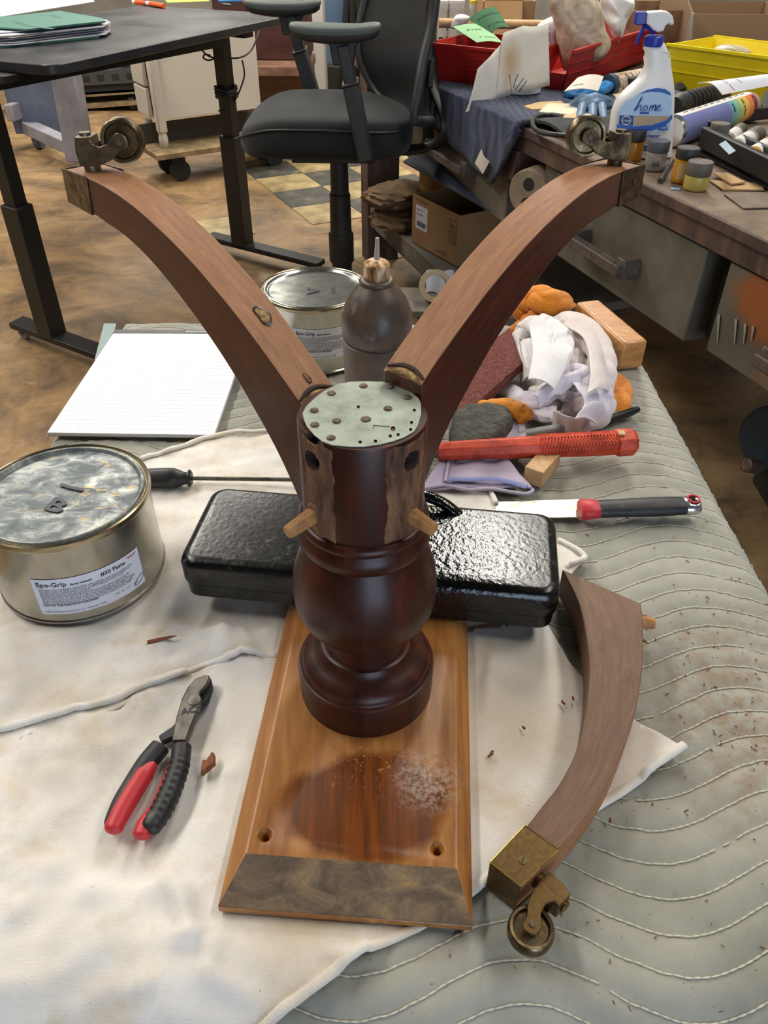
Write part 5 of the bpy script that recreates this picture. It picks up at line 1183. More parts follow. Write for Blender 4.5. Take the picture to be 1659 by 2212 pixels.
# reddish furniture, white post and blue panel between desk and chair
Yr = 5.4
def panel(name, P, Y, dep, mat, parent, bev=.004):   # rectangle between two picture corners, standing at depth Y
    a, b = atY(*P[0], Y), atY(*P[1], Y)
    return ob(name, M().box(((a.x + b.x) / 2, Y + dep / 2, (a.z + b.z) / 2), (abs(b.x - a.x), dep, abs(a.z - b.z))), mat, parent, bev)
rd = thing('old_sideboard', 'dark reddish sideboard with worn ledge behind the chair arm', 'sideboard', atY(575, 215, Yr) * Vector((1, 1, 0)) if False else (atY(575, 200, Yr).x, Yr, 0))
zfl = 0
a = atY(470, 130, Yr); b = atY(660, 0, Yr)
ob('upper_panel', M().box(((a.x + b.x) / 2, Yr + .22, (a.z + .95) / 2), (b.x - a.x, .4, .95 - a.z)), m_redwood, rd, .004)
zl = atY(560, 148, Yr - .1).z
ob('ledge', M().box(((a.x + b.x) / 2, Yr + .05, zl), (b.x - a.x + .04, .5, .05)), worn('worn ledge wood', [(.3, '#5f4133'), (.6, '#8a6450'), (.75, '#a98370')], 12, .6), rd, .004)
ob('lower_case', M().box(((a.x + b.x) / 2, Yr + .22, zl / 2 + .02), (b.x - a.x, .42, zl - .06)), m_oak, rd, .004)
YP = 6.1
wp0 = thing('white_post', 'white square post standing behind the office chair', 'post', (atY(686, 180, YP).x, YP, 0))
a, b = atY(667, 100, YP), atY(697, 100, YP)
ob('shaft', M().box(((a.x + b.x) / 2 + .01, YP, .62), (b.x - a.x, .05, 1.2)), flat('white post paint', '#d9d6d0', .6), wp0, .002)
ob('back_strip', M().box((b.x + .012, YP + .03, .62), (.02, .09, 1.2)), flat('cream edge', '#bcb5a8', .6), wp0)
ob('foot', M().box(((a.x + b.x) / 2, YP, .012), (.16, .16, .024)), m_ply, wp0)
bp_ = thing('blue_plastic_drum', 'dull blue plastic drum with dark base behind the white post', 'drum', (atY(752, 150, 6.9).x, 6.9, 0))
cx0 = atY(752, 150, 6.9).x
ob('body', M().lathe([(.20, .25), (.21, .30), (.205, .55), (.21, .58), (.20, .86), (.17, .9), (.0, .9)], (cx0, 6.9, 0), 32), flat('dull blue', '#55708f', .5), bp_, smooth=40)
ob('base', M().lathe([(.22, 0.0), (.23, .02), (.22, .24), (.20, .26)], (cx0, 6.9, 0), 28), m_dark, bp_)
# clutter at the very back, above the chair arms
cr = thing('wooden_crate', 'tan wooden crate at the back behind the black tripod legs', 'crate', (atY(720, 30, 7.4).x, 7.4, 0))
a, b = atY(696, 36, 7.4), atY(752, 0, 7.4)
for k in range(2): ob('board', M().box(((a.x + b.x) / 2, 7.2, a.z + .07 + k * .15), (b.x - a.x, .02, .14)), m_beech, cr)
ob('crate_body', M().box(((a.x + b.x) / 2, 7.4, (a.z + .3) / 2), (b.x - a.x, .36, a.z + .3)), m_oak, cr)
tp = thing('tripod_stand', 'black tripod stand with spread legs at the back', 'stand', (atY(770, 40, 6.0).x, 6.0, 0))
for x0, x1 in ((735, 728), (757, 757), (778, 792)): ob('leg', M().tube([atY(765, -60, 6.0), atY((x0 + 765) / 2, -10, 6.0), Vector((atY(x1, 60, 6.0).x, 6.0, .02))], .022, 8), m_dark, tp)
tag(ob('white_bucket', M().lathe([(.10, 0), (.13, .02), (.15, .40), (.155, .42), (.14, .42), (.12, .06), (0, .05)], (atY(748, 60, 8.0).x, 8.0, 0), 28), flat('white bucket plastic', '#d8d6d0', .5), None, smooth=40), 'white bucket on the floor behind the black tripod', 'bucket')
gp = thing('olive_cabinet', 'tall olive grey cabinet behind the chair back', 'cabinet', (atY(830, 60, 6.2).x, 6.2, 0))
a, b = atY(782, 90, 6.2), atY(900, 0, 6.2)
ob('carcass', M().box(((a.x + b.x) / 2, 6.4, .7), (b.x - a.x, .4, 1.4)), flat('olive grey paint', '#5d5a50', .7), gp, .004)
ob('door', M().box(((a.x + b.x) / 2, 6.19, .7), (b.x - a.x - .06, .02, 1.3)), flat('olive grey door', '#6a675c', .7), gp, .003)
# ================================================================== workbench at the right
BP = Vector((.525, 1.644, 0)); E1 = Vector((-.3398, .9405, 0)); E2 = Vector((.9405, .3398, 0)); BZ = .80
def bn(u, v, z): q = BP + E1 * u + E2 * v; return Vector((q.x, q.y, z))
RB = Matrix((E1, E2, Vector((0, 0, 1)))).transposed()
def bbox(u0, u1, v0, v1, z0, z1): return M().box(bn((u0 + u1) / 2, (v0 + v1) / 2, (z0 + z1) / 2), (u1 - u0, v1 - v0, z1 - z0), RB)
m_benchtop = N('dusty bench top'); _c = m_benchtop.co(); _f = m_benchtop.noise(m_benchtop.co('Object', (1, 1, 1)), 7, 8, .68, .5)
_col = m_benchtop.ramp(_f, [(.3, '#4b3a2e'), (.5, '#6d5a49'), (.7, '#8f7a64')])
m_benchtop = m_benchtop.out(_col, .75, 0, _f, .2, .001)
m_benchedge = N('stained bench edge'); _c = m_benchedge.co('Object', (26, 10, 3)); _f = m_benchedge.noise(_c, 2.0, 6, .65)
_col = m_benchedge.ramp(_f, [(.3, '#2b211c'), (.5, '#473730'), (.68, '#65483a'), (.8, '#7d4a30')])
m_benchedge = m_benchedge.out(_col, .65, 0, _f, .2, .001)
m_drawer = worn('olive grey drawer paint', [(.3, '#45413a'), (.5, '#575248'), (.7, '#6b655a')], 7, .55, bs=.15)
m_orangep = N('orange splashed drawer'); _c = m_orangep.co(); _f = m_orangep.noise(_c, 6, 6, .6)
_col = m_orangep.ramp(m_orangep.noise(_c, 7, 5), [(.3, '#45413a'), (.7, '#625c50')])
_o = m_orangep.ramp(m_orangep.math('ADD', _f, m_orangep.math('MULTIPLY', m_orangep.blob(_c, bn(-.42, 0, .675), .03, .17, .06, 10), .42)), [(.62, 0), (.78, .9)])
_col = m_orangep.mix(_o, _col, '#8d4c1c')
m_orangep = m_orangep.out(_col, .5, 0, _f, .15, .001)
m_handlew = worn('worn bar handle', [(.3, '#3b342d'), (.6, '#5a4f46'), (.75, '#7a6a52')], 30, .5, bs=.2)
wb = thing('workbench', 'long heavy workbench with stained laminated edge and olive drawers', 'workbench', bn(.3, .5, 0))
U0, U1, VD = -1.6, 1.92, 1.15
ob('bench_top', bbox(U0, U1, 0, VD, .776, .80), m_benchtop, wb, .002)
for f in bpy.data.objects['bench_top'].data.polygons: pass
ob('edge_board', bbox(U0, U1, -.004, .05, .778, .7985), m_benchedge, wb, .002); ob('apron', bbox(U0, U1, .004, VD, .738, .775), m_benchedge, wb, .002)
ob('edge_board', bbox(U1 - .05, U1 + .004, 0, VD, .738, .7985), m_benchedge, wb, .002)
def drawer(u0, u1, z0, mat, handle=None):
    d = ob('drawer', bbox(u0, u1, .012, .50, z0, .733), mat, wb, .003)
    if handle:
        a, b = handle; h = ob('handle', bbox(a, b, -.046, -.022, .618, .642), m_handlew, d, .003)
        for q in (a + .012, b - .012): ob('handle_post', bbox(q - .014, q + .014, -.03, .014, .608, .652), m_handlew, d, .003)
    return d
drawer(-1.3, -.27, .557, m_orangep, (-.60, -.44)); drawer(-.205, .36, .545, m_drawer, (-.02, .20)); drawer(.60, 1.13, .535, m_drawer, (.80, 1.10)); drawer(1.22, 1.72, .535, m_drawer, (1.35, 1.6))
ob('divider', bbox(-.245, -.21, .06, .6, .55, .738), m_dark, wb); ob('back_panel', bbox(U0, U1, 1.05, 1.09, .50, .738), m_dark, wb)  # dark divider strip stands in for the shade in the open drawer gap
ob('rail_block', bbox(.37, .43, .02, .3, .60, .736), m_drawer, wb, .003); ob('rail_block', bbox(.55, .60, .0, .3, .66, .736), m_benchedge, wb, .003)
ob('leg', bbox(1.795, 1.885, .012, .15, 0, .738), m_benchedge, wb, .003)
ob('leg', bbox(1.79, 1.88, .9, 1.0, 0, .738), m_benchedge, wb, .003); ob('leg', bbox(-1.5, -1.4, .05, .15, 0, .738), m_benchedge, wb, .003)
m_shelfb = worn('dusty grey shelf', [(.3, '#524d45'), (.6, '#716a5e'), (.75, '#8a8274')], 8, .8, bs=.2, stretch=(1, .4, 1))
ob('lower_shelf', bbox(.62, 1.79, .03, .6, .205, .235), m_shelfb, wb, .003); ob('shelf_front', bbox(.62, 1.79, .02, .045, .16, .236), m_shelfb, wb, .003)
# white drips on the orange drawer
dm = M()
for x, y, l in ((1553, 680, 60), (1590, 690, 55), (1610, 700, 42), (1627, 705, 30)):
    d = EYE
    def fp(X, Y):
        r = FWD + RIGHT * ((X - IW / 2) / FPX) - UP * ((Y - IH / 2) / FPX); n_ = E2; t = (bn(0, .0095, 0) - EYE).dot(n_) / r.dot(n_); return EYE + r * t
    dm.tube([fp(x, y), fp(x - 1, y + l * .4), fp(x - 4, y + l)], [.004, .003, .0012], 6, flat=.5)
ob('paint_drip', dm, flat('dried white paint', '#9a948c', .6), bpy.data.objects['drawer'])

# things under the bench
m_kraft = N('kraft cardboard'); _c = m_kraft.co(); m_kraft = m_kraft.out(m_kraft.ramp(m_kraft.noise(_c, 6, 5), [(.3, '#94714a'), (.7, '#ab875c')]), .85)
m_cardin = flat('cardboard inside', '#6d5236', .9)
Zs = .236
bx = thing('shipping_box', 'open brown shipping box with white label on the lower bench shelf', 'cardboard box', at(985, 578, Zs))
k0 = at(987, 578, Zs); k1 = at(889, 524, Zs); xx = (k1 - k0); w = xx.length; xx.normalize(); yy = Vector((xx.y, -xx.x, 0)); 
if yy.dot(E2) < 0: yy = -yy
zt2 = atY(987, 466, k0.y).z; hb = zt2 - Zs; dp = .30
def kp(a, b, z): q = k0 + xx * a + yy * b; return Vector((q.x, q.y, Zs + z))
RK = Matrix((xx, yy, Vector((0, 0, 1)))).transposed()
def kbox(a0, a1, b0, b1, z0, z1): return M().box(kp((a0 + a1) / 2, (b0 + b1) / 2, (z0 + z1) / 2), (a1 - a0, b1 - b0, z1 - z0), RK)
ob('bottom', kbox(0, w, 0, dp, .001, .005), m_cardin, bx)
for nm, q in (('side', (0, w, 0, .004)), ('side', (0, .004, .004, dp)), ('side', (w - .004, w, .004, dp)), ('side', (0, w, dp - .004, dp))): ob(nm, kbox(*q, .004, hb), m_kraft, bx)
def kT(a, z, sc=1): return Matrix(((-xx.x, 0, -yy.x, 0), (-xx.y, 0, -yy.y, 0), (0, 1, 0, 0), (0, 0, 0, 1)))
def kface(x, y): q = kp(w - x, -.0006, y); return q   # x from the left edge of the front face
lb = M(); lb.add([kface(x, y) for x, y in ((.024, hb * .36), (.024 + .075, hb * .36), (.024 + .075, hb * .83), (.024, hb * .83))], [(0, 1, 2, 3)]); lbo = ob('address_label', lb, m_label, bx)
def kf2(x, y): q = kp(w - x, -.0011, y); return q
bc_ = M()
for k in range(14):
    x = .032 + k * .0042; wd_ = .0011 + .0013 * ((k * 7) % 3); bc_.add([kf2(x, hb * .42), kf2(x + wd_, hb * .42), kf2(x + wd_, hb * .52), kf2(x, hb * .52)], [(0, 1, 2, 3)])
ob('barcode', bc_, m_ink, lbo)
for i, t_ in enumerate(('SHIP TO', '4210 210')): text('label_text', t_, .011, None, m_ink, lbo, lambda a, b, i=i: kf2(.03 + a, hb * (.72 - .08 * i) + b))
text('box_print', 'THIS SIDE UP', .014, None, flat('box print', '#6a4d2c', .9), bx, lambda a, b: kface(.02 + a, hb * .90 + b)); text('box_print', 'FRAGILE', .016, None, bpy.data.materials['box print'], bx, lambda a, b: kface(w - .125 + a, hb * .10 + b))
ar = M(); ax0 = w - .058
def rl(x0, y0, x1, y1): ar.add([kface(x, y) for x, y in ((x0, y0), (x1, y0), (x1, y1), (x0, y1))], [(0, 1, 2, 3)])
for q in ((0, .40, .003, .86), (.04, .40, .043, .86), (0, .40, .043, .415), (0, .845, .043, .86), (.012, .5, .0155, .74), (.027, .5, .0305, .74), (.009, .46, .034, .475)): rl(ax0 + q[0], hb * q[1], ax0 + q[2], hb * q[3])
for cx in (.0137, .0287): ar.add([kface(ax0 + cx - .006, hb * .72), kface(ax0 + cx + .006, hb * .72), kface(ax0 + cx, hb * .80)], [(0, 1, 2)])
ob('arrow_mark', ar, bpy.data.materials['box print'], bx)
m_kraftbag = worn('crumpled kraft paper', [(.3, '#55432f'), (.5, '#73593c'), (.72, '#8d7150')], 14, .9, bs=.6, bscale=30, bd=.01)
def crumple(name, c, dims, mat, seed, R=None, amp=.25, nz=9, sub=4, flatb=True):
    bm = bmesh.new(); bmesh.ops.create_icosphere(bm, subdivisions=sub, radius=1); m = M(); vs = []
    for v in bm.verts:
        p = v.co.copy(); d = 1 + amp * (1 - 2 * abs(noise.noise(p * nz * .25 + Vector((seed, 0, 0))))) * .6 + amp * .5 * noise.noise(p * nz * .6 + Vector((0, seed, 0)))
        p = Vector((math.copysign(abs(p.x) ** .7, p.x), math.copysign(abs(p.y) ** .7, p.y), math.copysign(abs(p.z) ** .8, p.z))) * d
        if flatb and p.z < -.8: p.z = -.8 - (.8 + p.z) * -.1
        q = Vector((p.x * dims[0], p.y * dims[1], (p.z + .8) * dims[2])); vs.append((R @ q if R else q) + Vector(c))
    m.add(vs, [tuple(v.index for v in f.verts) for f in bm.faces]); bm.free()
    return ob(name, m, mat, None, smooth=50)
p = at(850, 500, Zs); tag(crumple('paper_bag', (p.x + .04, p.y + .10, Zs), (.12, .10, .035), m_kraftbag, 3, Matrix.Rotation(.9, 3, 'Z'), .3, 8), 'crumpled brown paper bag lying under the other on the bench shelf', 'paper bag')
tag(crumple('paper_bag', (p.x + .02, p.y + .14, Zs + .072), (.13, .10, .032), m_kraftbag, 9, Matrix.Rotation(.9, 3, 'Z'), .3, 8), 'crumpled brown paper bag on top, left of the shipping box', 'paper bag')
lg = thing('turned_log', 'pale peeled wooden log standing under the bench', 'log', bn(1.60, .30, Zs))
p = bn(1.56, .20, 0); ob('log_body', M().lathe([(.062, Zs), (.058, .30), (.052, .40), (.056, .50), (.050, .53), (.0, .53)], (p.x, p.y, 0), 24), wood('pale log', '#8a6238', '#b08450', '#c89d68', (12, 12, 3), 4, .7), lg, smooth=50); ob('knot', M().lathe([(.008, 0), (.004, .003), (0, .003)], p + Vector((-.035, -.043, .42)), 10), m_oak, lg)
s0, s1, s2 = atY(872, 352, 2.75), atY(1098, 480, 2.22), atY(1030, 392, 2.45)
ob_ = ob('sloped_panel', M().prism([(0, 0), (.62, 0), (.62, .18), (0, .10)], 0, .006, frame(s0, s1 - s0, Vector((.7, .3, .35)))), worn('blue grey panel', [(.3, '#262c38'), (.7, '#3a4150')], 10, .6), None, smooth=0); tag(ob_, 'thin blue grey panel slanting down below the drawer with the blue blanket', 'panel')
# round wooden spool in the gap between the drawers
sc_ = atY(1140, 418, bn(.47, 0, 0).y - .02); sn = (-E2 * .86 - E1 * .5).normalized()
spl = thing('wooden_spool', 'round pale wooden disc with two dark holes between the bench drawers', 'spool', sc_)
sx_ = sn.orthogonal().normalized(); Rn = Matrix((sx_, sn.cross(sx_), sn)).transposed()
m_disc = worn('greyed disc wood', [(.3, '#6d5c4b'), (.6, '#8d7a64'), (.75, '#a08d74')], 20, .7, bs=.1)
ob('disc', M().lathe([(.056, -.06), (.058, -.058), (.058, -.004), (.055, 0)], sc_, 40, Rn), m_disc, spl, smooth=40)
for dz in (.022, -.026): ob('hole_plug', M().lathe([(.016, 0), (.016, .0012), (0, .0012)], sc_ + Vector((0, 0, dz)), 16, Rn), m_dark, spl)
# boxes on the floor below
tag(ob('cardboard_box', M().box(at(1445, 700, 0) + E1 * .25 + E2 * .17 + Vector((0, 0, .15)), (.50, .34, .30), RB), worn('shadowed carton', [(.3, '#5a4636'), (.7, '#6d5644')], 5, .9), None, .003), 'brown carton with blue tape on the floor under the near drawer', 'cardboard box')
cbx = at(1445, 700, 0); ob('blue_tape', M().box(cbx + E1 * .22 - E2 * .0006 + Vector((0, 0, .15)), (.035, .001, .30), RB), flat('blue tape', '#3a5478', .6), bpy.data.objects['cardboard_box'])
p = at(930, 655, .35); tag(ob('tape_roll', M().lathe([(.030, -.022), (.045, -.022), (.045, .022), (.030, .022), (.030, -.022)], (p.x + .012, p.y + .01, .3965), 28, Matrix.Rotation(1.2, 3, 'X'), cap=False), flat('beige tape', '#a39379', .7), None, smooth=40), 'beige roll of tape on the dark stool behind the right leg', 'tape')
st_ = thing('step_stool', 'low dark step stool behind the bottle', 'stool', (p.x, p.y, 0))
ob('tread', M().box((p.x + .0, p.y + .03, .34), (.17, .17, .02)), m_shelfb, st_, .003)
for sx_2 in (-1, 1):
    for sy_ in (-1, 1): ob('leg', M().box((p.x + .0 + sx_2 * .07, p.y + .03 + sy_ * .07, .165), (.025, .025, .33)), m_dark, st_)
q = atY(955, 603, 2.6); tag(ob('paper_scrap', M().sheet(lambda u, v: Vector((p.x - .01 + .08 * u, p.y + .07 + .04 * v, .352 + .05 * v + .004 * sin(u * 9))), 8, 5, .001), flat('grey paper', '#a9abb2', .8), None), 'folded grey paper scrap beside the beige tape roll', 'paper')
q = [at(x, y, BZ + .001) for x, y in ((905, 141), (940, 139), (940, 112), (909, 110))]; tag(ob('card_sheet', M().prism([v.xy for v in q], BZ + .008, BZ + .011), flat('buff card', '#cdb182', .8), None, smooth=0), 'buff card sheet on the bench between chair back and red bin', 'paper')
# black swivel casters of a machine base at the lower right
mc = thing('machine_base', 'black machine base with bolted wheels at the right edge', 'machine base', (.98, 1.25, 0))
c = at(1665, 975, .20)
wax = Vector((-.75, -.6, .2)).normalized(); wa1 = wax.orthogonal().normalized(); wc_ = at(1672, 945, .24)
ob('wheel', M().lathe([(.02, -.02), (.072, -.02), (.080, -.012), (.080, .012), (.072, .02), (.02, .02)], wc_, 36, Matrix((wa1, wax.cross(wa1), wax)).transposed()), flat('dark teal tyre', '#1d2a33', .5), mc, smooth=40)
for x, y, z in ((1637, 905, .26), (1612, 1005, .20)):
    p = at(x, y, z); ob('bolt', M().lathe([(.006, .002), (.012, .003), (.017, 0), (.017, -.04)], p, 18, Matrix.Rotation(radians(-70), 3, 'Y') @ Matrix.Rotation(.3, 3, 'X')), m_rust, mc)
ob('bracket', M().box((c.x + .05, c.y - .02, .13), (.10, .12, .10)), m_dark, mc, .01); ob('frame_bar', M().box((c.x + .16, c.y, .18), (.12, .22, .20)), m_dark, mc, .01)
ob('foot', M().box((c.x + .16, c.y, .03), (.14, .24, .06)), m_dark, mc, .005)
# blue moving blanket over the far end of the bench
m_navy = N('navy quilted blanket'); _c = m_navy.co(); _f = m_navy.noise(_c, 12, 6)
_w = m_navy.node('TexWave'); _w.inputs['Scale'].default_value = 16; _w.inputs['Distortion'].default_value = 3; _w.inputs['Detail'].default_value = 0; m_navy.ln(_c, _w.inputs['Vector'])
m_navy = m_navy.out(m_navy.ramp(_f, [(.3, '#161e38'), (.6, '#222c48'), (.75, '#353d54')]), .95, 0, _w.outputs['Fac'], .5, .006, sheen=.2)
m_charc = worn('charcoal blanket edge', [(.3, '#25262a'), (.7, '#3a3b3c')], 30, .95, bs=.3)
def fpx(X, Y, off=-.008):
    r = FWD + RIGHT * ((X - IW / 2) / FPX) - UP * ((Y - IH / 2) / FPX); t = (bn(0, off, 0) - EYE).dot(E2) / r.dot(E2); return EYE + r * t
tipz = fpx(1075, 393)
def uof(p): return (p - BP).dot(E1)
ua = 1.75; ut = uof(tipz); ub = uof(fpx(1128, 290)) ; zt_ = tipz.z
def blanket(s, d):   # s along the bench (ub..ua), d: across the top (-) then down the front (+)
    u = ub + (ua - ub) * s
    lim = .8 - (zt_ if False else 0)
    utn = (ut - ub) / (ua - ub)
    hang = (BZ - zt_) * (s / utn if s < utn else max(0.0, (1 - (s - utn) / (1 - utn)) ) ** .9)
    z0 = BZ + .006 + .002 * fnoise(u * 9, d * 9, 2)
    if d < 0: return bn(u, -d * .62, z0)
    q = d * (hang + .012)
    return bn(u, -.010 - .006 * sin(d * 3) - .010 * abs(fnoise(u * 6, d * 2, 5)), z0 - q)
bl_ = M().grid(lambda a, b: blanket(a, -1 + 2 * b), 40, 40); blo = ob('navy_blanket', bl_, m_navy, None, smooth=180)
so = blo.modifiers.new('thick', 'SOLIDIFY'); so.thickness = .006; so.offset = 1
tag(blo, 'navy quilted moving blanket draped over the far end of the bench', 'blanket')
ob('bound_edge', M().tube([blanket(k / 30, 1) + Vector((0, 0, .002)) - E2 * .004 for k in range(31)], .006, 8), m_charc, blo, smooth=60)
ob('bound_edge', M().tube([blanket(0, -1 + k / 15) + Vector((0, 0, .006)) for k in range(16)], .007, 8), m_charc, blo, smooth=60)
ob('folded_corner', M().sheet(lambda u, v: bn(ub - .16 + .17 * u, .02 + .26 * v, BZ + .009 + .012 * sin(pi * u) + .003 * sin(9 * v)), 8, 8, .007), m_charc, blo, smooth=60)
tq = [fpx(x, y, -.034) for x, y in ((1040, 322), (1058, 349), (1043, 376), (1026, 352))]; tg = M(); tg.sheet(lambda u, v: tq[0].lerp(tq[1], u).lerp(tq[3].lerp(tq[2], u), v) - E2 * (.006 * sin(3 * u) * (1 - v)), 5, 6, .001); ob('care_label', tg, flat('white fabric label', '#cfc6bb', .9), blo)

# ================================================================== bins, bottles and jars on the bench
m_redbin = worn('red bin plastic', [(.3, '#9c1a18'), (.7, '#b8261f')], 9, .42, bs=.05); m_yelbin = worn('yellow bin plastic', [(.3, '#d8be08'), (.7, '#ecd514')], 8, .4, bs=.05)
def bin_(name, label, o, xdir, L, W, H, mat, front=.45, taper=.03):
    """open parts bin: o = front-left bottom corner, xdir along its length"""
    x = Vector(xdir).normalized(); y = Vector((-x.y, x.x, 0)); t = thing(name, label, 'parts bin', o)
    def P(a, b, z): e_ = taper * z / H; a2 = a; b2 = b + (e_ if b > W / 2 else -e_); return Vector(o) + x * (a2 + (e_ if a > L / 2 else -e_)) + y * b2 + Vector((0, 0, z))
    th = .004
    def wall(nm, q0, q1, inn, za=None, zb=None):
        za = za or H; zb = zb or H
        b0, b1 = P(*q0, 0), P(*q1, 0); t0, t1 = P(*q0, za), P(*q1, zb); d_ = inn * th
        m = M(); m.add([b0, b1, t1, t0] + [p + d_ for p in (b0, b1, t1, t0)], [(0, 1, 2, 3), (7, 6, 5, 4), (0, 4, 5, 1), (1, 5, 6, 2), (2, 6, 7, 3), (3, 7, 4, 0)]); w_ = ob(nm, m, mat, t, smooth=0)
        if nm == 'wall':
            for f in (.42, .70):
                r0, r1 = b0.lerp(t0, f), b1.lerp(t1, f); ob('rib', M().bar(r0 - d_ * .35, r1 - d_ * .35, .003, .003), mat, w_)
            ob('rim', M().bar(t0 - d_ * .3, t1 - d_ * .3, .009, .007), mat, w_)
        return w_
    ob('bottom', M().add([P(0, 0, .001), P(L, 0, .001), P(L, W, .001), P(0, W, .001), P(0, 0, .004), P(L, 0, .004), P(L, W, .004), P(0, W, .004)], [(3, 2, 1, 0), (4, 5, 6, 7), (0, 1, 5, 4), (1, 2, 6, 5), (2, 3, 7, 6), (3, 0, 4, 7)]), mat, t, smooth=0)
    wall('wall', (0, 0), (L, 0), y); wall('wall', (L, W), (0, W), -y); wall('back_wall', (L, 0), (L, W), -x); wall('front_lip', (0, W), (0, 0), x, H * front, H * front)
    return t, P
ZB = BZ + .013
oa = at(1036, 184, ZB); ob1 = at(942, 172, ZB); d_ = (oa - ob1)
binA, PA = bin_('parts_bin', 'red parts bin holding green sandpaper at the far end of the bench', (ob1.x, ob1.y, ZB), d_, .27, .22, atY(935, 92, ob1.y).z - ZB, m_redbin, 1.0)
b0 = at(1214, 205, BZ + .001); b1 = at(1384, 142, BZ + .001)
d2 = (b1 - b0); HB_ = atY(1222, 118, b0.y).z - BZ
binB, PB = bin_('parts_bin', 'red open fronted parts bin holding a kraft plastic bag', (b0.x, b0.y, ZB), d2, d2.length * 1.05, .16, HB_, m_redbin, .42)
Yyel = at(1452, 192, BZ + .001).y
y0 = at(1452, 192, BZ + .001); y1 = at(1690, 232, BZ + .001); d3 = y1 - y0
binC, PC = bin_('parts_bin', 'yellow parts bin in front of the cardboard boxes', (y0.x, y0.y, BZ + .001), d3, max(.30, d3.length), .20, atY(1470, 97, y0.y).z - BZ, m_yelbin, 1.0)
# sandpaper in bin A
m_sg = flat('light green sandpaper back', '#8fbf8c', .8); m_sgd = flat('dark green sandpaper', '#1f5a33', .8); m_sgink = flat('sandpaper print', '#23402c', .8)
def sheetpx(name, corners, Y0, Y1, mat, label, cat, bow=.01, txt=(), ink=None, th=.0012):
    """curved sheet standing or leaning: picture corners near edge at depth Y0, far edge at Y1"""
    a, b = atY(*corners[0], Y0), atY(*corners[1], Y0); d, c = atY(*corners[3], Y1), atY(*corners[2], Y1)
    def f(u, v): return a.lerp(b, u).lerp(d.lerp(c, u), v) + Vector((0, 0, bow * sin(pi * u)))
    o = ob(name, M().sheet(f, 12, 10, th), mat, None, smooth=60); tag(o, label, cat)
    n_ = (b - a).cross(d - a).normalized(); n_ = n_ if n_.z > 0 else -n_
    for s, sz, u, v in txt:
        W2, H2 = (b - a).length, (d - a).length
        text('sheet_print', s, sz, None, ink, o, lambda x, y, u=u, v=v: f(min(1, u + x / W2), min(1, v + y / H2)) + n_ * (th * .5 + .0006))
    return o
sheetpx('sandpaper_sheet', [(1030, 92), (1086, 93), (1045, 52), (978, 58)], ob1.y + .02, ob1.y + .18, m_sg, 'light green sandpaper sheet curling out of the red bin', 'sandpaper', .004, (('P150', .020, .2, .62), ('P 100A', .016, .3, .2)), m_sgink)
sheetpx('sandpaper_sheet', [(1062, 70), (1100, 60), (1070, 15), (1010, 42)], ob1.y + .10, ob1.y + .22, m_sgd, 'dark green sandpaper sheet standing behind the light green one', 'sandpaper', .008, (('P800-B', .020, .1, .65), ('P1000', .018, .1, .2)), flat('dark print', '#0d2a16', .8))
# stained white paper leaning on a plastic tub
tb = at(1130, 212, ZB); tub = thing('plastic_tub', 'white plastic tub behind the leaning stained paper', 'tub', (tb.x, tb.y + .06, ZB)); tR = .06
ob('body', M().lathe([(.05, .0), (.056, .004), (.062, .115), (.064, .12), (.064, .125), (.058, .125), (.053, .02), (0, .01)], (tb.x + .005, tb.y + .085, ZB), 36), flat('translucent white plastic', '#c9cbd0', .35), tub, smooth=40)
Yq = tb.y - .012
poly = [(1004, 240), (1012, 222), (1022, 185), (1031, 148), (1060, 120), (1084, 98), (1090, 73), (1110, 66), (1132, 58), (1150, 60), (1189, 58), (1189, 187), (1150, 195), (1105, 203), (1070, 216), (1030, 232)]
Qp = []
for x, y in poly: p = atY(x, y, Yq); Qp.append(p + Vector((0, .03 * ((1100 - x) / 90) ** 2 * (-1 if x < 1100 else 1) * .5 + (.02 if y < 110 else 0), 0)))
bmx = bmesh.new(); vsx = [bmx.verts.new(p) for p in Qp]; fx = bmx.faces.new(vsx); bmesh.ops.triangulate(bmx, faces=[fx])
for _ in range(3): bmesh.ops.subdivide_edges(bmx, edges=bmx.edges[:], cuts=1, use_grid_fill=True)
mm = M(); bmx.verts.index_update()
mm.add([v.co + Vector((0, .004 * fnoise(v.co.x * 20, v.co.z * 20, 3), 0)) for v in bmx.verts], [tuple(v.index for v in f.verts) for f in bmx.faces]); bmx.free()
m_stainp = N('stained white paper'); _c = m_stainp.co(); sc0 = atY(1102, 135, Yq)
_b = m_stainp.blob(_c, sc0, .012, .055, .03, 20, (1.5, .3, .8)); m_stainp = m_stainp.out(m_stainp.mix(m_stainp.math('MULTIPLY', _b, .75), '#d5cfc2', '#a9854f'), .7)
pp2 = ob('stained_paper', mm, m_stainp, None, smooth=180); so = pp2.modifiers.new('thick', 'SOLIDIFY'); so.thickness = .0015; tag(pp2, 'white paper sheet with brown stain leaning on the tub', 'paper')
dr = M(); dr.tube([atY(x, y, Yq - .010) for x, y in ((1101, 160), (1103, 180), (1106, 202))], [.004, .0022, .0022], 6, flat=.4); ob('drip', dr, flat('dried brown finish', '#9a6a3c', .5), pp2)
sk_ = M()
for s in (((1109, 190), (1114, 172), (1120, 160)), ((1112, 194), (1122, 182), (1131, 169)), ((1121, 198), (1130, 186), (1138, 174)), ((1123, 196), (1134, 180))): sk_.tube([atY(x, y, Yq - .010) for x, y in s], .0011, 5)
ob('pen_mark', sk_, m_ink, pp2)
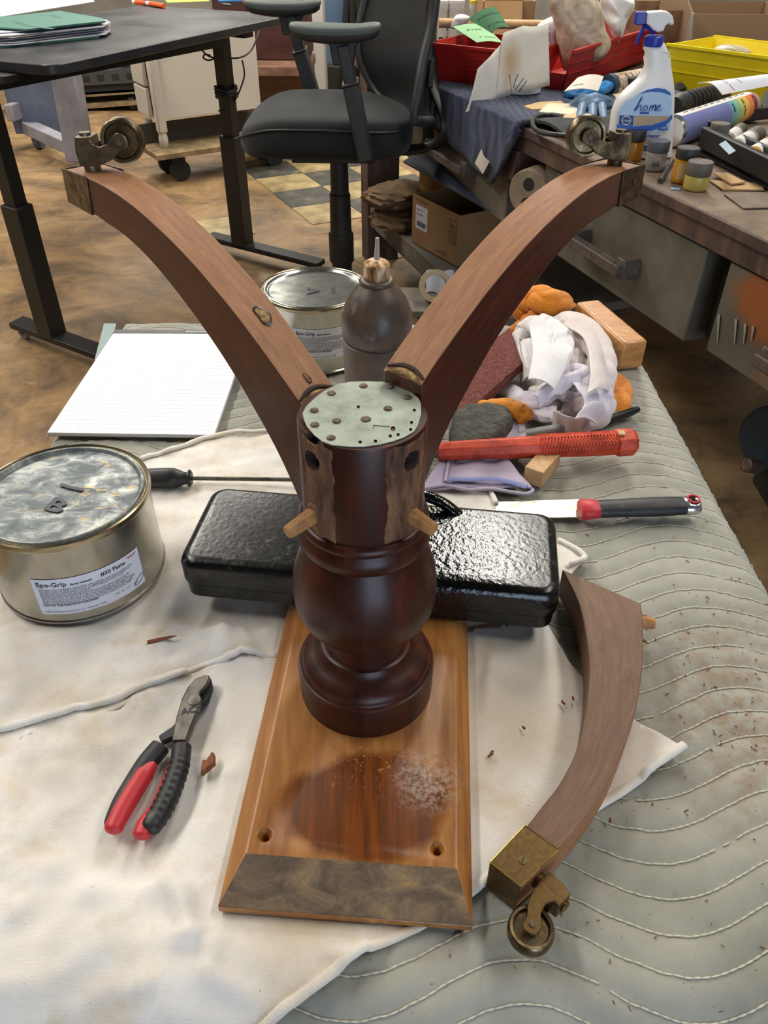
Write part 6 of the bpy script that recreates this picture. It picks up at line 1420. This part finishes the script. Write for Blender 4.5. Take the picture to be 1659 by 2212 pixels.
# kraft plastic bag in bin B, white rags behind
def bagpx(name, outline, Y, depth, mat, label, cat, nz=20, amp=.012):
    C = [atY(x, y, Y) for x, y in outline]; c = sum(C, Vector()) / len(C); O = catmull(C, 5, True); n = len(O); m = M(); vs = []
    K = 9
    for i in range(K + 1):
        t = -1 + 2 * i / K; s = sqrt(max(.02, 1 - t * t)) ** .45
        for p in O:
            q = c + (p - c) * s; q.y += depth * t; d = amp * noise.fractal(q * nz, 1, 2, 3); r = noise.noise(q * nz * .5)
            vs.append(q + Vector((d * .3, d * 1.5 - amp * abs(r) * 2, d * .3)))
    m.add(vs, [(i * n + k, i * n + (k + 1) % n, (i + 1) * n + (k + 1) % n, (i + 1) * n + k) for i in range(K) for k in range(n)] + [tuple(range(n))[::-1], tuple(K * n + k for k in range(n))])
    return tag(ob(name, m, mat, None, smooth=180, sub=1), label, cat)
m_bagm = worn('tan plastic bag', [(.3, '#8f7d66'), (.5, '#b3a188'), (.7, '#cfc0a8')], 22, .35, bs=.5, bscale=25, bd=.008, dist=1)
bagpx('plastic_bag', [(1185, -10), (1235, -25), (1290, -5), (1305, 60), (1318, 100), (1290, 130), (1240, 140), (1215, 150), (1200, 70)], b0.y + .16, .05, m_bagm, 'crumpled tan plastic bag standing in the open red bin', 'bag')
m_rag = worn('white rag cotton', [(.3, '#bdb8b4'), (.6, '#d8d5d2')], 12, .95, bs=.3)
bagpx('white_rag', [(1300, -15), (1360, -10), (1368, 10), (1350, 50), (1335, 88), (1322, 70), (1305, 40)], b0.y + .26, .05, m_rag, 'white cotton rag hanging over the back of the red bin', 'rag', 24, .02)
bagpx('white_rag', [(1160, 55), (1190, 38), (1205, 45), (1200, 100), (1190, 104), (1172, 66)], b0.y + .22, .03, m_rag, 'small white rag between the stained paper and the tan bag', 'rag', 24, .01)
bagpx('white_rag', [(975, 52), (985, 35), (1005, 32), (1014, 40), (1000, 55), (978, 62)], ob1.y + .25, .04, m_rag, 'bunched white rag behind the light green sandpaper', 'rag', 24, .01)
# dowel rod, cartons, cups at the back of the bench
Yd = ob1.y + .36; a, b = atY(948, 50, Yd), atY(1195, 54, Yd)
tag(ob('wooden_rod', M().cyl(a, b, .014, n=16), m_beech, None), 'pale wooden rod lying behind the red bin', 'rod')
def carton(name, P, Y, dep, label, zfloor=BZ, mat=None, open_=False):
    a, b = atY(*P[0], Y), atY(*P[1], Y); t = thing(name, label, 'cardboard box', (a.x, Y, zfloor)); w_ = b.x - a.x; zt = a.z; mt = mat or m_kraft
    R = RB
    for nm, c, d in (('front', (w_ / 2, 0), (w_, .005)), ('back', (w_ / 2, dep), (w_, .005)), ('side', (0, dep / 2), (.005, dep)), ('side', (w_, dep / 2), (.005, dep))):
        ob(nm, M().box((a.x + c[0], Y + c[1], (zt + zfloor) / 2), (d[0], d[1], zt - zfloor)), mt, t)
    ob('bottom', M().box((a.x + w_ / 2, Y + dep / 2, zfloor + .004), (w_ - .01, dep - .01, .006)), m_cardin, t)
    return t, a, b, zt
m_kraft2 = flat('brown carton', '#8f7256', .85)
t, a, b, zt = carton('cardboard_box', ((1372, 22), (1486, 30)), 3.08, .30, 'brown carton behind the spray bottle trigger', mat=m_kraft2)
ob('flap', M().sheet(lambda u, v: Vector((a.x + (b.x - a.x) * u, 3.08 + .30 + .14 * v, zt + .05 * v)), 3, 3, .004), m_kraft2, t); 
ob('flap', M().sheet(lambda u, v: Vector((a.x - .10 * v, 3.10 + .26 * u, zt + .03 * v)), 3, 3, .004), m_kraft2, t)
t, a, b, zt = carton('cardboard_box', ((1502, 30), (1760, 20)), 2.96, .40, 'large open brown carton at the right edge above the yellow bin', mat=m_kraft2)
ob('flap', M().sheet(lambda u, v: Vector((a.x + (b.x - a.x) * u, 2.96 + .40 + .2 * v, zt + .02 + .12 * v)), 3, 3, .004), m_kraft2, t)
ob('flap', M().sheet(lambda u, v: Vector((a.x - .04 * v, 2.99 + .34 * u, zt + .06 * v)), 3, 3, .004), flat('pale carton flap', '#c6b294', .85), t)
t, a, b, zt = carton('cardboard_box', ((1046, 2), (1155, 12)), 3.35, .3, 'tan carton behind the wooden rod', mat=m_kraft)
ob('flap', M().sheet(lambda u, v: Vector((a.x + .75 * (b.x - a.x) * u, 3.345 - .05 * v, zt - .10 * v)), 3, 3, .004), m_kraft, t)
m_foilpaper = flat('silver mailer', '#a29c94', .35, .3)
p = atY(1492, 95, 2.52); tag(ob('foil_pouch', M().tube([atY(1486, 100, 2.93), atY(1490, 60, 2.93), atY(1496, 28, 2.93)], [.03, .022, .012], 10, flat=.35), m_foilpaper, None), 'grey foil pouch wedged between the two cartons', 'pouch')
m_cup = flat('white cup glaze', '#cfccc6', .45)
for x, w_, lb in ((948, 20, 'leftmost white paint pot behind the chair back'), (985, 17, 'middle white paint pot behind the red bin'), (1026, 12, 'narrow pot with yellow label right of the white pots')):
    Y = 3.62; r = (atY(x + w_, 30, Y).x - atY(x - w_, 30, Y).x) / 2; zt = atY(x, 8, Y).z; c = atY(x, 20, Y)
    t = thing('paint_pot', lb, 'pot', (c.x, Y, BZ)); ob('body', M().lathe([(r * .9, BZ - .0), (r * .92, BZ + .01), (r, zt - .02), (r * 1.05, zt - .015), (r * 1.05, zt)], (c.x, Y, 0), 28), m_cup, t, smooth=40); ob('lid', M().lathe([(r * 1.07, zt), (r * 1.07, zt + .012), (0, zt + .013)], (c.x, Y, 0), 28), m_cup if x < 1000 else flat('yellow pot lid', '#d8b83a', .5), t)
cbl = [at(x, y, BZ + .012) for x, y in ((930, 80), (950, 66), (968, 62), (985, 70), (975, 78), (950, 84))]; tag(ob('black_cable', M().tube(catmull(cbl, 6), .006, 8), m_cable, None), 'black cable coiled on the bench beside the red bin', 'cable')
cbl = [at(x, y, BZ + .016) for x, y in ((1232, 255), (1190, 248), (1160, 252), (1150, 266), (1160, 282), (1190, 290), (1235, 294))]; tag(ob('black_cable', M().tube(catmull(cbl, 6), .006, 8), m_cable, None), 'black cable loop on the bench edge beside the caster', 'cable')
# ---- spray bottle
m_spw = flat('white bottle plastic', '#dcdbd9', .35); m_spb = flat('cobalt trigger plastic', '#22309a', .35); m_lbl = flat('light blue label', '#a9c8e2', .45); m_lbd = flat('royal blue label', '#2456b0', .45); m_lbn = flat('navy logo square', '#173c78', .45); m_lbw = flat('wood photo print', '#b39a82', .6)
sb = at(1383, 338, BZ); Ys = sb.y; spr = thing('spray_bottle', 'white spray cleaner bottle with blue trigger on the bench', 'spray bottle', (sb.x, Ys, BZ))
def sw(x, y, dy=0.0): p = atY(x, y, Ys); return Vector((p.x, Ys + dy, p.z))
out = [(334, 1318, 1448), (322, 1315, 1450), (285, 1316, 1452), (240, 1322, 1454), (215, 1332, 1455), (200, 1345, 1455), (185, 1362, 1454), (170, 1378, 1452), (155, 1388, 1450), (140, 1393, 1448), (125, 1391, 1446), (115, 1394, 1444), (105, 1390, 1440), (95, 1392, 1436), (90, 1394, 1433)]
m = M(); n = 32; vs = []
for i, (y, xl, xr) in enumerate(out):
    l, r = sw(xl, y), sw(xr, y); w = (r.x - l.x) / 2; cx = (l.x + r.x) / 2; d_ = min(.030, w * .72)
    for k in range(n):
        a = 2 * pi * k / n; u = abs(cos(a)) ** .75 * (1 if cos(a) > 0 else -1); v = abs(sin(a)) ** .6 * (1 if sin(a) > 0 else -1)
        vs.append((cx + w * u, Ys + d_ * v, max(BZ + .0015, l.z)))
K = len(out); m.add(vs, [(i * n + k, i * n + (k + 1) % n, (i + 1) * n + (k + 1) % n, (i + 1) * n + k) for i in range(K - 1) for k in range(n)] + [tuple(range(n))[::-1], tuple((K - 1) * n + k for k in range(n))])
body = ob('body', m, m_spw, spr, smooth=50)
for k in range(9): y = 110 + k * 8; ob('grip_rib', M().bar(sw(1424 + k * .8, y, -.016), sw(1443 + k * .8, y + 1, -.013), .003, .0022), m_spw, body)
fy = -.0312
def face(pts, mat, nm, parent, lift=0.0):
    m = M(); P = [sw(x, y, fy - lift) for x, y in pts]; k = len(P); m.add(P + [p + Vector((0, .001, 0)) for p in P], [tuple(range(k)), tuple(range(k, 2 * k))[::-1]] + [(i, (i + 1) % k, k + (i + 1) % k, k + i) for i in range(k)]); return ob(nm, m, mat, parent, smooth=0)
lab = face([(1325, 270), (1330, 232), (1345, 212), (1375, 196), (1400, 185), (1425, 186), (1440, 194), (1443, 215), (1438, 275), (1400, 279), (1350, 277)], m_lbl, 'label', spr)
face([(1372, 197), (1390, 188), (1410, 184), (1428, 186), (1439, 194), (1441, 200), (1420, 193), (1395, 192)], m_lbd, 'label_arch', lab, .0003)
face([(1331, 242), (1361, 243), (1360, 265), (1329, 261)], m_lbn, 'logo_square', lab, .0004)
face([(1362, 243), (1442, 244), (1432, 252), (1400, 262), (1362, 265)], m_lbw, 'label_photo', lab, .0003)
face([(1326, 261), (1360, 266), (1400, 263), (1430, 253), (1443, 240), (1443, 250), (1428, 265), (1400, 275), (1360, 278), (1325, 276)], m_lbd, 'label_swoosh', lab, .0005)
rg = [sw(1345 + 9.5 * cos(a), 253 + 9.0 * sin(a), fy - .0013) for a in [2 * pi * k / 24 for k in range(24)]]; ob('logo_ring', M().tube(rg, .0007, 5, cyc=True), m_spw, lab)
text('logo_text', 'Kroger', .0062, None, m_spw, lab, lambda x, y: sw(1345, 253, fy - .0014) + Vector((x, 0, y - .002)), 'CENTER', .25)
def txt(s, x0, y0, sz, mt, al='LEFT', sh=0, bo=0): text('label_text', s, sz, None, mt, lab, lambda x, y: sw(x0, y0, fy - .0011) + Vector((x, 0, y)), al, sh, bold=bo)
m_lt = flat('blue label ink', '#28469c', .5)
# 'home' in brush script
def script(strokes, r):
    m = M()
    for s in strokes: m.tube(catmull([sw(x, y, fy - .0012) for x, y in s], 6), r, 6, flat=.4)
    return m
ob('script_word', script([[(1360, 233), (1368, 222), (1376, 206), (1379, 203), (1376, 210), (1368, 224), (1364, 233), (1370, 224), (1376, 220), (1377, 225), (1375, 231), (1379, 231)],
    [(1388, 221), (1383, 223), (1381, 229), (1384, 232), (1389, 229), (1390, 223), (1388, 221)], [(1394, 232), (1397, 221), (1396, 226), (1401, 220), (1402, 224), (1400, 231), (1403, 224), (1407, 220), (1408, 225), (1406, 231), (1410, 230)], [(1411, 227), (1417, 224), (1417, 220), (1412, 222), (1411, 228), (1414, 232), (1420, 229)]], .0015), m_lt, lab)
txt('sense', 1374, 239, .0085, m_lt, bo=.0004); txt('with', 1420, 268, .0075, m_lt); txt('bleach', 1413, 274, .0078, m_lt, bo=.0003); txt('surface cleaner', 1358, 289, .0098, m_lt, bo=.0003)
txt('kitchen bleach', 1386, 297, .0052, m_lt); txt('kills 99.9% germs', 1386, 303, .0052, m_lt)
face([(1380, 307), (1400, 307), (1400, 318), (1380, 318)], m_lbd, 'warning_patch', spr, -.0005); text('caution_text', 'CAUTION', .0042, None, m_spw, spr, lambda x, y: sw(1381, 315, fy - .0003) + Vector((x, 0, y)))
txt('32 FL OZ', 1382, 327, .005, m_lt)
cx0 = sw(1414, 80); ob('collar', M().lathe([(.0195, sw(0, 92).z), (.020, sw(0, 90).z), (.0195, sw(0, 72).z), (.017, sw(0, 69).z)], (cx0.x, Ys, 0), 36), m_spb, spr, smooth=40)
hd = [(1396, 27), (1400, 25), (1430, 22), (1440, 24), (1450, 33), (1453, 46), (1451, 54), (1446, 53), (1440, 50), (1434, 55), (1431, 66), (1418, 69), (1408, 64), (1400, 55), (1393, 50)]
hm_ = M(); P = [sw(x, y, -.012) for x, y in hd]; k = len(P); hm_.add(P + [p + Vector((0, .024, 0)) for p in P], [tuple(range(k)), tuple(range(k, 2 * k))[::-1]] + [(i, (i + 1) % k, k + (i + 1) % k, k + i) for i in range(k)]); ob('trigger_head', hm_, m_spw, spr, bev=.004, smooth=40, seg=3)
nz_ = sw(1383, 39); ob('nozzle', M().box((nz_.x, Ys, nz_.z), (.021, .019, .022)), m_spb, spr, .002)
ob('trigger', M().tube([sw(1400, 54), sw(1390, 60), sw(1382, 76), sw(1374, 96)], [.007, .007, .0055, .005], 8, flat=.7), m_spb, spr, smooth=50); ob('trigger_link', M().tube([sw(1396, 54), sw(1408, 62), sw(1414, 70)], .006, 8), m_spb, spr)
# ---- aerosol can on its side
m_aero = flat('aerosol violet label', '#6d74a8', .35); m_aerow = flat('aerosol white panel', '#d2cfcb', .4)
ac0 = at(1450, 285, BZ + .034); ac1 = at(1618, 228, BZ + .034); ad = (ac1 - ac0).normalized(); aL = (ac1 - ac0).length; ar_ = .034
aer = thing('aerosol_can', 'aerosol can lying on its side right of the spray bottle', 'spray can', ac0)
ax2 = ad.cross(Vector((0, 0, 1))).normalized(); ax1 = ax2.cross(ad); Ra = Matrix((ax2, ax1, ad)).transposed()
ob('body', M().lathe([(ar_ * .9, -.002), (ar_, .002), (ar_, .010)], ac0, 36, Ra), m_chrome, aer, smooth=40)
ob('label', M().lathe([(ar_, .010), (ar_, aL * .58)], ac0, 36, Ra, cap=False), m_aero, aer)
rain = ['#6aa0a8', '#7fb08c', '#b5b660', '#d9a94c', '#cf7a40', '#b84a3c']
for i, c in enumerate(rain): z0 = aL * (.58 + .36 * i / 6); ob('label_band', M().lathe([(ar_ + .0001, z0), (ar_ + .0001, z0 + aL * .06)], ac0, 36, Ra, cap=False), flat('label rainbow', c, .35), aer)
ob('label_panel', M().lathe([(ar_ + .0004, .012), (ar_ + .0004, aL * .93)], ac0, 12, Ra, cap=False, a0=radians(70), a1=radians(125)), m_aerow, aer)
def asurf(s, ang, lift=.0008): a = radians(ang); return ac0 + ad * s + (ax2 * cos(a) + ax1 * sin(a)) * (ar_ + lift)
for i in range(10): ob('small_print', M().bar(asurf(aL * (.10 + .08 * i), 90), asurf(aL * (.15 + .08 * i), 90), .0025, .0006), m_ink, aer); ob('small_print', M().bar(asurf(aL * (.09 + .08 * i), 106), asurf(aL * (.15 + .08 * i), 106), .0025, .0006), m_ink, aer)
def at_txt(s, s0, ang0, sz): text('can_text', s, sz, None, m_ink, aer, lambda x, y: asurf(s0 - y, ang0 - degrees_(x / ar_)), bold=.0003)
degrees_ = math.degrees
at_txt('OMNI', aL * .92, 62, .020); at_txt('EZ Tone', aL * .76, 60, .011); at_txt('BASE', aL * .62, 55, .010)
ob('shoulder', M().lathe([(ar_, aL * .94), (ar_, aL * .955), (.030, aL), (.022, aL + .012), (.014, aL + .016), (.013, aL + .02), (0, aL + .02)], ac0, 32, Ra), m_greybar, aer, smooth=40)
ob('valve', M().lathe([(.005, aL + .02), (.005, aL + .034), (0, aL + .034)], ac0, 12, Ra), flat('blue valve', '#2a63c8', .4), aer)
c0_ = at(1668, 214, BZ + .03); tag(ob('clear_cap', M().tube([c0_, c0_ + ad * .05], [.028, .026], 24), flat('clear grey cap', '#8f908e', .2), None), 'grey translucent plastic cap beside the aerosol can valve', 'cup')  # the loose clear cap of the aerosol can
# ---- jars and pots on the bench
def jar(name, label, xy, r, y_top, y_lid, cap, bodym, z=BZ, content=None, neck=.9):
    c = at(*xy, z); H = atY(xy[0], y_top, c.y + 0).z - z; hl = atY(xy[0], y_lid, c.y).z - z
    t = thing(name, label, 'jar', (c.x, c.y + r, z)); cc = (c.x, c.y + r, z)
    ob('body', M().lathe([(r * .86, 0.0005), (r * .96, .002), (r, .006), (r, hl * .86), (r * .97, hl * .93), (r * neck, hl)], cc, 32), bodym, t, smooth=50)
    ob('lid', M().lathe([(r * 1.0, hl - .001), (r * 1.04, hl + .001), (r * 1.04, H - .002), (r * .98, H), (0, H)], cc, 32), cap, t, smooth=40)
    return t, cc, r, hl
m_capdk = worn('dark jar lid', [(.3, '#1f2022'), (.7, '#35332f')], 60, .5); m_capgr = worn('grey brown jar lid', [(.3, '#45403a'), (.7, '#615a50')], 60, .6)
m_amber = flat('amber pigment jar', '#9a6412', .25); m_orj = flat('orange pigment jar', '#b57d1c', .3); m_yelj = flat('yellow paste jar', '#a89648', .35); m_greyj = worn('dusty tin jar', [(.3, '#6d6860'), (.7, '#938d82')], 40, .5)
jar('pigment_jar', 'amber jar with black lid half hidden behind the right caster', (1369, 352), .0205, 285, 307, m_capdk, m_amber)
t, cc, r, hl = jar('pigment_jar', 'grey dusty jar with letters and dark lid beside the pencil stub', (1418, 374), .0215, 308, 331, worn('blue grey lid', [(.3, '#3d4146'), (.7, '#4f5358')], 60, .5), m_greyj)
text('handwriting', 'ok', .016, None, m_ink, t, lambda x, y: Vector((cc[0] + (r + .0006) * sin(x / r - .6), cc[1] - (r + .0006) * cos(x / r - .6), cc[2] + .012 + y)), bold=.0003)
t, cc, r, hl = jar('pigment_jar', 'orange jar with paint flecked black lid and paper label', (1478, 400), .0215, 324, 346, m_capdk, m_orj)
ob('label', M().lathe([(r + .0005, hl * .2), (r + .0005, hl * .85)], cc, 14, None, False, radians(215), radians(320)), flat('buff label', '#b99a68', .7), t)
t, cc, r, hl = jar('paste_jar', 'short yellow jar with wide grey lid at the bench edge', (1508, 417), .0235, 355, 383, m_capgr, m_yelj, neck=.92)
a, b = at(1426, 390, BZ + .006), at(1452, 348, BZ + .006); t = thing('pencil_stub', 'short metal tube between the grey and orange jars', 'tube', a); ob('barrel', M().cyl(a, b, .0055, n=12), m_steel, t); ob('bore', M().cyl(a - (b - a) * .004, a + (b - a) * .01, .003, n=10), m_dark, t)
p = at(1458, 409, BZ + .001); tag(ob('blue_scrap', M().prism([(p.x - .010, p.y - .004), (p.x + .008, p.y - .006), (p.x + .012, p.y + .006), (p.x - .006, p.y + .008)], BZ + .0003, BZ + .0025), flat('pale blue paper', '#7d93a6', .8), None, smooth=0), 'small pale blue scrap below the orange jar', 'scrap')
tag(ob('steel_scraper', flatpoly([(1563, 421), (1605, 452), (1720, 450), (1720, 415)], BZ + .001, BZ + .0035), worn('dusty scraper', [(.3, '#5b4d40'), (.7, '#7d6c58')], 20, .6), None, .0005), 'thin dark scraper plate lying at the bench edge', 'scraper')
for q, lb, z0 in (([(1532, 392), (1560, 412), (1650, 413), (1640, 398)], 'lower folded sandpaper strip under the black tray', .001), ([(1540, 376), (1580, 400), (1610, 396), (1570, 376)], 'upper folded sandpaper strip under the black tray', .006)):
    tag(ob('sandpaper_strip', flatpoly(q, BZ + z0, BZ + z0 + .003), flat('tan sandpaper', '#a98a62', .9), None), lb, 'sandpaper')
# black tool tray with small bottles
tr_ = thing('tool_tray', 'black plastic tool tray full of pigment bottles at the right edge', 'tray', at(1560, 360, BZ))
def pr(a, b, w, z0, z1, nm='rim'): A_, B_ = at(*a, BZ + z0), at(*b, BZ + z0); return ob(nm, M().bar(Vector((A_.x, A_.y, BZ + (z0 + z1) / 2)), Vector((B_.x, B_.y, BZ + (z0 + z1) / 2)), w, z1 - z0), m_black, tr_, .003)
pr((1513, 318), (1720, 425), .018, .012, .055, 'front_rail'); pr((1492, 285), (1560, 300), .03, .012, .046, 'end_rail'); pr((1550, 268), (1720, 250), .016, .008, .036, 'back_rail'); pr((1595, 322), (1720, 382), .010, .02, .05, 'divider')
ob('tray_floor', flatpoly([(1500, 330), (1560, 300), (1720, 290), (1720, 440)], BZ + .004, BZ + .008), m_black, tr_)
jar('pigment_jar', 'amber bottle with grey lid standing in the black tray', (1550, 330), .020, 270, 291, m_capgr, m_amber, BZ + .009)
def lying(label, p0, p1, r, bodym, capm):
    a, b = at(*p0, BZ + .03), at(*p1, BZ + .035); d = b - a; t = thing('pigment_bottle', label, 'bottle', a)
    ob('body', M().tube([a, a + d * .04, a + d * .70], [r * .9, r, r], 20), bodym, t, smooth=50); ob('lid', M().tube([a + d * .70, a + d * .72, a + d], [r * .95, r * 1.05, r], 20), capm, t, smooth=40)
    ob('label', M().tube([a + d * .12, a + d * .6], [r * 1.01, r * 1.01], 20, cap=False), m_aerow, t, smooth=60)
lying('small bottle with white label lying in the black tray, nearer the amber one', (1583, 322), (1637, 290), .018, m_greyj, m_capgr)
lying('small bottle with white label lying in the black tray at the picture edge', (1620, 340), (1675, 305), .018, m_orj, m_capgr)
lying('small dark lidded bottle behind the amber bottle in the tray', (1570, 305), (1600, 280), .015, m_greyj, m_capgr)
tag(ob('blue_chip', M().sheet(lambda u, v: at(1553 + 22 * u + 14 * v, 312 + 22 * u - 8 * v, BZ + .05 + .012 * u), 4, 4, .0012), flat('blue white tag', '#8fa0ae', .7), None), 'small blue and tan paper tag stuck on the tray edge', 'tag')
# gloves, rolls and loose things between bin and bottle
a, b = at(1318, 185, BZ + .030), at(1420, 165, BZ + .030); t = thing('caulk_tube', 'speckled cardboard tube with dark blue end behind the gloves', 'tube', a)
ob('tube_body', M().cyl(a, b, .029, n=28), worn('speckled paper tube', [(.4, '#7d5a40'), (.5, '#b3a390'), (.6, '#cfc4b4')], 60, .7), t); ob('end_cap', M().tube([a - (b - a) * .06, a + (b - a) * .02], [.030, .0305], 28), flat('dark slate cap', '#2d4252', .5), t)
a, b = at(1360, 176, BZ + .040), at(1400, 166, BZ + .042); tag(ob('black_clip', M().bar(a, b, .02, .018), m_black, None, .003), 'small black clip on the cardboard tube by the spray bottle', 'clip')
m_glove = worn('blue grey nitrile glove', [(.3, '#49617c'), (.6, '#5f7a98'), (.75, '#7f96ae')], 25, .5, bs=.4, bscale=40, bd=.004); m_gloveb = worn('bright blue nitrile', [(.3, '#1c5f9e'), (.7, '#2f86c8')], 25, .4, bs=.4, bscale=40, bd=.004)
g = rag('glove', [(1232, 228, BZ + .018, .010), (1255, 222, BZ + .026, .022), (1285, 222, BZ + .028, .024), (1318, 222, BZ + .02, .014)], m_glove, None, .8, 4, .3, 61); tag(g, 'blue grey rubber glove with fingers pointing to the bench edge', 'glove')
for i, (x0, y0, x1, y1) in enumerate(((1258, 230, 1250, 268), (1280, 232, 1280, 265), (1300, 230, 1305, 262))): ob('finger', M().tube([at(x0, y0, BZ + .026), at((x0 + x1) / 2, (y0 + y1) / 2, BZ + .022), at(x1, y1, BZ + .012)], [.012, .011, .009], 10), m_glove, g, smooth=60)
tag(rag('glove', [(1222, 205, BZ + .016, .012), (1245, 200, BZ + .026, .018), (1285, 196, BZ + .032, .020), (1316, 185, BZ + .03, .018), (1322, 172, BZ + .03, .012)], m_gloveb, None, .8, 3, .3, 66), 'bright blue rubber glove under the printed white packet', 'glove')
o = sheetpx('printed_packet', [(1219, 197), (1292, 197), (1304, 165), (1248, 168)], at(1255, 200, BZ + .05).y, at(1255, 200, BZ + .05).y + .05, flat('white packet', '#cfc8ba', .7), 'white printed packet lying on the bright blue glove', 'packet', .006, (('nitrile', .013, .12, .25),), m_ink)
for q, lb, mt in (([(1131, 231), (1165, 222), (1212, 220), (1220, 228), (1200, 236), (1150, 238)], 'tan sanding disc left of the gloves', flat('tan disc', '#c2a678', .9)), ([(1164, 243), (1185, 225), (1235, 226), (1250, 238), (1245, 250), (1200, 247)], 'cream sanding disc overlapping the tan one', flat('cream disc', '#d3c8b0', .9)), ([(1322, 205), (1345, 190), (1385, 178), (1385, 200), (1330, 212)], 'cream sanding disc between glove and spray bottle', flat('cream disc', '#c8b898', .9))):
    tag(ob('sanding_disc', flatpoly(q, BZ + .012 + (.003 if 'over' in lb else 0), BZ + .0145 + (.003 if 'over' in lb else 0)), mt, None), lb, 'sandpaper')
tag(ob('sanding_block', flatpoly([(1208, 285), (1215, 266), (1262, 255), (1270, 275), (1240, 292)], BZ + .002, BZ + .022), m_beech, None, .004), 'small wooden sanding block on the bench edge by the caster', 'sanding block')
t = thing('heat_gun', 'black ribbed tool body behind the aerosol can', 'tool', at(1500, 225, BZ)); a, b = at(1455, 232, BZ + .032), at(1565, 200, BZ + .034)
ob('body', M().tube([a, a.lerp(b, .1), a.lerp(b, .7), b], [.024, .030, .028, .020], 20), m_blackr, t, smooth=50)
for k in range(6): p = a.lerp(b, .2 + k * .08); ob('vent_rib', M().tube([p, p + (b - a) * .02], [.0312, .0312], 20, cap=False), m_black, t)
o = sheetpx('paper_sheet', [(1508, 180), (1560, 205), (1690, 180), (1640, 165)], at(1560, 205, BZ + .06).y, at(1560, 205, BZ + .06).y + .1, m_paper, 'white printed paper with folded corner before the yellow bin', 'paper', .012, (('notice', .012, .3, .4), ('please read', .010, .3, .2)), m_ink)
bagpx('clear_bag', [(1545, 105), (1575, 95), (1620, 105), (1650, 130), (1600, 128), (1550, 118)], Yyel + .10, .04, flat('cloudy plastic', '#a8a08c', .3), 'cloudy plastic bag inside the yellow bin', 'bag', 30, .008)
tag(rag('dark_cloth', [(1455, 190, BZ + .012, .014), (1500, 180, BZ + .016, .018), (1560, 190, BZ + .014, .018), (1600, 195, BZ + .01, .012)], worn('grey brown cloth', [(.3, '#3f3a36'), (.7, '#5a534c')], 20, .9), None, .5, 3, .3, 71), 'crumpled dark cloth in front of the yellow bin', 'cloth')
